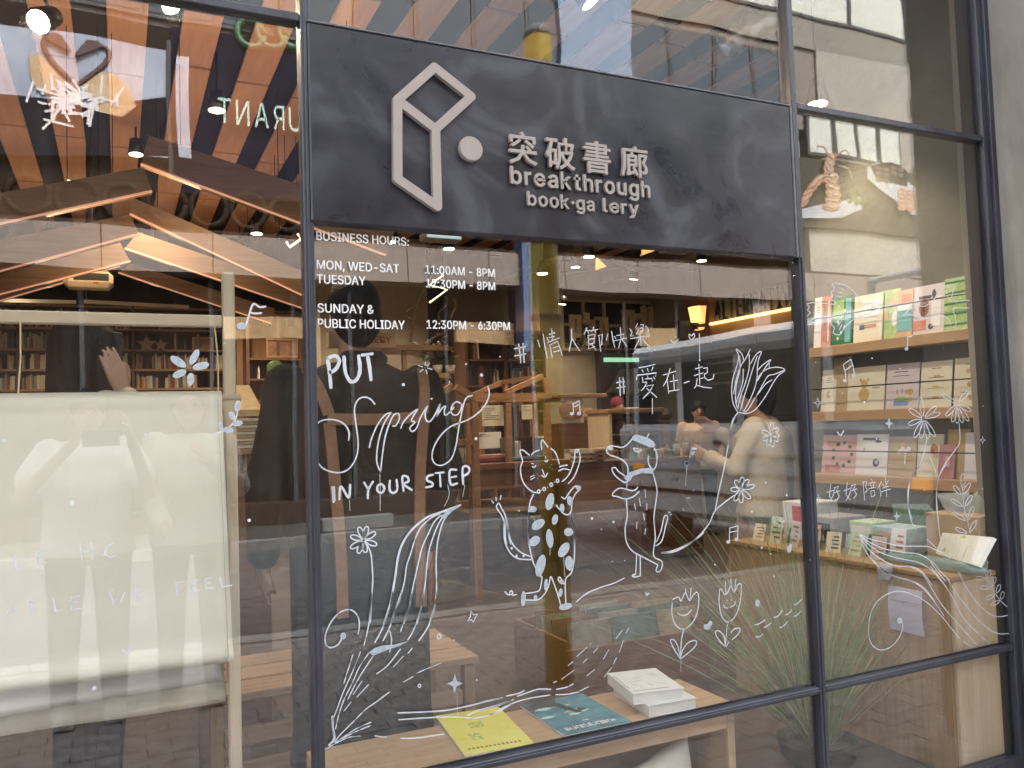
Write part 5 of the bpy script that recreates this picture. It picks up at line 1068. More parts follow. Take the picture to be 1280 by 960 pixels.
box_thing('gift_box', 'light blue box with an orange picture on the cabinet', 'box', (2.96, .37, zc), (3.12, .54, zc + .125), paint('aqua', (.28, .44, .46), (.5, .6, .6), 20), G2, extra=lambda t, h, H: MB().box((-h.x - .001, -h.y * .1, H * .1), (-h.x, h.y * .9, H * .85)).build('print', c_or, t))
box_thing('gift_box', 'tall kraft carton standing at the near end of the cabinet', 'box', (3.0, .06, zc), (3.21, .3, zc + .2), c_kraft, G2)
def bag(lab, px4, X, m, fill=None, cat='bag', name='clear_bag'):
    q = [at(px, py, X=X) for px, py in px4]; c = sum(q, Vector()) / 4; c.z = min(p.z for p in q); t = thing(name, lab, cat, c, 0, G2)
    n = 10; mb = MB(); top = {}
    for s_ in (1, -1):
        grid = []
        for j in range(n + 1):
            for i in range(n + 1):
                u, v = i / n, j / n; p = q[0].lerp(q[1], u).lerp(q[3].lerp(q[2], u), v) - c; b_ = (16 * u * (1 - u) * v * (1 - v)) ** .5
                grid.append(p + Vector((s_ * .028 * b_ + random.uniform(-.003, .003), 0, 0)))
        k = len(mb.v); mb.v += [tuple(p) for p in grid]
        mb.f += [(k + j * (n + 1) + i, k + j * (n + 1) + i + 1, k + (j + 1) * (n + 1) + i + 1, k + (j + 1) * (n + 1) + i) for j in range(n) for i in range(n)]
    me = bpy.data.meshes.new('wrap'); me.from_pydata(mb.v, [], mb.f); me.update(); me.polygons.foreach_set('use_smooth', [True] * len(me.polygons)); me.materials.append(m); link(bpy.data.objects.new('wrap', me), t)
    if fill: fill(t, q, c)
    return t
M_clear = film_mat('clear_film', (0.7, 0.78, 0.8), .35); M_tealf = film_mat('teal_film', (0.3, 0.48, 0.48), .5); M_greenf = film_mat('green_film', (0.2, 0.33, 0.27), .5)
def leaves(t, q, c):
    mb = MB(); o = (q[0] * .1 + q[1] * .3 + q[2] * .45 + q[3] * .15) - c
    for k in range(60):
        p = o + Vector((random.uniform(-.018, .018), random.gauss(0, .032), random.gauss(0, .045))); a = random.uniform(0, 6.28); d1 = Vector((random.uniform(-.005, .005), math.cos(a) * .014, math.sin(a) * .014)); d2 = Vector((random.uniform(-.005, .005), -math.sin(a) * .006, math.cos(a) * .006)); mb.poly([p - d1, p + d2, p + d1, p - d2])
    mb.build('dried_leaves', mat('leaf_lime', (.22, .36, .08), .6, col2=(.5, .6, .25), scale=60), t, kind='stuff')
def lav(t, q, c):
    o = (q[0] * .2 + q[1] * .2 + q[2] * .3 + q[3] * .3) - c
    mb = MB()
    for k in range(20): mb.ell(o + Vector((random.uniform(-.01, .01), random.gauss(0, .02), random.gauss(0, .02))), (.009, .009, .009), 6, 4)
    mb.build('lavender', mat('lavender', (.3, .3, .6), .7, var=.3, scale=50), t, kind='stuff')
bag('clear bag of lime green dried leaves at the near end of the cabinet', [(1212, 620), (1229, 608), (1250, 655), (1205, 660)], 3.12, M_clear, leaves)
bag('clear bag with a small lavender bundle beside the green leaves', [(1170, 617), (1212, 615), (1222, 655), (1192, 657)], 3.1, M_clear, lav)
bag('glossy dark green wrapped packet behind the boxes', [(1115, 630), (1160, 630), (1182, 654), (1120, 662)], 3.16, M_greenf)
# open illustrated book leaning at the near end, and a teal wrapped roll
q = [at(1179, 666, X=2.97), at(1242, 672, X=2.9), at(1223, 708, X=2.84), at(1170, 692, X=2.93)]
c = sum(q, Vector()) / 4; c.z = q[2].z
t = thing('picture_book', 'colourful floral picture book leaning at the near end of the cabinet', 'book', c, 0, G2)
nrm = (q[1] - q[0]).cross(q[3] - q[0]).normalized(); nrm = nrm if nrm.dot(CAM_LOC - c) > 0 else -nrm
MB().prism([p - c for p in q], -nrm * .014).build('pages', M_page, t)
m_fl = mat('floral_cover', (.75, .72, .66), .35, col2=(.62, .66, .6), scale=16)
MB().prism([p - c + nrm * .0012 for p in q], nrm * .001).build('cover', m_fl, t)
mb_ = {}
for k in range(26):
    u, v = random.uniform(.08, .92), random.uniform(.1, .9); p = q[0].lerp(q[1], u).lerp(q[3].lerp(q[2], u), v) - c + nrm * (.0026 + k * .00003)
    e1 = (q[1] - q[0]).normalized(); e2 = (q[3] - q[0]).normalized(); r_ = random.uniform(.004, .011); mm = random.choice([c_or, c_pink, c_grn2, c_white, c_gold])
    mb_.setdefault(mm.name, (MB(), mm))[0].poly([p + e1 * r_ * math.cos(i) + e2 * r_ * math.sin(i) for i in (0, 1, 2, 3, 4, 5, 6)][:6])
for b_, mm in mb_.values(): b_.build('print', mm, t)
tr_ = thing('wrapped_packet', 'crinkled teal cellophane packet lying along the cabinet edge', 'packet', at(1180, 706, X=2.86), 0, G2); o0 = tr_.location; o0.z = zc
pts = [at(x, y, X=2.87) for x, y in ((1100, 700), (1120, 697), (1150, 702), (1180, 705), (1210, 706), (1233, 704))]
mb = MB(); mb.tube([Vector((p.x, p.y, zc + .022)) - Vector(o0) for p in pts], [.008, .02, .026, .027, .022, .007], 12); mb.build('wrap', M_tealf, tr_, True)
q_ = at(1110, 712, X=2.85)
bag('small pale silver bag hanging over the cabinet edge', [(1096, 703), (1118, 705), (1112, 726), (1100, 726)], 2.765, film_mat('silver_film', (.6, .6, .7), .7))
# small postcards and packets crowded in front of the boxes
rnd = random.Random(21); cc_ = [('cream', c_cream), ('white', c_white), ('pale green', paint('mint', 0, 0)), ('kraft', c_kraft), ('lilac', c_lil), ('light blue', paint('aqua', 0, 0)), ('orange', c_or), ('dark green', c_dgreen)]
for k in range(14):
    nm, mm = cc_[(k * 5) % 8]; y = 1.16 - k * .06; hgt = rnd.uniform(.07, .13); x = 2.87 + (k % 2) * .045
    t = thing('postcard', '%s postcard, %s in the row along the oak cabinet front' % (nm, ['first', 'second', 'third', 'fourth', 'fifth', 'sixth', 'seventh', 'eighth', 'ninth', 'tenth', 'eleventh', 'twelfth', 'thirteenth', 'fourteenth'][k] + ' from the far end'), 'postcard', (x, y, zc), rnd.uniform(-.25, .25), 'small postcards crowded on the cabinet')
    MB().hexa([(0, -.035, 0), (.003, -.035, 0), (.003, .035, 0), (0, .035, 0)], [(.025, -.035, hgt), (.028, -.035, hgt), (.028, .035, hgt), (.025, .035, hgt)]).build('sheet', mm, t)
    mb = MB()
    for j in range(4): z = .2 + j * .18; mb.box((.025 * z - .0016, -.026, hgt * z), (.025 * z - .0006, -.026 + rnd.uniform(.02, .05), hgt * (z + .07)))
    mb.build('print', rnd.choice([c_ink, c_rust, c_gold, c_brown]), t)
# pale pipe on the side wall
pp_ = thing('wall_pipe', 'pale painted pipe running down the side wall by the window', 'pipe', (3.235, 0.2, 0.0)); 
a, b = at(1192, 100, X=3.2), at(1206, 338, X=3.2)
MB().tube([(0, a.y - .2, 3.6), (0, b.y - .2, 1.78)], .022, 12).build('pipe_body', mat('pipe_paint', (0.42, 0.42, 0.36), .5, var=.12, scale=10), pp_, True)
for z in (2.15, 3.0): MB().tube([(0, 0, z - .012), (0, 0, z + .012)], .027, 12).build('clamp', M_black, pp_); 

# ================================================================ GRASS PLANT
pl = thing('grass_plant', 'tall arching ornamental grass plant behind the window corner', 'plant', (2.47, 0.42, 0))
MB().lathe((0, 0, 0), [(.12, 0), (.14, .02), (.15, .07), (.155, .08), (.145, .085), (.13, .07)], 24).build('pot', mat('grey_pot', (.03, .035, .025), .8, var=.2), pl, True)
MB().lathe((0, 0, .065), [(.1, 0), (.12, .012)], 20).build('soil', mat('soil', (.05, .035, .025), .95, var=.4, scale=60), pl)
def blades(n, seed, name, m, spread, hmin, hmax):
    rnd = random.Random(seed); v = []; f = []
    for k in range(n):
        a = rnd.uniform(0, 2 * math.pi); r0 = rnd.uniform(0, .07); base = Vector((r0 * math.cos(a), r0 * math.sin(a), .07)); H = rnd.uniform(hmin, hmax); lean = abs(rnd.gauss(0, spread)) + .04
        da = a + rnd.uniform(-.5, .5); dirv = Vector((math.cos(da) * 1.3, math.sin(da) * .55, 0)); droop = rnd.uniform(0, .25) if rnd.random() < .75 else rnd.uniform(.4, .8)
        w = rnd.uniform(.0018, .0052); side = Vector((-math.sin(da) * .6, math.cos(da), 0)) * w; side = side if rnd.random() < .5 else Vector((w, 0, 0)); n0 = len(v); N_ = 8
        for j in range(N_ + 1):
            t = j / N_; p = base + dirv * (lean * H * (t + .5 * t * t)) + Vector((0, 0, H * (t - droop * t ** 3 * .6))); p.y = max(p.y, -.375); s_ = side * (1 - t * .92)
            v += [tuple(p - s_), tuple(p + s_)]
        for j in range(N_): q = n0 + 2 * j; f.append((q, q + 1, q + 3, q + 2))
    me = bpy.data.meshes.new(name); me.from_pydata(v, [], f); me.update(); me.materials.append(m)
    return tag(link(bpy.data.objects.new(name, me), pl), kind='stuff')
M_gb = mat('grass_blade', (.12, .19, .055), .5, col2=(.30, .38, .15), scale=4, spec=.4); M_gd = mat('dry_grass_blade', (.32, .27, .14), .6, col2=(.5, .42, .26), scale=4)
blades(330, 3, 'green_blades', M_gb, .40, .6, 1.15); blades(110, 9, 'dry_blades', M_gd, .48, .45, 1.0)
# ================================================================ MIDDLE OF THE SHOP
def frame_box(t, a, b, w, m, names='bar'):
    pass
# ---- display table with little house frames
ht = thing('display_table', 'red brown wooden display table carrying a house shaped frame', 'table', at(640, 578, Y=4.3)); o0 = Vector(ht.location)
L_, Rr = at(588, 578, Y=4.3).x - o0.x, at(712, 572, Y=4.3).x - o0.x; H = o0.z
def hb(name, a, b, m=M_brown, p=None, ch=.004): return boxo(name, a, b, m, p or ht, ch)
hb('table_top', (L_, 0, -.05), (Rr, 1.1, 0)); hb('apron', (L_ + .03, .02, -.22), (Rr - .03, .05, -.0505)); hb('shelf', (L_ + .05, .05, -.42), (Rr - .05, 1.05, -.39), M_oak)
for x in (L_ + .02, Rr - .1):
    for y in (.04, .98): hb('leg', (x, y, -H), (x + .08, y + .08, -.051), M_walz)
hb('back_board', (L_ + .1, 1.0, -H + .02), (Rr - .1, 1.02, -.43), M_wal)
ho = thing('house_frame', 'open house shaped oak frame with two gables standing on the table', 'display frame', (o0.x, o0.y + .04, o0.z), 0)
def W3(px, py, dy=0.0): p = at(px, py, Y=o0.y + .04 + dy); return p - Vector(ho.location)
M_fr = wood('warm_oak_frame', (0.36, 0.18, 0.085), (0.5, 0.28, 0.14), .5, 'x')
base = -0.0
def hbeam(name, p, q, w=.05): mb = MB(); mb.beam(p, q, w, w); mb.build(name, M_fr, ho)
for px in (585, 634, 683):
    a = W3(px, 500); hbeam('post', (a.x, 0, 0.002), (a.x, 0, a.z - .026))
for px in (600, 668):
    a = W3(px, 500, .9); hbeam('post', (a.x, .9, 0.002), (a.x, .9, a.z - .026))
a, b = W3(583, 496), W3(688, 493); b.z = a.z; hbeam('beam', a, b, .05)
a2, b2 = W3(596, 498, .9), W3(676, 497, .9); a2.z = b2.z = a.z; hbeam('beam', a2, b2, .05)
hbeam('beam', a + Vector((.03, .026, 0)), a2 + Vector((.03, -.026, 0)), .045); hbeam('beam', b - Vector((.05, -.026, 0)), b2 - Vector((.03, .026, 0)), .045)
r1 = W3(652, 481, .45); l_, r_ = W3(632, 494, .1), W3(676, 494, .1)
for k, dy in enumerate((0.03, .87)):
    top = Vector((r1.x, dy, a.z + .17)); hbeam('rafter', Vector((b.x - .42, dy, a.z + .03)), top, .042); hbeam('rafter', top + Vector((.02, .0, -.02)), Vector((b.x - .01, dy, a.z + .03)), .042)
hbeam('ridge', Vector((r1.x, .055, a.z + .17)), Vector((r1.x, .845, a.z + .17)), .04)
# second house left
h2 = thing('house_frame', 'smaller open oak house frame whose roof shows beside the dark coat', 'display frame', at(548, 600, Y=4.0)); h2l = Vector(h2.location)
def W4(px, py, dy=0.0): return at(px, py, Y=4.0 + dy) - h2l
def b4(name, p, q, w=.05): mb = MB(); mb.beam(p, q, w, w); mb.build(name, M_fr, h2)
e1, ap, e2 = W4(531, 507), W4(565, 482), W4(592, 497); gz = -h2l.z
b4('rafter', e1, ap, .05); b4('rafter', ap + Vector((.03, 0, -.012)), e2, .05); b4('post', (e1.x + .03, 0, gz + .002), (e1.x + .03, 0, e1.z - .02)); b4('post', (e2.x, 0, gz + .002), (e2.x, 0, e2.z - .03)); b4('crossbar', (e1.x + .056, 0, e2.z - .35), (e2.x - .026, 0, e2.z - .35)); b4('ridge', ap + Vector((0, .03, 0)), ap + Vector((0, .6, 0)), .045)
b4('shelf_board', (e1.x + .056, .1, e2.z - .6), (e2.x - .026, .1, e2.z - .6), .04)
# goods on the display table
def flat_stack(x, y, z, n, lab, w=.12, d=.09, cols=None, cat='books'):
    for k in range(n):
        m = random.choice(bookcols) if not cols else cols[k % len(cols)]
        th = random.uniform(.012, .03)
        o = boxo('book', (-w * random.uniform(.85, 1), -d, 0), (w * random.uniform(.85, 1), d, th - .001), m, None, .001); o.location = (x + random.uniform(-.01, .01), y, z); o.rotation_euler = (0, 0, random.uniform(-.15, .15)); z += th
        tag(o, lab[k] if isinstance(lab, list) else lab, 'book', 'books stacked on the display tables')
tz = o0.z + .001
flat_stack(o0.x - .12, o0.y + .25, tz, 3, ['dark book at the bottom of the pile under the potted plant', 'red book in the pile under the potted plant', 'pale pink book on top of the pile under the potted plant'], .17, .1, [mat('spine_black', (.03, .03, .04), .4), MATS['spine_red'], paint('spine_pink', (.6, .3, .28))])
flat_stack(o0.x + .22, o0.y + .2, tz, 2, ['black magazine in front of the middle post of the house frame', 'blue grey magazine in front of the middle post of the house frame'], .2, .1, [MATS['spine_black'], MATS['spine_blue']])
def poster(px0, py0, px1, py1, Y, m, lab, marks=0):
    a, b = at(px0, py0, Y=Y), at(px1, py1, Y=Y); t = thing('card_poster', lab, 'poster', (a.x, Y, b.z), 0, 'cream cards and posters in the house frame'); w, h = b.x - a.x, a.z - b.z
    MB().box((0, 0, 0), (w, .012, h), .001).build('sheet', m, t)
    mb = MB()
    for k in range(marks): mb.box((w * .12, -.0015, h * (.85 - k * .09)), (w * random.uniform(.4, .85), -.0003, h * (.85 - k * .09) + h * .03))
    if marks: mb.build('print', M_ink, t)
    return t
poster(602, 507, 630, 532, 5.1, c_cream, 'cream printed poster left in the house frame', 7); poster(652, 506, 666, 524, 5.1, c_cream, 'narrow cream poster right in the house frame', 4); poster(588, 541, 627, 560, 4.8, c_white, 'wide pale card low in the house frame', 2)
poster(640, 507, 650, 545, 4.9, MATS['dark_wall'], 'tall dark board between the posts of the house frame', 0)
row_of_books('books', 0.1, .55, .3, -.001, .22, ht, full=.95)
# potted plants and flowers
def small_plant(lab, loc, s, m, n=26, flower=None):
    t = thing('potted_plant', lab, 'plant', loc, 0, 'small potted plants inside the shop'); MB().lathe((0, 0, 0), [(.03 * s, 0), (.045 * s, .07 * s), (.04 * s, .07 * s)], 14).build('pot', M_white, t, True)
    mb = MB()
    for k in range(n):
        a = random.uniform(0, 6.28); l = random.uniform(.06, .13) * s; z = .07 * s + random.uniform(0, .12) * s; d = Vector((math.cos(a), math.sin(a), random.uniform(-.1, .6))); sd = Vector((-d.y, d.x, 0)).normalized() * l * .22; p = Vector((0, 0, z))
        mb.poly([p, p + d * l * .5 + sd, p + d * l, p + d * l * .5 - sd])
    mb.build('leaf_cluster', m, t, kind='stuff')
    if flower:
        mb = MB()
        for k in range(7): mb.ell((random.uniform(-.08, .08) * s, random.uniform(-.05, .05) * s, random.uniform(.16, .28) * s), (.018 * s,) * 3, 8, 5)
        mb.build('flower_head', flower, t, True)
    return t
M_lf = mat('leaf_green', (.05, .14, .03), .5, col2=(.16, .32, .06), scale=30)
small_plant('bright leafed plant standing in the house frame', (o0.x - .3, o0.y + .3, tz), 1.9, M_lf, 40)
# ---- round shelf with branches
rs = thing('round_shelf', 'rounded two tier oak shelf with twisted branches on top', 'shelf', at(520, 431, Y=5.0)); o1 = Vector(rs.location)
for k, (py, lab) in enumerate(((431, 0), (466, 1))):
    z = at(520, py, Y=5.0).z - o1.z; x0 = at(440, py, Y=5).x - o1.x; x1 = at(574, py, Y=5).x - o1.x; outl = [Vector((x0, 0, z)), Vector((x1 - .25, 0, z))] + [Vector((x1 - .25 + .25 * math.sin(a * math.pi / 12), .25 - .25 * math.cos(a * math.pi / 12), z)) for a in range(1, 12)] + [Vector((x1 - .25, .5, z)), Vector((x0, .5, z))]
    MB().prism(outl, (0, 0, -.045)).build('round_board', M_oak, rs)
z2 = at(520, 466, Y=5).z - o1.z
for x in (at(508, 440, Y=5).x - o1.x, x0 + .1): MB().box((x - .02, .05, z2 + .001), (x + .02, .09, -.046)).box((x - .02, .05, -o1.z), (x + .02, .09, z2 - .046)).build('upright', M_oakz, rs)
for x in (x0 + .05, x1 - .35): MB().box((x, .1, -o1.z), (x + .05, .4, z2 - .046)).build('upright', M_walz, rs)
br = thing('branch', 'bare twisted branches standing on the round shelf', 'branch', at(540, 430, Y=5.15)); ob = Vector(br.location)
for pts, r in (([(513, 428), (517, 400), (526, 372), (540, 345), (550, 338)], .014), ([(517, 400), (507, 392), (520, 382)], .008), ([(530, 430), (545, 420), (556, 415), (563, 400), (570, 380), (568, 372)], .012), ([(545, 420), (550, 404), (548, 392), (560, 380), (556, 370)], .009), ([(566, 372), (570, 385), (562, 395)], .007), ([(560, 418), (552, 425), (560, 430)], .01), ([(524, 376), (540, 378), (552, 370)], .007)):
    q = catmull([at(x, y, Y=5.15 + random.uniform(-.1, .1)) - ob for x, y in pts], 4); MB().tube(q, [r * (1 - .6 * k / len(q)) for k in range(len(q))], 6).build('twig', mat('bark', (.30, .20, .12), .8, var=.35, scale=30), br, True)
sgt = at(468, 424, Y=4.9); t = thing('gallery_sign', 'small kraft box sign reading GALLERY above the round shelf', 'sign', (sgt.x, 4.9, sgt.z)); w_ = at(495, 424, Y=4.9).x - sgt.x
MB().box((-w_ - .2, 0, -.075), (w_, .1, .06), .004).build('box', c_kraft, t)
place_text('lettering', 'GALLERY', (-w_ * 1.1, -.0015, -.03), (w_ * .8, -.0015, -.03), .055, paint('rust_ink', (.35, .09, .03)), t, (0, -1, 0), offset=.02)
for k, (px, lab) in enumerate(((530, 'left'), (547, 'middle'), (563, 'right'))):
    p = at(px, 466, Y=5.12); p.z = o1.z + z2 + .001
    small_plant('%s potted plant on the lower board of the round shelf' % lab, p, 1.1, M_lf, 20, mat('orchid_white', (.75, .7, .6), .5) if k < 2 else None)
t = thing('stacked_books', 'x', 'x') if False else None
for i, (px, lab) in enumerate(((512, 'white'), (540, 'grey'), (600, 'brown'))):
    pass
# ---- tall shelf of small goods in the dark middle background
sh = thing('goods_shelf', 'dark wooden shelf of small goods behind the house frame', 'shelf unit', (at(640, 560, Y=6.6).x, 6.6, 0)); ox = sh.location.x
X0, X1 = at(585, 500, Y=6.6).x - ox, at(682, 500, Y=6.6).x - ox
for x in (X0, X0 + (X1 - X0) * .5, X1): hb('upright', (x - .02, 0, 0), (x + .02, .35, 2.45), M_walz, sh)
for z in (.5, .85, 1.2, 1.5, 1.8, 2.1, 2.44):
    for a, b in ((X0, X0 + (X1 - X0) * .5), (X0 + (X1 - X0) * .5, X1)):
        hb('shelf', (a + .021, .001, z - .012), (b - .021, .35, z + .012), M_brown, sh, 0)
        if z < 2.3: row_of_books('books', a + .05, b - .05, .05, z + .013, .24, sh, full=.72, wt=(2, 2, 2, 3, 2, 2, 2, 2, 2))
hb('back_panel', (X0, .352, 0), (X1, .37, 2.45), M_wal, sh, 0)
# warm paper bag and pale box further right
# ---- big wooden counter with toy houses, books and jars
def counter(name, lab, px0, px1, py, Y, depth, m, n_stack, seed, legs=True):
    a, b = at(px0, py, Y=Y), at(px1, py, Y=Y); z = (a.z + b.z) / 2; t = thing(name, lab, 'counter', ((a.x + b.x) / 2, Y, 0)); hw = (b.x - a.x) / 2
    hb('counter_top', (-hw, 0, z - .05), (hw, depth, z), M_brown, t); n = max(2, int(hw * 2 / .7))
    for k in range(n):
        x0 = -hw + .02 + k * (2 * hw - .04) / n; hb('front_panel', (x0 + .003, .03, .02), (x0 + (2 * hw - .04) / n - .003, .05, z - .051), m, t)
    hb('side_panel', (-hw + .02, .051, .02), (-hw + .04, depth - .02, z - .051), m, t); hb('side_panel', (hw - .04, .051, .02), (hw - .02, depth - .02, z - .051), m, t)
    return t, z, hw
t1, z1_, hw1 = counter('wooden_counter', 'long red brown counter of goods in the middle of the shop', 716, 880, 574, 4.6, .9, M_brown, 5, 3)
# toy house box with cream door on the counter, left
q = at(722, 574, Y=4.7); w_ = at(752, 500, Y=4.7)
t = thing('display_box', 'open wooden display box with a cream end on the counter', 'box', (q.x + .35, 4.75, z1_ + .001)); bw = at(800, 540, Y=4.7).x - at(765, 540, Y=4.7).x
xl = at(764, 520, Y=4.7).x - t.location.x; xr = at(832, 520, Y=4.7).x - t.location.x; hh_ = at(780, 516, Y=4.7).z - z1_
hb('side', (xl, 0, 0), (xl + .04, .4, hh_), M_pale, t); hb('side', (xr - .04, 0, 0), (xr, .4, hh_), M_walz, t); hb('top', (xl - .02, -.01, hh_ + .001), (xr + .02, .41, hh_ + .04), M_oak, t); hb('back', (xl + .041, .38, 0), (xr - .041, .4, hh_ - .001), M_wal, t); hb('shelf', (xl + .041, .01, hh_ * .5), (xr - .041, .379, hh_ * .5 + .02), M_brown, t)
row_of_books('books', xl + .06, xr - .06, .1, .001, hh_ * .42, t, full=.8, wt=(2, 2, 1, 3, 2, 3, 2, 1, 2)); row_of_books('books', xl + .06, xr - .06, .1, hh_ * .5 + .021, hh_ * .38, t, full=.6, wt=(2, 2, 1, 3, 2, 3, 2, 1, 2))
for k in range(30):   # piled paperbacks, pale page edges
    ppx = 702 + (k % 5) * 14; yy = 4.62 + (k % 2) * .12
    o = boxo('book', (-.075, -.05, 0), (.075, .05, .02), random.choice([bookcols[0], bookcols[1], bookcols[6], bookcols[8], bookcols[3]]), None, .001)
    o.location = (at(ppx, 570, Y=4.65).x + random.uniform(-.01, .01) if ppx < 760 else t.location.x - .5 + random.uniform(0, .25), yy, z1_ + .001 + .0205 * (k // 5) + (0.0 if True else 0)); o.rotation_euler = (0, 0, random.uniform(-.06, .06))
    if o.location.x < t1.location.x - hw1 + .09: o.location.x = t1.location.x - hw1 + .09 + (k % 5) * .002
    tag(o, '%s paperback of the %s pile at the left end of the counter' % (['bottom', 'second', 'third', 'fourth', 'fifth', 'top'][k // 5], ['first', 'second', 'third', 'fourth', 'fifth'][k % 5]), 'book', 'paperbacks piled on the counter')
# jars and packets to the right of the counter
for k, (px, r_, h_, c_, lab) in enumerate(((846, .035, .16, c_cream, 'cream lidded jar, left of the jars on the counter'), (858, .036, .17, bookcols[0], 'tan lidded jar in the middle of the jars on the counter'), (872, .04, .14, bookcols[6], 'brown jar at the right end of the counter'), (834, .03, .1, c_teal, 'short teal tin left of the jars on the counter'))):
    p = at(px, 572, Y=4.8); t = thing('jar', lab, 'jar', (p.x, 4.8, z1_ + .001), 0, 'jars and tins on the counter'); MB().lathe((0, 0, 0), [(r_, 0), (r_, h_ * .7), (r_ * .8, h_ * .78)], 16).build('jar_body', c_, t, True); MB().lathe((0, 0, h_ * .78), [(r_ * .7, 0), (r_ * .8, .02), (r_ * .3, .035), (.01, .05)], 14).build('lid', M_oak, t, True)
for k in range(7):
    p = at(790 + k * 7.5, 572, Y=4.68)
    box_thing('tea_box', ['small mint', 'small cream', 'small grey', 'small olive', 'small white', 'small tan', 'small teal'][k] + ' box in the row along the counter front', 'box', (p.x - .02, 4.62, z1_ + .001), (p.x + .025, 4.7, z1_ + .075 + .01 * (k % 3)), [c_teal, c_cream, mat('grey_card', (.35, .34, .36), .6), bookcols[5], c_white, c_kraft, c_teal][k], 'small boxes in a row on the counter')
# tall pale box and orange objects (697-760, 493-530)
p = at(700, 530, Y=5.6); t = thing('display_case', 'cream fronted display case beside the yellow pole reflection', 'case', (at(716, 520, Y=5.9).x, 5.9, 0)); w_ = at(731, 500, Y=5.9).x - at(703, 500, Y=5.9).x
za, zb = at(715, 529, Y=5.9).z, at(715, 497, Y=5.9).z
hb('case_body', (-w_ / 2, 0, za), (w_ / 2, .4, zb), c_cream, t); hb('case_top', (-w_ / 2 - .05, -.02, zb + .001), (w_ / 2 + .3, .45, zb + .04), M_oak, t); hb('stand_panel', (-w_ / 2 - .05, 0, .0), (w_ / 2 + .7, .5, za - .001), M_brown, t)
MB().ell((-.05, -.012, za + .14), (.13, .01, .1), 12, 8).build('print', c_or, t); MB().ell((.06, -.013, za + .1), (.06, .008, .05), 12, 8).build('print', c_rust, t)
# red lidded trays etc. on floor stand by left post: the paper bag stack
ks_ = thing('display_plinth', 'brown wooden plinth with a tilted tray, beside the banner post', 'plinth', (at(316, 600, Y=1.9).x, 1.95, 0)); ox = ks_.location.x
xa, xb = at(296, 560, Y=1.9).x - ox, at(338, 560, Y=1.9).x - ox; zt = at(318, 560, Y=1.9).z
hb('plinth_body', (xa, 0, 0), (xb, .4, zt - .12), M_brown, ks_); hb('plinth_shelf', (xa, .001, zt - .03), (xb, .4, zt), M_oak, ks_); 
for x in (xa, xb - .02): hb('plinth_side', (x, .001, zt - .1195), (x + .02, .4, zt - .0305), M_brown, ks_)
for k in range(9):
    zz = zt + .001 + k * .0155; o = boxo('card_stack', (xa + .01, -.0, 0), (xb - .01, .3, .013), c_kraft if k % 2 else c_cream, None, .001); o.location = (ox + random.uniform(-.004, .004), 1.95, zz); tag(o, '%s packet from the bottom in the stack under the tilted tray' % ['first', 'second', 'third', 'fourth', 'fifth', 'sixth', 'seventh', 'eighth', 'ninth'][k], 'packet', 'packets stacked on the plinth')
tt = thing('wooden_tray', 'pale tilted wooden tray on the packet stack beside the post', 'tray', (ox, 1.98, zt + .15)); 
mb = MB(); mb.hexa([(xa, 0, .0), (xb - .02, 0, .0), (xb - .03, .25, .02), (xa, .25, .02)], [(xa, 0, .03), (xb - .02, 0, .03), (xb - .045, .25, .16), (xa, .25, .16)]); mb.build('tray_body', wood('golden_ply', (.5, .34, .14), (.66, .48, .24), .5, 'y'), tt)
# open booklet hanging near the letters STEP
t = thing('tilted_pamphlet', 'tilted grey pamphlet with dark pictures beside the house frame', 'pamphlet', at(560, 585, Y=3.6)); op = Vector(t.location)
q = [at(x, y, Y=3.6) - op for x, y in ((528, 606), (548, 622), (582, 575), (558, 556))]
MB().prism(q, (0, .01, 0)).build('sheet', mat('grey_card', (.35, .34, .36), .6), t)
for u0, v0 in ((.15, .2), (.15, .62), (.55, .2), (.55, .62)):
    P = lambda u, v: q[0].lerp(q[1], v).lerp(q[3].lerp(q[2], v), u) + Vector((0, -.0015, 0)); MB().prism([P(u0, v0), P(u0 + .25, v0), P(u0 + .25, v0 + .22), P(u0, v0 + .22)], (0, .001, 0)).build('print', M_black, t)
mb = MB(); mb.tube([q[2] + Vector((0, .02, 0)), (q[2].x, .02, .35)], .003, 5); mb.tube([q[3] + Vector((0, .02, 0)), (q[3].x, .02, .35)], .003, 5); mb.build('cord', M_black, t)

# ================================================================ CAFE BACK WALL
cw = thing('cafe_window', 'dark gridded window with big cream Chinese characters for coffee', 'window', (at(740, 405, Y=7.95).x, 7.95, 0)); oc = cw.location.x
xl, xr, zt_, zb_ = at(702, 378, Y=7.95).x - oc, at(829, 382, Y=7.95).x - oc, at(765, 377, Y=7.95).z, at(765, 437, Y=7.95).z
n_ = 5; m_gl = mat('night_pane', (.012, .014, .02), .15, spec=.6)
for i in range(n_):
    for j in range(2):
        x0 = xl + (xr - xl) * i / n_; x1 = xl + (xr - xl) * (i + 1) / n_; z0 = zb_ + (zt_ - zb_) * j / 2; z1x = z0 + (zt_ - zb_) / 2
        hb('pane', (x0 + .02, .02, z0 + .02), (x1 - .02, .035, z1x - .02), m_gl, cw, 0)
m_cf = mat('cream_frame', (.55, .47, .33), .6)
for i in range(n_ + 1): x = xl + (xr - xl) * i / n_; hb('glazing_bar', (x - .02, -.01, zb_), (x + .02, .05, zt_), m_cf, cw, 0)
for j in range(3): z = zb_ + (zt_ - zb_) * j / 2; hb('glazing_bar', (xl - .021, -.013, z - .02), (xr + .021, .053, z + .02), m_cf, cw, 0)
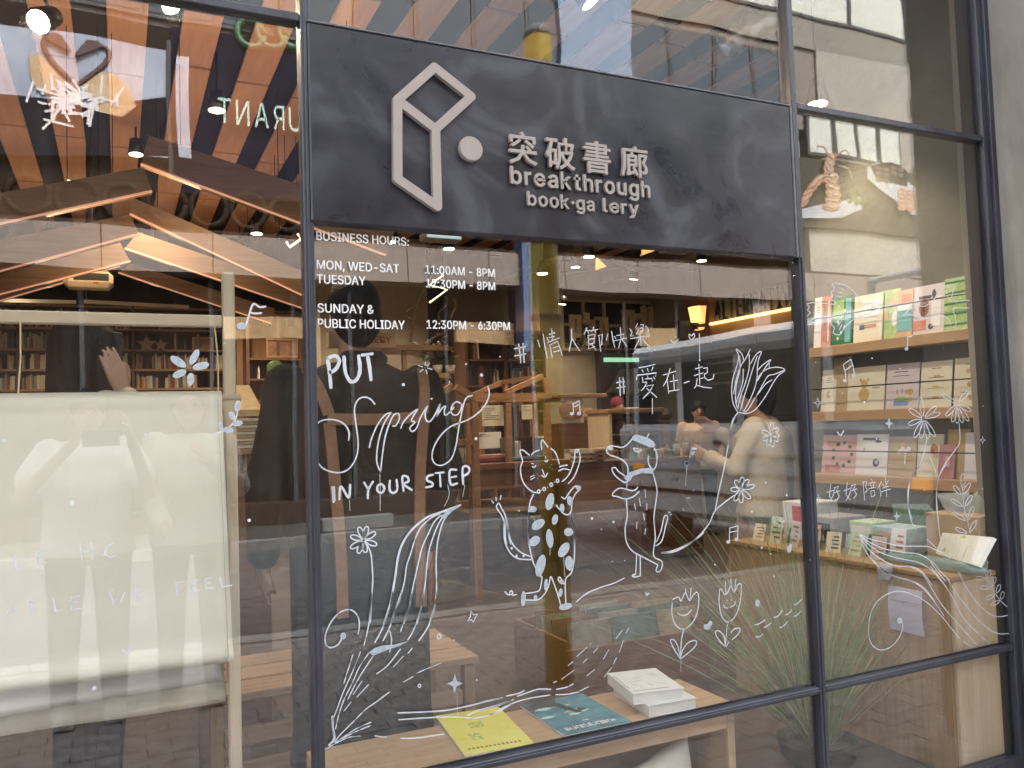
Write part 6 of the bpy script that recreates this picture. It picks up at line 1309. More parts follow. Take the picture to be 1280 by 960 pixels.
for ch, x0, x1, yt, yb in (('咖', 712, 758, 392, 434), ('啡', 778, 824, 384, 438)):
    me = text_mesh(ch, .1, .03, 0, 2); b = bounds(me); A, B = at(x0, yb, Y=7.9), at(x1, yt, Y=7.9)
    for v in me.vertices: v.co = Vector((A.x - oc + (v.co.x - b[0]) / (b[1] - b[0]) * (B.x - A.x) + .12 * ((v.co.y - b[2]) / (b[3] - b[2]) - .5) * 0, -.07 + v.co.z * .2, A.z + (v.co.y - b[2]) / (b[3] - b[2]) * (B.z - A.z)))
    obj('character', me, mat('cream_character', (.66, .52, .33), .6), cw)
kt = thing('kitchen_hatch', 'open kitchen hatch with dark hood and green lit strip in the cafe wall', 'hatch', (at(790, 500, Y=7.96).x, 7.9, 0)); ok_ = kt.location.x
xl, xr = at(755, 500, Y=7.9).x - ok_, at(822, 500, Y=7.9).x - ok_; zt_, zb_ = at(790, 442, Y=7.9).z, at(790, 560, Y=7.9).z
hb('opening', (xl, .1, max(.3, zb_)), (xr, .11, zt_), M_darkw, kt, 0)
for a, b in (((xl - .05, 0, .3), (xl, .12, zt_ + .05)), ((xr, 0, .3), (xr + .05, .12, zt_ + .05)), ((xl + .001, 0, zt_), (xr - .001, .12, zt_ + .05))): hb('frame', a, b, M_black, kt)
mb = MB(); mb.hexa([(xl + .1, -.02, zt_ - .55), (xr - .05, -.02, zt_ - .62), (xr - .05, .09, zt_ - .62), (xl + .1, .09, zt_ - .55)], [(xl + .35, -.02, zt_ - .22), (xr - .02, -.02, zt_ - .2), (xr - .02, .09, zt_ - .2), (xl + .35, .09, zt_ - .22)]); mb.build('hood', mat('steel_hood', (.25, .28, .28), .35, .6, var=.3), kt)
hb('light_strip', (xl + .03, -.01, zt_ - .12), (xr - .3, .02, zt_ - .06), mat('green_strip', (.4, .8, .5), .5, var=0, emit=(.45, .9, .6), es=.1), kt, 0)
for k in range(5): hb('container', (xl + .1 + k * .13, 0.0, .95), (xl + .19 + k * .13, .09, 1.12 + .05 * (k % 2)), [c_white, mat('steel_hood', (0, 0, 0)), c_red, c_white, c_kraft][k], kt)
hb('pass_shelf', (xl + .001, -.1, .9), (xr - .001, .099, .945), MATS['steel_hood'], kt)
bx = box_thing('wall_poster', 'blue and white poster at the right of the coffee window', 'poster', (at(812, 412, Y=7.93).x, 7.93, at(812, 470, Y=7.93).z), (at(833, 412, Y=7.93).x, 7.95, at(812, 398, Y=7.93).z), paint('poster_blue', (.02, .06, .3)))
boxo('print', (-.1, -.013, .05), (.12, -.0105, .28), c_white, bx, 0)
cb = box_thing('cafe_divider', 'dark brown upright partition at the left of the cafe', 'partition', (at(672, 450, Y=7.5).x - .35, 7.4, 0), (at(672, 450, Y=7.5).x, 7.6, 3.3), M_walz)
cc = counter('cafe_counter', 'dark wooden cafe counter with trays under the kitchen hatch', 690, 840, 520, 7.2, .6, M_brown, 0, 1)[0]
for k in range(8):
    x = -.9 + k * .24; hb('tray', (x, .1, at(760, 520, Y=7.2).z + .001), (x + .16, .35, at(760, 520, Y=7.2).z + .05 + .03 * (k % 3)), [c_kraft, c_white, c_or, c_cream][k % 4], cc)
# menu wall sign ALTERNATIV... on the perpendicular wall
aw = thing('wall_sign', 'long backlit timber sign board lettered ALTERNATIVE on the cafe wall', 'sign', (6.98, 5.0, 0)); XW = 6.98
def WA(px, py, dx=0.0): p = at(px, py, X=XW + dx); return Vector((p.x - 6.98, p.y - 5.0, p.z))
a, b = WA(891, 405), WA(988, 388); zc_ = (a.z + b.z) / 2
yA, yB = a.y, b.y - .5
hb('timber_board', (-.03, yB, zc_ - .2), (.035, yA, zc_ - .012), mat('lit_timber', (.45, .25, .1), .5, col2=(.6, .37, .17), scale=3), aw, .002)
hb('light_strip', (-.06, yB, zc_ - .01), (.03, yA, zc_ + .02), M_led2, aw, 0)
p0, p1 = Vector((-.02, WA(897, 400).y, zc_ + .03)), Vector((-.02, WA(1002, 380).y, zc_ + .03))
place_text('letter', 'ALTERNATIVE', p0, p1, .26, MATS['black_metal'], aw, (-1, 0, 0), depth=.03, spacing=.18, split=True)
hb('timber_end', (-.05, yA + .002, zc_ - .25), (.035, yA + .5, zc_ + .42), mat('terracotta_panel', (.3, .13, .06), .6), aw)
mb_ = thing('menu_board', 'large dark slate menu board under the timber sign', 'board', (6.99, 5.0, 0)); ya, yb = at(855, 500, X=6.99).y - 5, at(1010, 500, X=6.99).y - 5
for k in range(3): hb('slate_panel', (-.03, yb + (ya - yb) * k / 3 + .004, 1.35), (.0, yb + (ya - yb) * (k + 1) / 3 - .004, zc_ - .22), mat('slate', (.035, .035, .034), .4, var=.3, scale=3), mb_)
for k in range(5): hb('menu_line', (-.033, ya - 1.3, 2.3 - k * .13), (-.0305, ya - .3 - .3 * random.random(), 2.33 - k * .13), mat('chalk', (.12, .115, .1), .8), mb_, 0)
# lantern
ln = thing('wall_lantern', 'tapered yellow and orange wall lantern at the corner of the cafe', 'lantern', at(873, 398, Y=6.2)); ol = Vector(ln.location)
q = [at(x, y, Y=6.2) - ol for x, y in ((866, 383), (874, 382), (877, 402), (870, 402))]; MB().prism(q, (0, .1, 0)).build('pane', lampmat('lime_lamp', (.75, .8, .2), .22), ln)
q = [at(x, y, Y=6.19) - ol for x, y in ((875, 382), (883, 382), (881, 404), (878, 402))]; MB().prism(q, (0, .1, 0)).build('pane', lampmat('orange_lamp', (1.0, .42, .15), .2), ln)
hb('lantern_foot', (-.03, .0, -.13), (.09, .1, -.07), M_black, ln); q = [at(x, y, Y=6.19) - ol for x, y in ((873, 409), (881, 409), (879, 412), (875, 412))]; MB().prism(q, (0, .1, 0)).build('glow', lampmat('orange_lamp', 0, 0), ln)
hb('bracket', (-.2, .11, -.25), (-.05, .25, -.02), M_black, ln); MB().tube([(0, .12, .02), (0, .12, 3.6 - ol.z)], .006, 5).build('rod', M_black, ln)
# cafe lights
for k, (x, y) in enumerate(((6.0, 5.6), (5.2, 6.9), (7.6, 3.0), (1.2, 7.2), (-.6, 7.0), (2.6, 6.2), (2.9, 3.2), (0.3, 4.4), (4.6, 4.0))):
    t = thing('ceiling_spotlight', 'x', 'spotlight', (x, y, 3.3), 0, 'spotlights under the black ceiling')
    t['label'] = ['round downlight over the cafe counter', 'round downlight by the cafe partition', 'round downlight over the menu board', 'round downlight over the right of the bookcase', 'round downlight over the left of the bookcase', 'round downlight over the dark goods shelf', 'round downlight over the jars on the counter', 'round downlight behind the nearest gables', 'round downlight over the long counter'][k]
    MB().tube([(0, 0, .0), (0, 0, .12)], .06, 14).build('housing', M_black, t, True); MB().tube([(0, 0, -.003), (0, 0, -.001)], .05, 14).build('lens', M_bulb, t); MB().tube([(0, 0, .12), (0, 0, .31)], .01, 6).build('stem', M_black, t)
    spot_light((0, 0, -.02), [130, 110, 60, 280, 280, 230, 100, 70, 110][k], R(125), parent=t)
# ================================================================ PEOPLE
M_skin = mat('skin', (.50, .30, .21), .55, var=.06, scale=14); M_skin.node_tree.nodes['Principled BSDF'].inputs['Subsurface Weight'].default_value = 0.0
M_hair = mat('black_hair', (.005, .004, .004), .5, spec=.3, var=.4, scale=3, stretch=(60, 60, 4), bump=.5, bscale=6)
def lp(a, b, t): return Vector(a).lerp(Vector(b), t)
def rings(mb, secs, n=20):
    """stack of elliptical sections (x, y, z, rx, ry)"""
    base = len(mb.v)
    for (x, y, z, rx, ry) in secs:
        for j in range(n):
            a = 2 * math.pi * j / n; mb.v.append((x + rx * math.cos(a), y + ry * math.sin(a), z))
    for k in range(len(secs) - 1):
        for j in range(n):
            j2 = (j + 1) % n; mb.f.append((base + k * n + j, base + k * n + j2, base + (k + 1) * n + j2, base + (k + 1) * n + j))
    mb.f.append(tuple(base + j for j in range(n))[::-1]); mb.f.append(tuple(base + (len(secs) - 1) * n + j for j in range(n)))
def ball(mb, c, r): mb.ell(c, (r, r, r), 12, 8)
def limb(mb, pts, rs):
    mb.tube(pts, rs, 12)
    for p, r in zip(pts, rs): ball(mb, p, r * .99)
def hand(mb, wrist, dirv, palm_n, curl=.5, side=1):
    """palm, four unequal bent fingers and a thumb from the side of the palm"""
    w = Vector(wrist); d = Vector(dirv).normalized(); n = Vector(palm_n); n = (n - d * n.dot(d)).normalized(); s = d.cross(n) * side
    for o in (-.027, -.009, .009, .026): mb.tube([w + s * o * .45, w + d * .05 + s * o * .85, w + d * .088 + s * o], [.017, .0145, .0115], 8)
    for k, (l, o) in enumerate(((.070, -.030), (.079, -.010), (.073, .010), (.058, .029))):
        b = w + d * .085 + s * o; c = b; dd = d.copy(); pts = [b - d * .02, b]
        for j in range(3):
            dd = (dd + n * curl * (.35 + .2 * j)).normalized(); c = c + dd * (l * (.45, .32, .23)[j]); pts.append(c.copy())
        mb.tube(pts, [.0095, .009, .0082, .0072, .006], 8)
        ball(mb, c, .0068)
    b = w + d * .03 - s * .026; pts = [b, b - s * .02 + d * .022 + n * .008, b - s * .026 + d * .048 + n * .02 * curl * 2, b - s * .02 + d * .066 + n * .035 * curl * 2]
    mb.tube(pts, [.014, .0115, .010, .008], 8); ball(mb, pts[-1], .008)
def person(lab, loc, rz, H=1.75, sh=.19, arms=None, skin=M_skin, top=None, top_r=1.0, bottom=None, skirt=None, shoes=None, hair='short', hair_m=None, sleeves='long', coat_len=.86, group=None, vox=.012, legs=None, headtilt=(0, 0, 0), hvox=None):
    """standing figure facing local +Y; x is its right hand side"""
    k = H / 1.75; t = thing('person', lab, 'person', loc, rz, group)
    hip, knee, ank = .92 * k, .50 * k, .09 * k; shz = 1.43 * k; hd = Vector((headtilt[0], .02 + headtilt[1], 1.625 * k + headtilt[2]))
    A = arms or {}
    ar = A.get('r', [(sh, 0, shz), (sh + .05, -.02, 1.14 * k), (sh + .06, .08, .90 * k)]); al = A.get('l', [(-sh, 0, shz), (-sh - .05, -.02, 1.14 * k), (-sh - .06, .08, .90 * k)])
    lg = legs or [((.1, 0, hip), (.105, .02, knee), (.11, 0, ank)), ((-.1, 0, hip), (-.105, .02, knee), (-.11, 0, ank))]
    mb = MB()
    rings(mb, [(0, 0, hip - .08, .12, .09), (0, 0, hip, .165, .11), (0, 0, 1.08 * k, .14, .095), (0, 0, 1.22 * k, .155, .105), (0, 0, 1.36 * k, .165, .10), (0, 0, 1.44 * k, .12, .075), (0, 0, 1.47 * k, .06, .055)])
    limb(mb, [(0, 0, 1.42 * k), (0, .005, 1.5 * k), lp((0, 0, 1.5 * k), hd, .6)], [.058, .05, .05])
    rings(mb, [(hd.x + x, hd.y + y, hd.z + z, rx, ry) for x, y, z, rx, ry in ((0, .035, -.125, .02, .025), (0, .03, -.105, .042, .05), (0, .02, -.07, .06, .075), (0, .005, -.02, .071, .09), (0, 0, .03, .074, .095), (0, -.005, .075, .064, .083), (0, -.005, .105, .04, .055), (0, -.005, .12, .015, .02))])
    mb.tube([(hd.x, hd.y + .085, hd.z + .01), (hd.x, hd.y + .108, hd.z - .025), (hd.x, hd.y + .09, hd.z - .04)], [.008, .013, .012], 8)
    for s_ in (-1, 1): mb.ell((hd.x + s_ * .073, hd.y - .005, hd.z - .01), (.01, .018, .028), 8, 6)
    mb.ell((hd.x, hd.y + .088, hd.z - .068), (.024, .01, .008), 8, 6)
    for pts in (ar, al):
        P3 = [Vector(p) for p in pts[:3]]; limb(mb, P3[:3], [.045, .037, .026]); d = (P3[2] - P3[1]).normalized(); side = 1 if pts is ar else -1
        hand(mb, P3[2] + d * .01, Vector(pts[3]) if len(pts) > 3 else d, Vector(pts[4]) if len(pts) > 4 else Vector((-side, .2, 0)), pts[5] if len(pts) > 5 else .35, side)
    for a, b, c in lg: limb(mb, [a, b, c], [.085, .055, .038]); c = Vector(c); mb.ell(c + Vector((0, .07, -.045 * k)), (.042, .12, .04), 12, 8)
    remesh_blob(mb, 'body', skin, t, hvox or max(.0085, vox * .8), 2)
    fm = mat('face_dark', (.02, .012, .01), .4); 
    mbf = MB()
    for s_ in (-1, 1): mbf.ell((hd.x + s_ * .03, hd.y + .088, hd.z + .005), (.011, .004, .0055), 8, 6); mbf.box((hd.x + s_ * .03 - .018, hd.y + .086, hd.z + .024), (hd.x + s_ * .03 + .018, hd.y + .094, hd.z + .029), .002)
    mbf.build('eyes', fm, t)
    mbl = MB(); mbl.ell((hd.x, hd.y + .0935, hd.z - .068), (.022, .006, .006), 10, 6); mbl.build('lips', mat('lips', (.35, .1, .09), .5), t, True)
    if top:
        mb = MB(); g = 1.0 + .12 * top_r; r_ = top_r
        rings(mb, [(0, 0, coat_len * k, .17 * g + .02, .12 * g + .02), (0, 0, (coat_len + .12) * k, .168 * g + .01, .115 * g + .01), (0, 0, 1.10 * k, .155 * g + .012 * r_, .108 * g + .012 * r_), (0, 0, 1.24 * k, .168 * g + .012 * r_, .118 * g + .012 * r_), (0, 0, 1.37 * k, .172 * g + .014 * r_, .112 * g + .01 * r_), (0, 0, 1.445 * k, .13 * g, .082 * g), (0, 0, 1.475 * k, .075 * g, .07 * g)], 26)
        for pts in (ar, al):
            P3 = [Vector(p) for p in pts[:3]]
            if sleeves == 'short': limb(mb, [P3[0] + Vector((0, 0, -.01)), lp(P3[0], P3[1], .62)], [.062 * g, .066 * g])
            else: limb(mb, [P3[0] + Vector((0, 0, -.01)), P3[1], lp(P3[1], P3[2], .93)], [.06 * g, .052 * g, .04 * g])
        remesh_blob(mb, 'top', top, t, vox, 3)
    if bottom:
        mb = MB(); rings(mb, [(0, 0, hip + .1 * k, .155, .11), (0, 0, hip, .178, .122), (0, 0, hip - .1, .175, .118)])
        for a, b, c in lg: c = Vector(c); limb(mb, [Vector(a) + Vector((0, 0, -.05)), b, c + Vector((0, 0, .0))], [.098, .075, .06])
        remesh_blob(mb, 'trousers', bottom, t, vox, 3)
    if skirt:
        mb = MB(); n = 40; base = 0
        for kk, (z, r0) in enumerate(((1.02, .14), (.9, .19), (.6, .26), (.28, .33))):
            for j in range(n): a = 2 * math.pi * j / n; rr = r0 * (1 + .05 * kk * math.sin(a * 9)); mb.v.append((rr * math.cos(a), rr * .8 * math.sin(a), z * k))
        for kk in range(3):
            for j in range(n): j2 = (j + 1) % n; mb.f.append((kk * n + j, kk * n + j2, (kk + 1) * n + j2, (kk + 1) * n + j))
        mb.f.append(tuple(range(n))); mb.build('skirt', skirt, t, True)
    if shoes:
        for a, b, c in lg:
            c = Vector(c); mb = MB(); mb.ell(c + Vector((0, .065, -.045 * k)), (.052, .14, .046 * k), 16, 10); mb.ell(c + Vector((0, -.01, -.01)), (.05, .06, .05), 12, 8); mb.box(c + Vector((-.05, -.07, -.089 * k)), c + Vector((.05, .2, -.062 * k)), .012); remesh_blob(mb, 'shoe', shoes, t, .011, 2)
    hm = hair_m or M_hair; mb = MB()
    if hair == 'short':
        mb.ell((hd.x, hd.y - .012, hd.z + .03), (.086, .105, .1), 20, 14); mb.ell((hd.x, hd.y - .045, hd.z - .02), (.082, .07, .085), 18, 12); mb.ell((hd.x, hd.y - .055, hd.z - .075), (.055, .04, .04), 14, 10)
    elif hair == 'bun':
        mb.ell((hd.x, hd.y - .015, hd.z + .03), (.086, .105, .1), 20, 14); mb.ell((hd.x, hd.y - .04, hd.z - .03), (.08, .07, .08), 18, 12); mb.ell((hd.x, hd.y - .12, hd.z + .06), (.045, .04, .045), 14, 10)
    elif hair == 'cap':
        mb.ell((hd.x, hd.y - .015, hd.z + .035), (.09, .11, .098), 20, 14)
    else:
        mb.ell((hd.x, hd.y - .015, hd.z + .035), (.094, .115, .1), 20, 14)
        rings(mb, [(hd.x, hd.y - .055, hd.z + .04, .09, .08), (hd.x, hd.y - .06, hd.z - .06, .105, .075), (hd.x, hd.y - .065, hd.z - .17, .12, .07), (hd.x, hd.y - .075, hd.z - .30, .125, .06), (hd.x, hd.y - .08, hd.z - .42, .09, .04), (hd.x, hd.y - .08, hd.z - .47, .05, .02)], 24)
        for s_ in (-1, 1): mb.tube([(hd.x + s_ * .07, hd.y + .03, hd.z + .06), (hd.x + s_ * .09, hd.y + .03, hd.z - .05), (hd.x + s_ * .1, hd.y + .02, hd.z - .2), (hd.x + s_ * .1, hd.y, hd.z - .34)], [.03, .033, .035, .02], 10)
    remesh_blob(mb, 'hair' if hair != 'cap' else 'cap', hm, t, .011, 2)
    return t, hd, k
cloth = lambda n, c, **q: mat(n, c, .85, var=.18, scale=5, bump=.55, bscale=9, **q)
M_jack = mat('dark_jacket', (.006, .008, .007), .85, spec=.15, col2=(.017, .021, .017), scale=3.0, bump=.7, bscale=9); M_strap = mat('tan_strap', (.20, .10, .048), .6, var=.2, scale=30); M_navy = cloth('navy_cloth', (.015, .02, .035)); M_charc = cloth('charcoal_cloth', (.03, .03, .035))
M_wtee = cloth('white_tee', (.72, .72, .72)); M_creamc = cloth('cream_coat', (.55, .47, .36)); M_tanj = cloth('tan_jacket', (.42, .29, .15)); M_wshoe = mat('shoe_white', (.6, .6, .58), .5, var=.1); M_bshoe = mat('shoe_black', (.03, .03, .03), .5)
# man with his back to the glass
man, hd, k = person('broad man in a dark jacket and tan harness straps, seen from behind', (.70, .56, 0), R(4), H=1.86, sh=.225, top=M_jack, top_r=2.3, bottom=M_navy, shoes=M_bshoe, hair='short', coat_len=.30, legs=[((.09, 0, .97), (.085, .02, .53), (.085, 0, .095)), ((-.09, 0, .97), (-.085, .02, .53), (-.085, 0, .095))], arms={'r': [(.225, 0, 1.50), (.30, -.02, 1.2), (.285, .10, .95)], 'l': [(-.225, 0, 1.50), (-.30, -.02, 1.2), (-.285, .1, .95)]})
def strap(parent, pts, w=.035):
    mb = MB(); pp = catmull([Vector(p) for p in pts], 5)
    for a, b in zip(pp[:-1], pp[1:]): mb.beam(a, b + (b - a) * .12, w, .007, up=(0, -1, 0))
    mb.build('strap', M_strap, parent)
yb = -.178
strap(man, [(-.19, -.10, 1.54), (-.165, -.15, 1.47), (-.145, yb + .01, 1.40)]); strap(man, [(.19, -.10, 1.54), (.175, -.15, 1.47), (.16, yb + .01, 1.40)])
strap(man, [(-.15, yb + .005, 1.385), (0, yb - .01, 1.38), (.165, yb + .005, 1.385)]); strap(man, [(-.145, yb + .008, 1.375), (-.13, yb + .012, 1.2), (-.12, yb + .004, 1.0), (-.12, yb - .004, .8)]); strap(man, [(.16, yb + .008, 1.375), (.145, yb + .012, 1.2), (.135, yb + .004, 1.0), (.13, yb - .004, .8)])
boxo('collar', (-.075, -.11, 1.545), (.075, -.02, 1.60), MATS['dark_jacket'], man, .02)
# long haired woman on the phone behind the banner
wm, hd, k = person('long haired woman holding a phone to her ear behind the cloth banner', (-.115, 1.25, 0), R(-62), H=1.80, hvox=.006, sh=.17, hair='long', top=M_creamc, top_r=1.2, bottom=M_navy, shoes=M_wshoe, arms={'r': [(.17, 0, 1.46), (.29, .12, 1.25), (.185, .055, 1.50), (-.1, -.35, 1.0), (-1, -.1, 0), .12], 'l': [(-.17, 0, 1.46), (-.23, -.02, 1.16), (-.2, .12, .95)]})
MB().box((-.006, -.04, -.07), (.006, .04, .07), .004).build('phone', M_black, wm).location = (.088, .06, 1.66)
# photographer mirrored in the glass
ph, hd, k = person('photographer in a white tee raising a phone, mirrored in the glass', (-.14, -2.52, 0), R(-2), H=1.60, hvox=.0065, sh=.175, vox=.012, hair='short', top=M_wtee, top_r=1.3, sleeves='short', bottom=M_charc, shoes=M_wshoe, arms={'r': [(.175, 0, 1.30), (.27, .16, 1.08), (.19, .33, 1.33), (-.3, .1, 1), (-.8, .3, 0), .6], 'l': [(-.175, 0, 1.30), (-.29, .14, 1.08), (-.06, .33, 1.33), (.3, .1, 1), (.8, .3, 0), .6]})
MB().box((-.2, .36, 0), (-.05 + .0, .3685, .075), .004).box((-.05, .36, 0), (.17, .3685, .001)).build('phone', M_black, ph) if False else None
pho = thing('smartphone', 'dark smartphone held up by the photographer, mirrored in the glass', 'phone', (-.07, -2.165, 1.31)); MB().box((-.08, 0, 0), (.08, .008, .078), .004).build('case', M_black, pho); MB().tube([(-.062, .0085, .06), (-.062, .0105, .06)], .008, 12).build('lens', mat('lens_glass', (.02, .02, .03), .1), pho)
se, hd, k = person('companion with raised hand beside the photographer, mirrored in the glass', (.34, -2.55, 0), R(8), H=1.62, sh=.165, hair='bun', top=cloth('pale_shirt', (.6, .56, .5)), top_r=1.2, bottom=M_navy, shoes=M_bshoe, arms={'r': [(.165, 0, 1.32), (.24, .1, 1.08), (.12, .28, 1.22)], 'l': [(-.165, 0, 1.32), (-.22, .02, 1.05), (-.1, .32, .92), (-.1, 1, .1)]})
# cafe people
for lab, px, Y, rz, H, topm, hr, low, tl in (('person in a tan jacket bending over the cafe table', 872, 5.9, R(150), 1.55, M_tanj, 'short', 0, 0), ('person in a brown top by the kitchen hatch', 771, 7.05, R(180), 1.66, cloth('brown_top', (.3, .17, .09)), 'cap', 0, 0), ('person with black hair browsing at the far bookcase', 246, 7.6, R(10), 1.68, cloth('rust_top', (.16, .07, .05)), 'short', 0, 0), ('person with black hair behind the house frame', 592, 5.7, R(20), 1.6, M_navy, 'short', 0, 0)):
    p = at(px, 500, Y=Y); person(lab, (p.x, Y, 0), rz, H=H, sh=.185, top=topm, top_r=1.6, bottom=M_navy, shoes=M_bshoe, hair=hr, hair_m=(cloth('maroon_cap', (.2, .02, .05)) if hr == 'cap' else None), vox=.02)
p = at(952, 520, Y=1.75)
cw_, hd, k = person('woman in a cream coat and pink patterned long skirt by the side wall', (p.x, 1.75, 0), R(35), H=1.58, sh=.19, top=M_creamc, top_r=2.2, skirt=mat('lace_skirt', (.42, .26, .24), .8, col2=(.28, .27, .3), scale=22), shoes=M_bshoe, hair='short', arms={'r': [(.19, 0, 1.29), (.26, .1, 1.08), (.14, .3, 1.26)], 'l': [(-.19, 0, 1.29), (-.26, .1, 1.05), (-.16, .28, 1.12)]})

# ================================================================ THE STREET BEHIND THE CAMERA, MIRRORED IN THE GLASS
M_gran = mat('beige_granite', (.19, .155, .135), .6, col2=(.27, .225, .195), scale=60); M_beige = mat('beige_render', (.29, .27, .235), .8, col2=(.37, .345, .30), scale=2, bump=.2); M_shopd = mat('dark_shopfront', (.05, .033, .025), .9, spec=.1, var=.3, scale=3); M_band = mat('night_blue_fascia', (.006, .008, .022), .9, var=.3, spec=.1); M_grey = mat('grey_facade', (.2, .2, .19), .8, var=.2, scale=2); M_alu = mat('window_frame_dark', (.05, .05, .055), .5)
FY = -10.5
bl = thing('street_building', 'beige building opposite with granite band, dark fascias and rows of windows', 'building', (8, FY, 0))
def bb2(name, x0, x1, z0, z1, d=0.0, th=.3, m=M_beige, parent=None, **k): return MB().box((x0 - 8, -th, z0), (x1 - 8, d, z1)).build(name, m, parent or bl, **k)
bb2('wall', -30, 40, 9.0, 11.4, 0, .8, mat('tan_facade', (.2, .18, .155), .8, col2=(.26, .235, .2), scale=2, bump=.2)); bb2('wall', 13.3, 17.4, 6.62, 8.999, 0, .6, M_beige); bb2('wall', 17.4, 40, 0, 8.999, -.02, .6, M_grey); bb2('wall', -30, -1.6, 4.3, 8.999, -.02, .6, M_grey)
bb2('wall', -1.599, 13.299, 7.25, 8.999, -.05, .6, mat('taupe_facade', (.18, .155, .135), .8, col2=(.24, .21, .18), scale=2))
bb2('fascia', -1.4, .66, 5.25, 6.85, .12, .5, mat('photo_sky', (.48, .53, .62), .9, col2=(.26, .29, .38), spec=.1, scale=.9)); bb2('fascia', .72, 12.6, 4.8, 7.249, .05, .5, M_band); bb2('fascia', 12.601, 17.4, 5.2, 6.61, .06, .5, mat('dark_fascia', (.06, .056, .046), .9, spec=.1)); bb2('fascia', -1.599, .719, 4.28, 7.249, -.01, .5, mat('brown_fascia', (.02, .014, .012), .9, spec=.1))
for i in range(16): bb2('granite_panel', -6 + i * 1.45, -6 + i * 1.45 + 1.435, 3.66, 4.24, .1, .4, M_gran)
bb2('wall', 17.21, 40, 3.66, 4.24, .1, .4, M_gran); bb2('soffit', -30, 17.2, 4.245, 4.29, .1, .4, M_shopd)
bb2('shopfront', -30, 12.9, 0.3, 3.65, -.6, 1.0, mat('shop_glow', (.03, .02, .016), .9, var=.6, scale=1, spec=.1)); bb2('plinth', -30, 12.9, 0, .3, -.1, .6, M_shopd)
bb2('shopfront', 12.9, 17.3, 0, 5.19, -.02, .6, M_beige)
for x in (-7, -3.4, 11.2): bb2('column', x, x + .45, .301, 3.655, .02, .5, M_gran)
for i, x in enumerate((-6.4, -5.2, -2.8, -1.6, -.5, 1.2, 2.4, 3.3, 4.9, 6.1, 8.4, 9.6, 12)):
    if x < 11: bb2('glazing_bar', x, x + .06, .301, 3.6, -.3, .4, M_alu)
for x, w in ((-5.5, 1.0), (1.4, 1.3), (5.1, 1.1), (8.7, .9)): bb2('lit_sign', x, x + w, 2.75, 3.1, -.25, .35, mat('dim_sign', (.3, .2, .1), .5, emit=(.8, .5, .25), es=.12))
bb2('inner_wall', -30, 12.85, 0, 9.0, -1.01, 1.4, mat('inner_dark', (.012, .010, .010), .9, spec=.1))
MB().box((12.9 - 8, -1.2, 0), (17.35 - 8, -.62, 6.7)).build('inner_wall', MATS['inner_dark'], bl)
# ring ornaments under the photo fascia
for i in range(9):
    x = -1.6 + i * .56; c = Vector((x - 8, .02, 4.62)); mb = MB(); mb.tube([c + Vector((.25 * math.cos(a * math.pi / 12), 0, .25 * math.sin(a * math.pi / 12))) for a in range(25)], .045, 6); mb.build('ring_ornament', mat('bronze_ring', (.03, .02, .014), .9, spec=.1), bl, True)
# windows
def win(x0, x1, z0, z1, n, y=.0, curtain=True):
    for i in range(n):
        a = x0 + (x1 - x0) * i / n; b = x0 + (x1 - x0) * (i + 1) / n
        fr = bb2('window', a + .01, b - .01, z0, z1, y + .03, .02, M_alu); o = MB().box((a + .07 - 8, y + .032, z0 + .06), (b - .07 - 8, y + .04, z1 - .06)).build('curtain_pane', mat('pale_curtain', (.5, .52, .46), .4, col2=(.62, .64, .58), scale=2, stretch=(14, 1, .3)) if curtain else mat('dusk_pane', (.06, .08, .1), .15), fr)
win(12.9, 15.6, 6.9 - .2, 7.75, 4); win(-1.5, 3.2, 7.35, 8.7, 5, -.02, False); win(3.4, 12.5, 7.4, 8.8, 9, -.02, False); win(-20, -2, 5, 8.4, 14, 0, False); win(18, 34, 5, 8.4, 12, 0)
win(-20, 34, 9.6, 11.0, 30, .0)
bb2('cladding_panel', 7.05, 8.6, 7.3, 9.3, .1, .1, mat('light_blue_panel', (.24, .31, .42), .6, spec=.3)); bb2('cladding_panel', at(657, 400, Y=10.3).x, at(690, 400, Y=10.3).x, 2.6, 4.7, .2, .1, mat('blue_panel', (.09, .14, .27), .6, spec=.3))
bb2('green_awning', 8.9, 12.4, 6.95, 7.2, .3, .1, mat('green_strip_paint', (.04, .16, .1), .6))
# lettering facing the street: reads RESTAURANT from the road
def opp_text(s, x_right, x_left, z, cap, m, **k):
    return place_text('lettering', s, (x_left - 8, .055, z), (x_right - 8, .055, z), cap, m, bl, (0, 1, 0), depth=.04, spacing=.16, split=True, **k)
p_t = at(275, 158, Y=10.5).x; p_u = at(378, 165, Y=10.5).x; step = (p_u - p_t) / 4.35
opp_text('RESTAURANT', p_t, p_t + step * 8.4, at(320, 160, Y=10.5).z, .34, mat('mint_letter', (.42, .62, .55), .5))
for i, px in enumerate((315, 340, 365)):
    q = at(px, 42, Y=10.45); mb = MB(); mb.tube([(q.x - 8 + .19 * math.cos(a * math.pi / 8), .06, q.z + .2 * math.sin(a * math.pi / 8)) for a in range(17)], .06, 6); mb.build('number', mat('neon_green_paint', (.03, .13, .065), .5), bl, True)
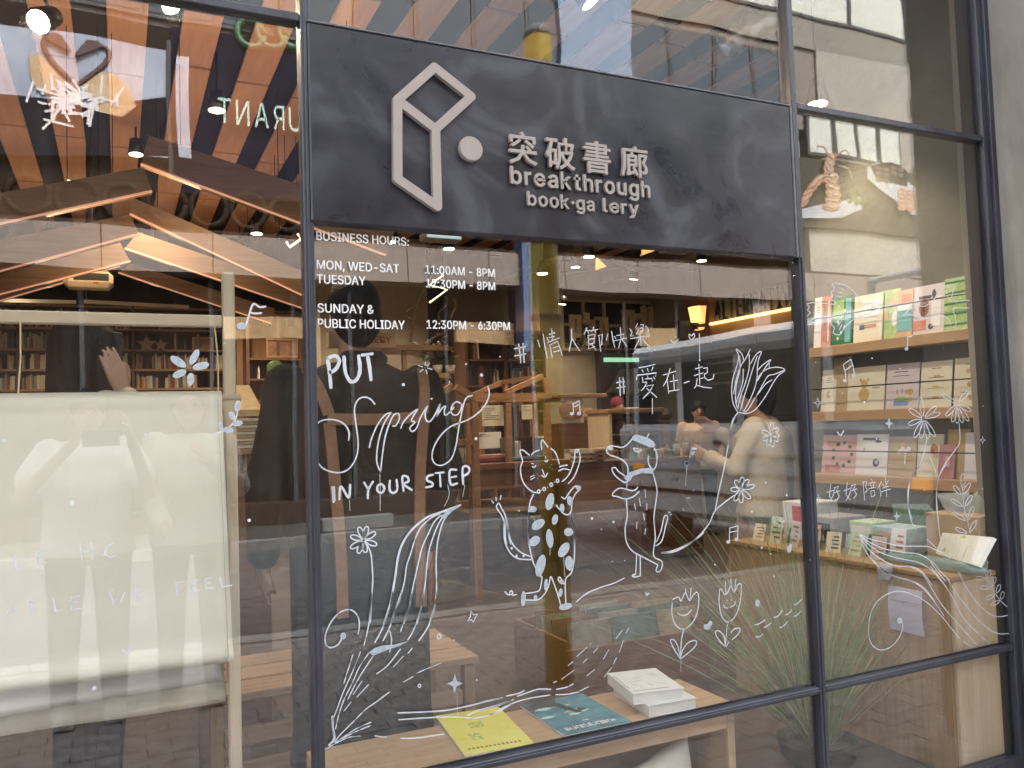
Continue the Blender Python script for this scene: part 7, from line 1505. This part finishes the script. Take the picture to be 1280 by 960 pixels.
# food photograph boards (plain generic pictures of carved swans and seafood dishes)
y_ = .125
def fp_(px, py, Yd=10.38): q = at(px, py, Y=Yd); return Vector((q.x - 8, y_, q.z))
m_neck = mat('swan_neck', (.06, .02, .02), .4); m_body = mat('swan_bread', (.42, .26, .12), .5, col2=(.6, .45, .28), scale=4, stretch=(1, 1, 6)); m_shred = mat('shredded_white', (.72, .70, .72), .5); m_dkp = mat('photo_dark', (.012, .012, .02), .9, spec=.1)
def ribbon3(pts, r, m, name='photo_print', yo=0.0):
    mb = MB(); mb.tube([fp_(*p) + Vector((0, yo, 0)) for p in catmull([Vector((a, b)) for a, b in pts], 5)], r, 6); mb.v = [(a, y_ + yo + (b - y_ - yo) * .08, c) for a, b, c in mb.v]; mb.build(name, m, bl, True)
MB().prism([fp_(*p) for p in ((-20, 116), (120, 130), (214, 122), (214, 196), (-20, 192))], (0, .004, 0)).build('photo_print', m_dkp, bl)
MB().prism([fp_(*p) + Vector((0, .005, 0)) for p in ((38, 70), (50, 68), (62, 80), (82, 105), (78, 122), (52, 118), (40, 98))], (0, .006, 0)).build('photo_print', m_body, bl)
MB().prism([fp_(*p) + Vector((0, .005, 0)) for p in ((100, 104), (118, 88), (140, 92), (160, 112), (168, 134), (150, 148), (120, 140))], (0, .006, 0)).build('photo_print', m_body, bl)
ribbon3([(88, 100), (70, 82), (57, 62), (57, 48), (68, 46), (80, 58), (85, 66)], .032, m_neck, yo=.02); ribbon3([(94, 106), (110, 94), (128, 80), (134, 66), (122, 58), (106, 58), (94, 72)], .032, m_neck, yo=.02)
MB().prism([fp_(*p) + Vector((0, .03, 0)) for p in ((56, 46), (66, 43), (76, 47), (87, 68), (74, 60), (62, 54))], (0, .02, 0)).build('photo_print', m_neck, bl); MB().prism([fp_(*p) + Vector((0, .03, 0)) for p in ((106, 53), (120, 54), (128, 60), (112, 66), (93, 73), (100, 62))], (0, .02, 0)).build('photo_print', m_neck, bl)
mb = MB(); rnd = random.Random(5)
for k_ in range(60): q = fp_(rnd.gauss(88, 22), rnd.gauss(128, 10)) + Vector((0, .014 + rnd.uniform(0, .01), 0)); a = rnd.uniform(0, 3.1); d_ = Vector((math.cos(a), 0, math.sin(a))) * rnd.uniform(.05, .18); mb.beam(q - d_, q + d_, .03, .006, up=(0, 1, 0))
mb.build('photo_print', m_shred, bl)
bb2('fascia_post', .66, .72, 4.9, 7.0, .15, .2, M_black); bb2('fascia_post', .80, .98, 5.3, 6.8, .09, .05, MATS['photo_sky'])
m_prawn = mat('prawn_print', (.34, .15, .08), .9, col2=(.52, .32, .22), scale=9, spec=.1); m_prawn2 = mat('prawn_pale_print', (.50, .40, .33), .9, var=.2, scale=14, spec=.1); m_plate = mat('plate_print', (.40, .42, .46), .9, var=.15, spec=.1); m_leafp = mat('herb_print', (.10, .16, .06), .9, spec=.1)
def dab(px, py, rx, ry, m, yo, rot=0.0, n=12):
    return [fp_(px + rx * math.cos(2 * math.pi * k / n) * math.cos(rot) - ry * math.sin(2 * math.pi * k / n) * math.sin(rot), py + rx * math.cos(2 * math.pi * k / n) * math.sin(rot) + ry * math.sin(2 * math.pi * k / n) * math.cos(rot)) + Vector((0, yo, 0)) for k in range(n)]
def dabs(lst, m, yo):
    mb = MB()
    for k, a in enumerate(lst): mb.prism(dab(a[0], a[1], a[2], a[3], m, yo + .0006 * k, a[4] if len(a) > 4 else 0), (0, .0004, 0))
    mb.build('photo_print', m, bl)
rnd = random.Random(11)
MB().prism([fp_(*p) for p in ((1000, 262), (1072, 246), (1076, 262), (1050, 272), (1000, 272))], (0, .006, 0)).build('photo_print', m_plate, bl)
seg1 = [(1007 + 5.5 * k, 252 - 12 * math.sin(k * .45) - 4 * k, 7.5 - .3 * k, 5.5, -.9 + .1 * k) for k in range(7)]; seg2 = [(1038 + 2.2 * math.sin(k * .8), 258 - 7.5 * k, 9 - .5 * k, 5, .15 * k) for k in range(9)]
dabs(seg1, m_prawn, .012); dabs(seg2, m_prawn, .02); dabs([(a, b, c * .8, 1.3, r_) for a, b, c, d_, r_ in seg2], m_prawn2, .03); dabs([(a, b - 2, c * .7, 1.2, r_) for a, b, c, d_, r_ in seg1], m_prawn2, .03)
for pts in ([(1040, 200), (1052, 190), (1058, 198)], [(1036, 200), (1030, 186), (1022, 184)], [(1044, 210), (1056, 214), (1060, 226)]): ribbon3(pts, .02, m_prawn, yo=.03)
dabs([(1066 + rnd.gauss(0, 5), 250 + rnd.gauss(0, 4), 3, 2, rnd.uniform(0, 3)) for _ in range(10)], m_leafp, .02)
MB().prism([fp_(*p) for p in ((1083, 210), (1098, 203), (1180, 258), (1168, 272), (1140, 270), (1083, 224))], (0, .008, 0)).build('photo_print', m_plate, bl)
MB().prism([fp_(*p) + Vector((0, .01, 0)) for p in ((1087, 208), (1112, 203), (1134, 214), (1134, 234), (1096, 226))], (0, .006, 0)).build('photo_print', m_dkp, bl)
dabs([(1098 + 9 * (k % 4), 211 + 7 * (k // 4) + (k % 2) * 2, 4.2, 2.4, .4) for k in range(10)], mat('sauce_print', (.10, .05, .03), .9, col2=(.2, .17, .15), scale=20, spec=.1), .02)
for i in range(4): dabs([(1126 + i * 12, 240 + 5.5 * k + i * 1.5, 5.6, 3.6, .15) for k in range(5)], m_prawn, .02 + i * .001); dabs([(1124 + i * 12, 242 + 5.5 * k + i * 1.5, 3.6, 1.0, .15) for k in range(4)], m_prawn2, .03)
dabs([(1166, 236, 7, 5, .3)], mat('bun_print', (.36, .24, .14), .9, spec=.1), .02); dabs([(1150, 217, 3, 2), (1156, 219, 2, 2)], m_plate, .02)
ribbon3([(1160, 232), (1176, 258), (1178, 272)], .025, m_dkp, yo=.04)
# shade cables, near side
# yellow sign pole on our kerb
pole = thing('yellow_pole', 'ochre yellow signpost on the kerb mirrored in the middle pane', 'post', refl(700, 851, 1.9)); pole.location = (at(700, 851, Z=0).x, -at(700, 851, Z=0).y, 0)
zt_ = at(700, 50, Y=-pole.location.y).z; M_yp = mat('ochre_paint', (.60, .45, .05), .45, var=.2, scale=5)
MB().tube([(0, 0, 0), (0, 0, zt_)], .074, 24).build('post_body', M_yp, pole, True); MB().ell((0, 0, zt_), (.079, .079, .06), 20, 10).build('post_cap', mat('grey_cap', (.4, .4, .38), .4), pole, True)
for z in (1.9, 2.75, 3.0): MB().tube([(0, 0, z), (0, 0, z + .03)], .083, 20).build('band', M_black, pole, True)
MB().box((-.3, -.1, 2.86), (.3, -.09, 3.02), .003).build('sign_back', mat('grey_cap', (0, 0, 0)), pole)
pole2 = thing('grey_pipe', 'slim pale blue lamp post by the far kerb mirrored left of the dog', 'post', (at(725, 600, Y=8.0).x, -9.2, 0)); MB().tube([(0, 0, 0), (0, 0, 1.3), (0, 0, 1.35), (0, 0, 6)], [.12, .11, .07, .06], 14).build('post_body', mat('pale_blue_paint', (.24, .28, .33), .6), pole2, True)
# white van parked nose out, flank toward the camera
vn = thing('delivery_van', 'tall white van with black trimmed windows mirrored in the right pane', 'van', (6.75, -4.6, -.13))
def vb(name, a, b, m, ch=.03, p=None): return boxo(name, (a[0] - 6.75, a[1] + 4.6, a[2] + .13), (b[0] - 6.75, b[1] + 4.6, b[2] + .13), m, p or vn, ch)
M_van = mat('van_white', (.72, .74, .76), .25, var=.03, coat=.5)
vb('body', (5.7, -6.9, .25), (7.6, -2.3, 1.3), M_van, .08); vb('cabin', (5.76, -6.5, 1.301), (7.54, -2.36, 2.0), mat('van_glass', (.05, .06, .07), .12, spec=.6), .05); vb('roof', (5.72, -6.6, 2.001), (7.58, -2.32, 2.25), M_van, .08)
for y in (-2.36, -3.4, -4.6, -5.6, -6.5): vb('pillar', (5.745, y - .05, 1.3), (5.758, y + .05, 2.0), M_van, .002)
for y in (-3.1, -3.3, -4.9): vb('door_handle', (5.66, y - .06, 1.08), (5.699, y + .06, 1.12), M_black, .008)
for y in (-2.42, -6.4): vb('indicator', (5.67, y - .12, .72), (5.699, y + .12, .82), mat('amber_lens', (.9, .35, .05), .3, var=0, emit=(1, .4, .05), es=.22), .01)
for z in (.55, .78, .98): vb('side_rib', (5.68, -6.8, z - .02), (5.7, -2.4, z + .02), M_black if z < .6 else mat('van_trim', (.45, .43, .4), .4), .004)
for x in (5.72, 7.38):
    for y in (-3.2, -6.0):
        w_ = MB().tube([(x - 6.75, y + 4.6, .33), (x - 6.75 + .2, y + 4.6, .33)], .33, 24).build('wheel', M_black, vn, True); MB().tube([(x - 6.75 - .005, y + 4.6, .33), (x - 6.75 + .205, y + 4.6, .33)], .18, 20).build('rim', mat('rim_grey', (.4, .4, .42), .35, .6), w_, True)
rk = MB(); ya_, yb_ = -2.19, -2.92
for x in (5.8, 7.5): rk.tube([(x - 6.75, ya_ + 4.6, 2.6), (x - 6.75, yb_ + 4.6, 2.6)], .035, 10); rk.tube([(x - 6.75, ya_ + 4.6, 2.37), (x - 6.75, ya_ + 4.6, 2.6)], .035, 10); rk.tube([(x - 6.75, yb_ + 4.6, 2.37), (x - 6.75, yb_ + 4.6, 2.6)], .035, 10)
rk.build('ladder_rack', M_van, vn)
# low pale concrete step by the far kerb
stp = box_thing('concrete_step', 'low pale concrete step by the far kerb mirrored in the dark jacket', 'step', (at(398, 664, Z=0).x, -9.25, 0.005), (at(492, 658, Z=0).x, -9.07, 0.19), mat('pale_step', (.17, .17, .168), .8, var=.1), ch=.01)
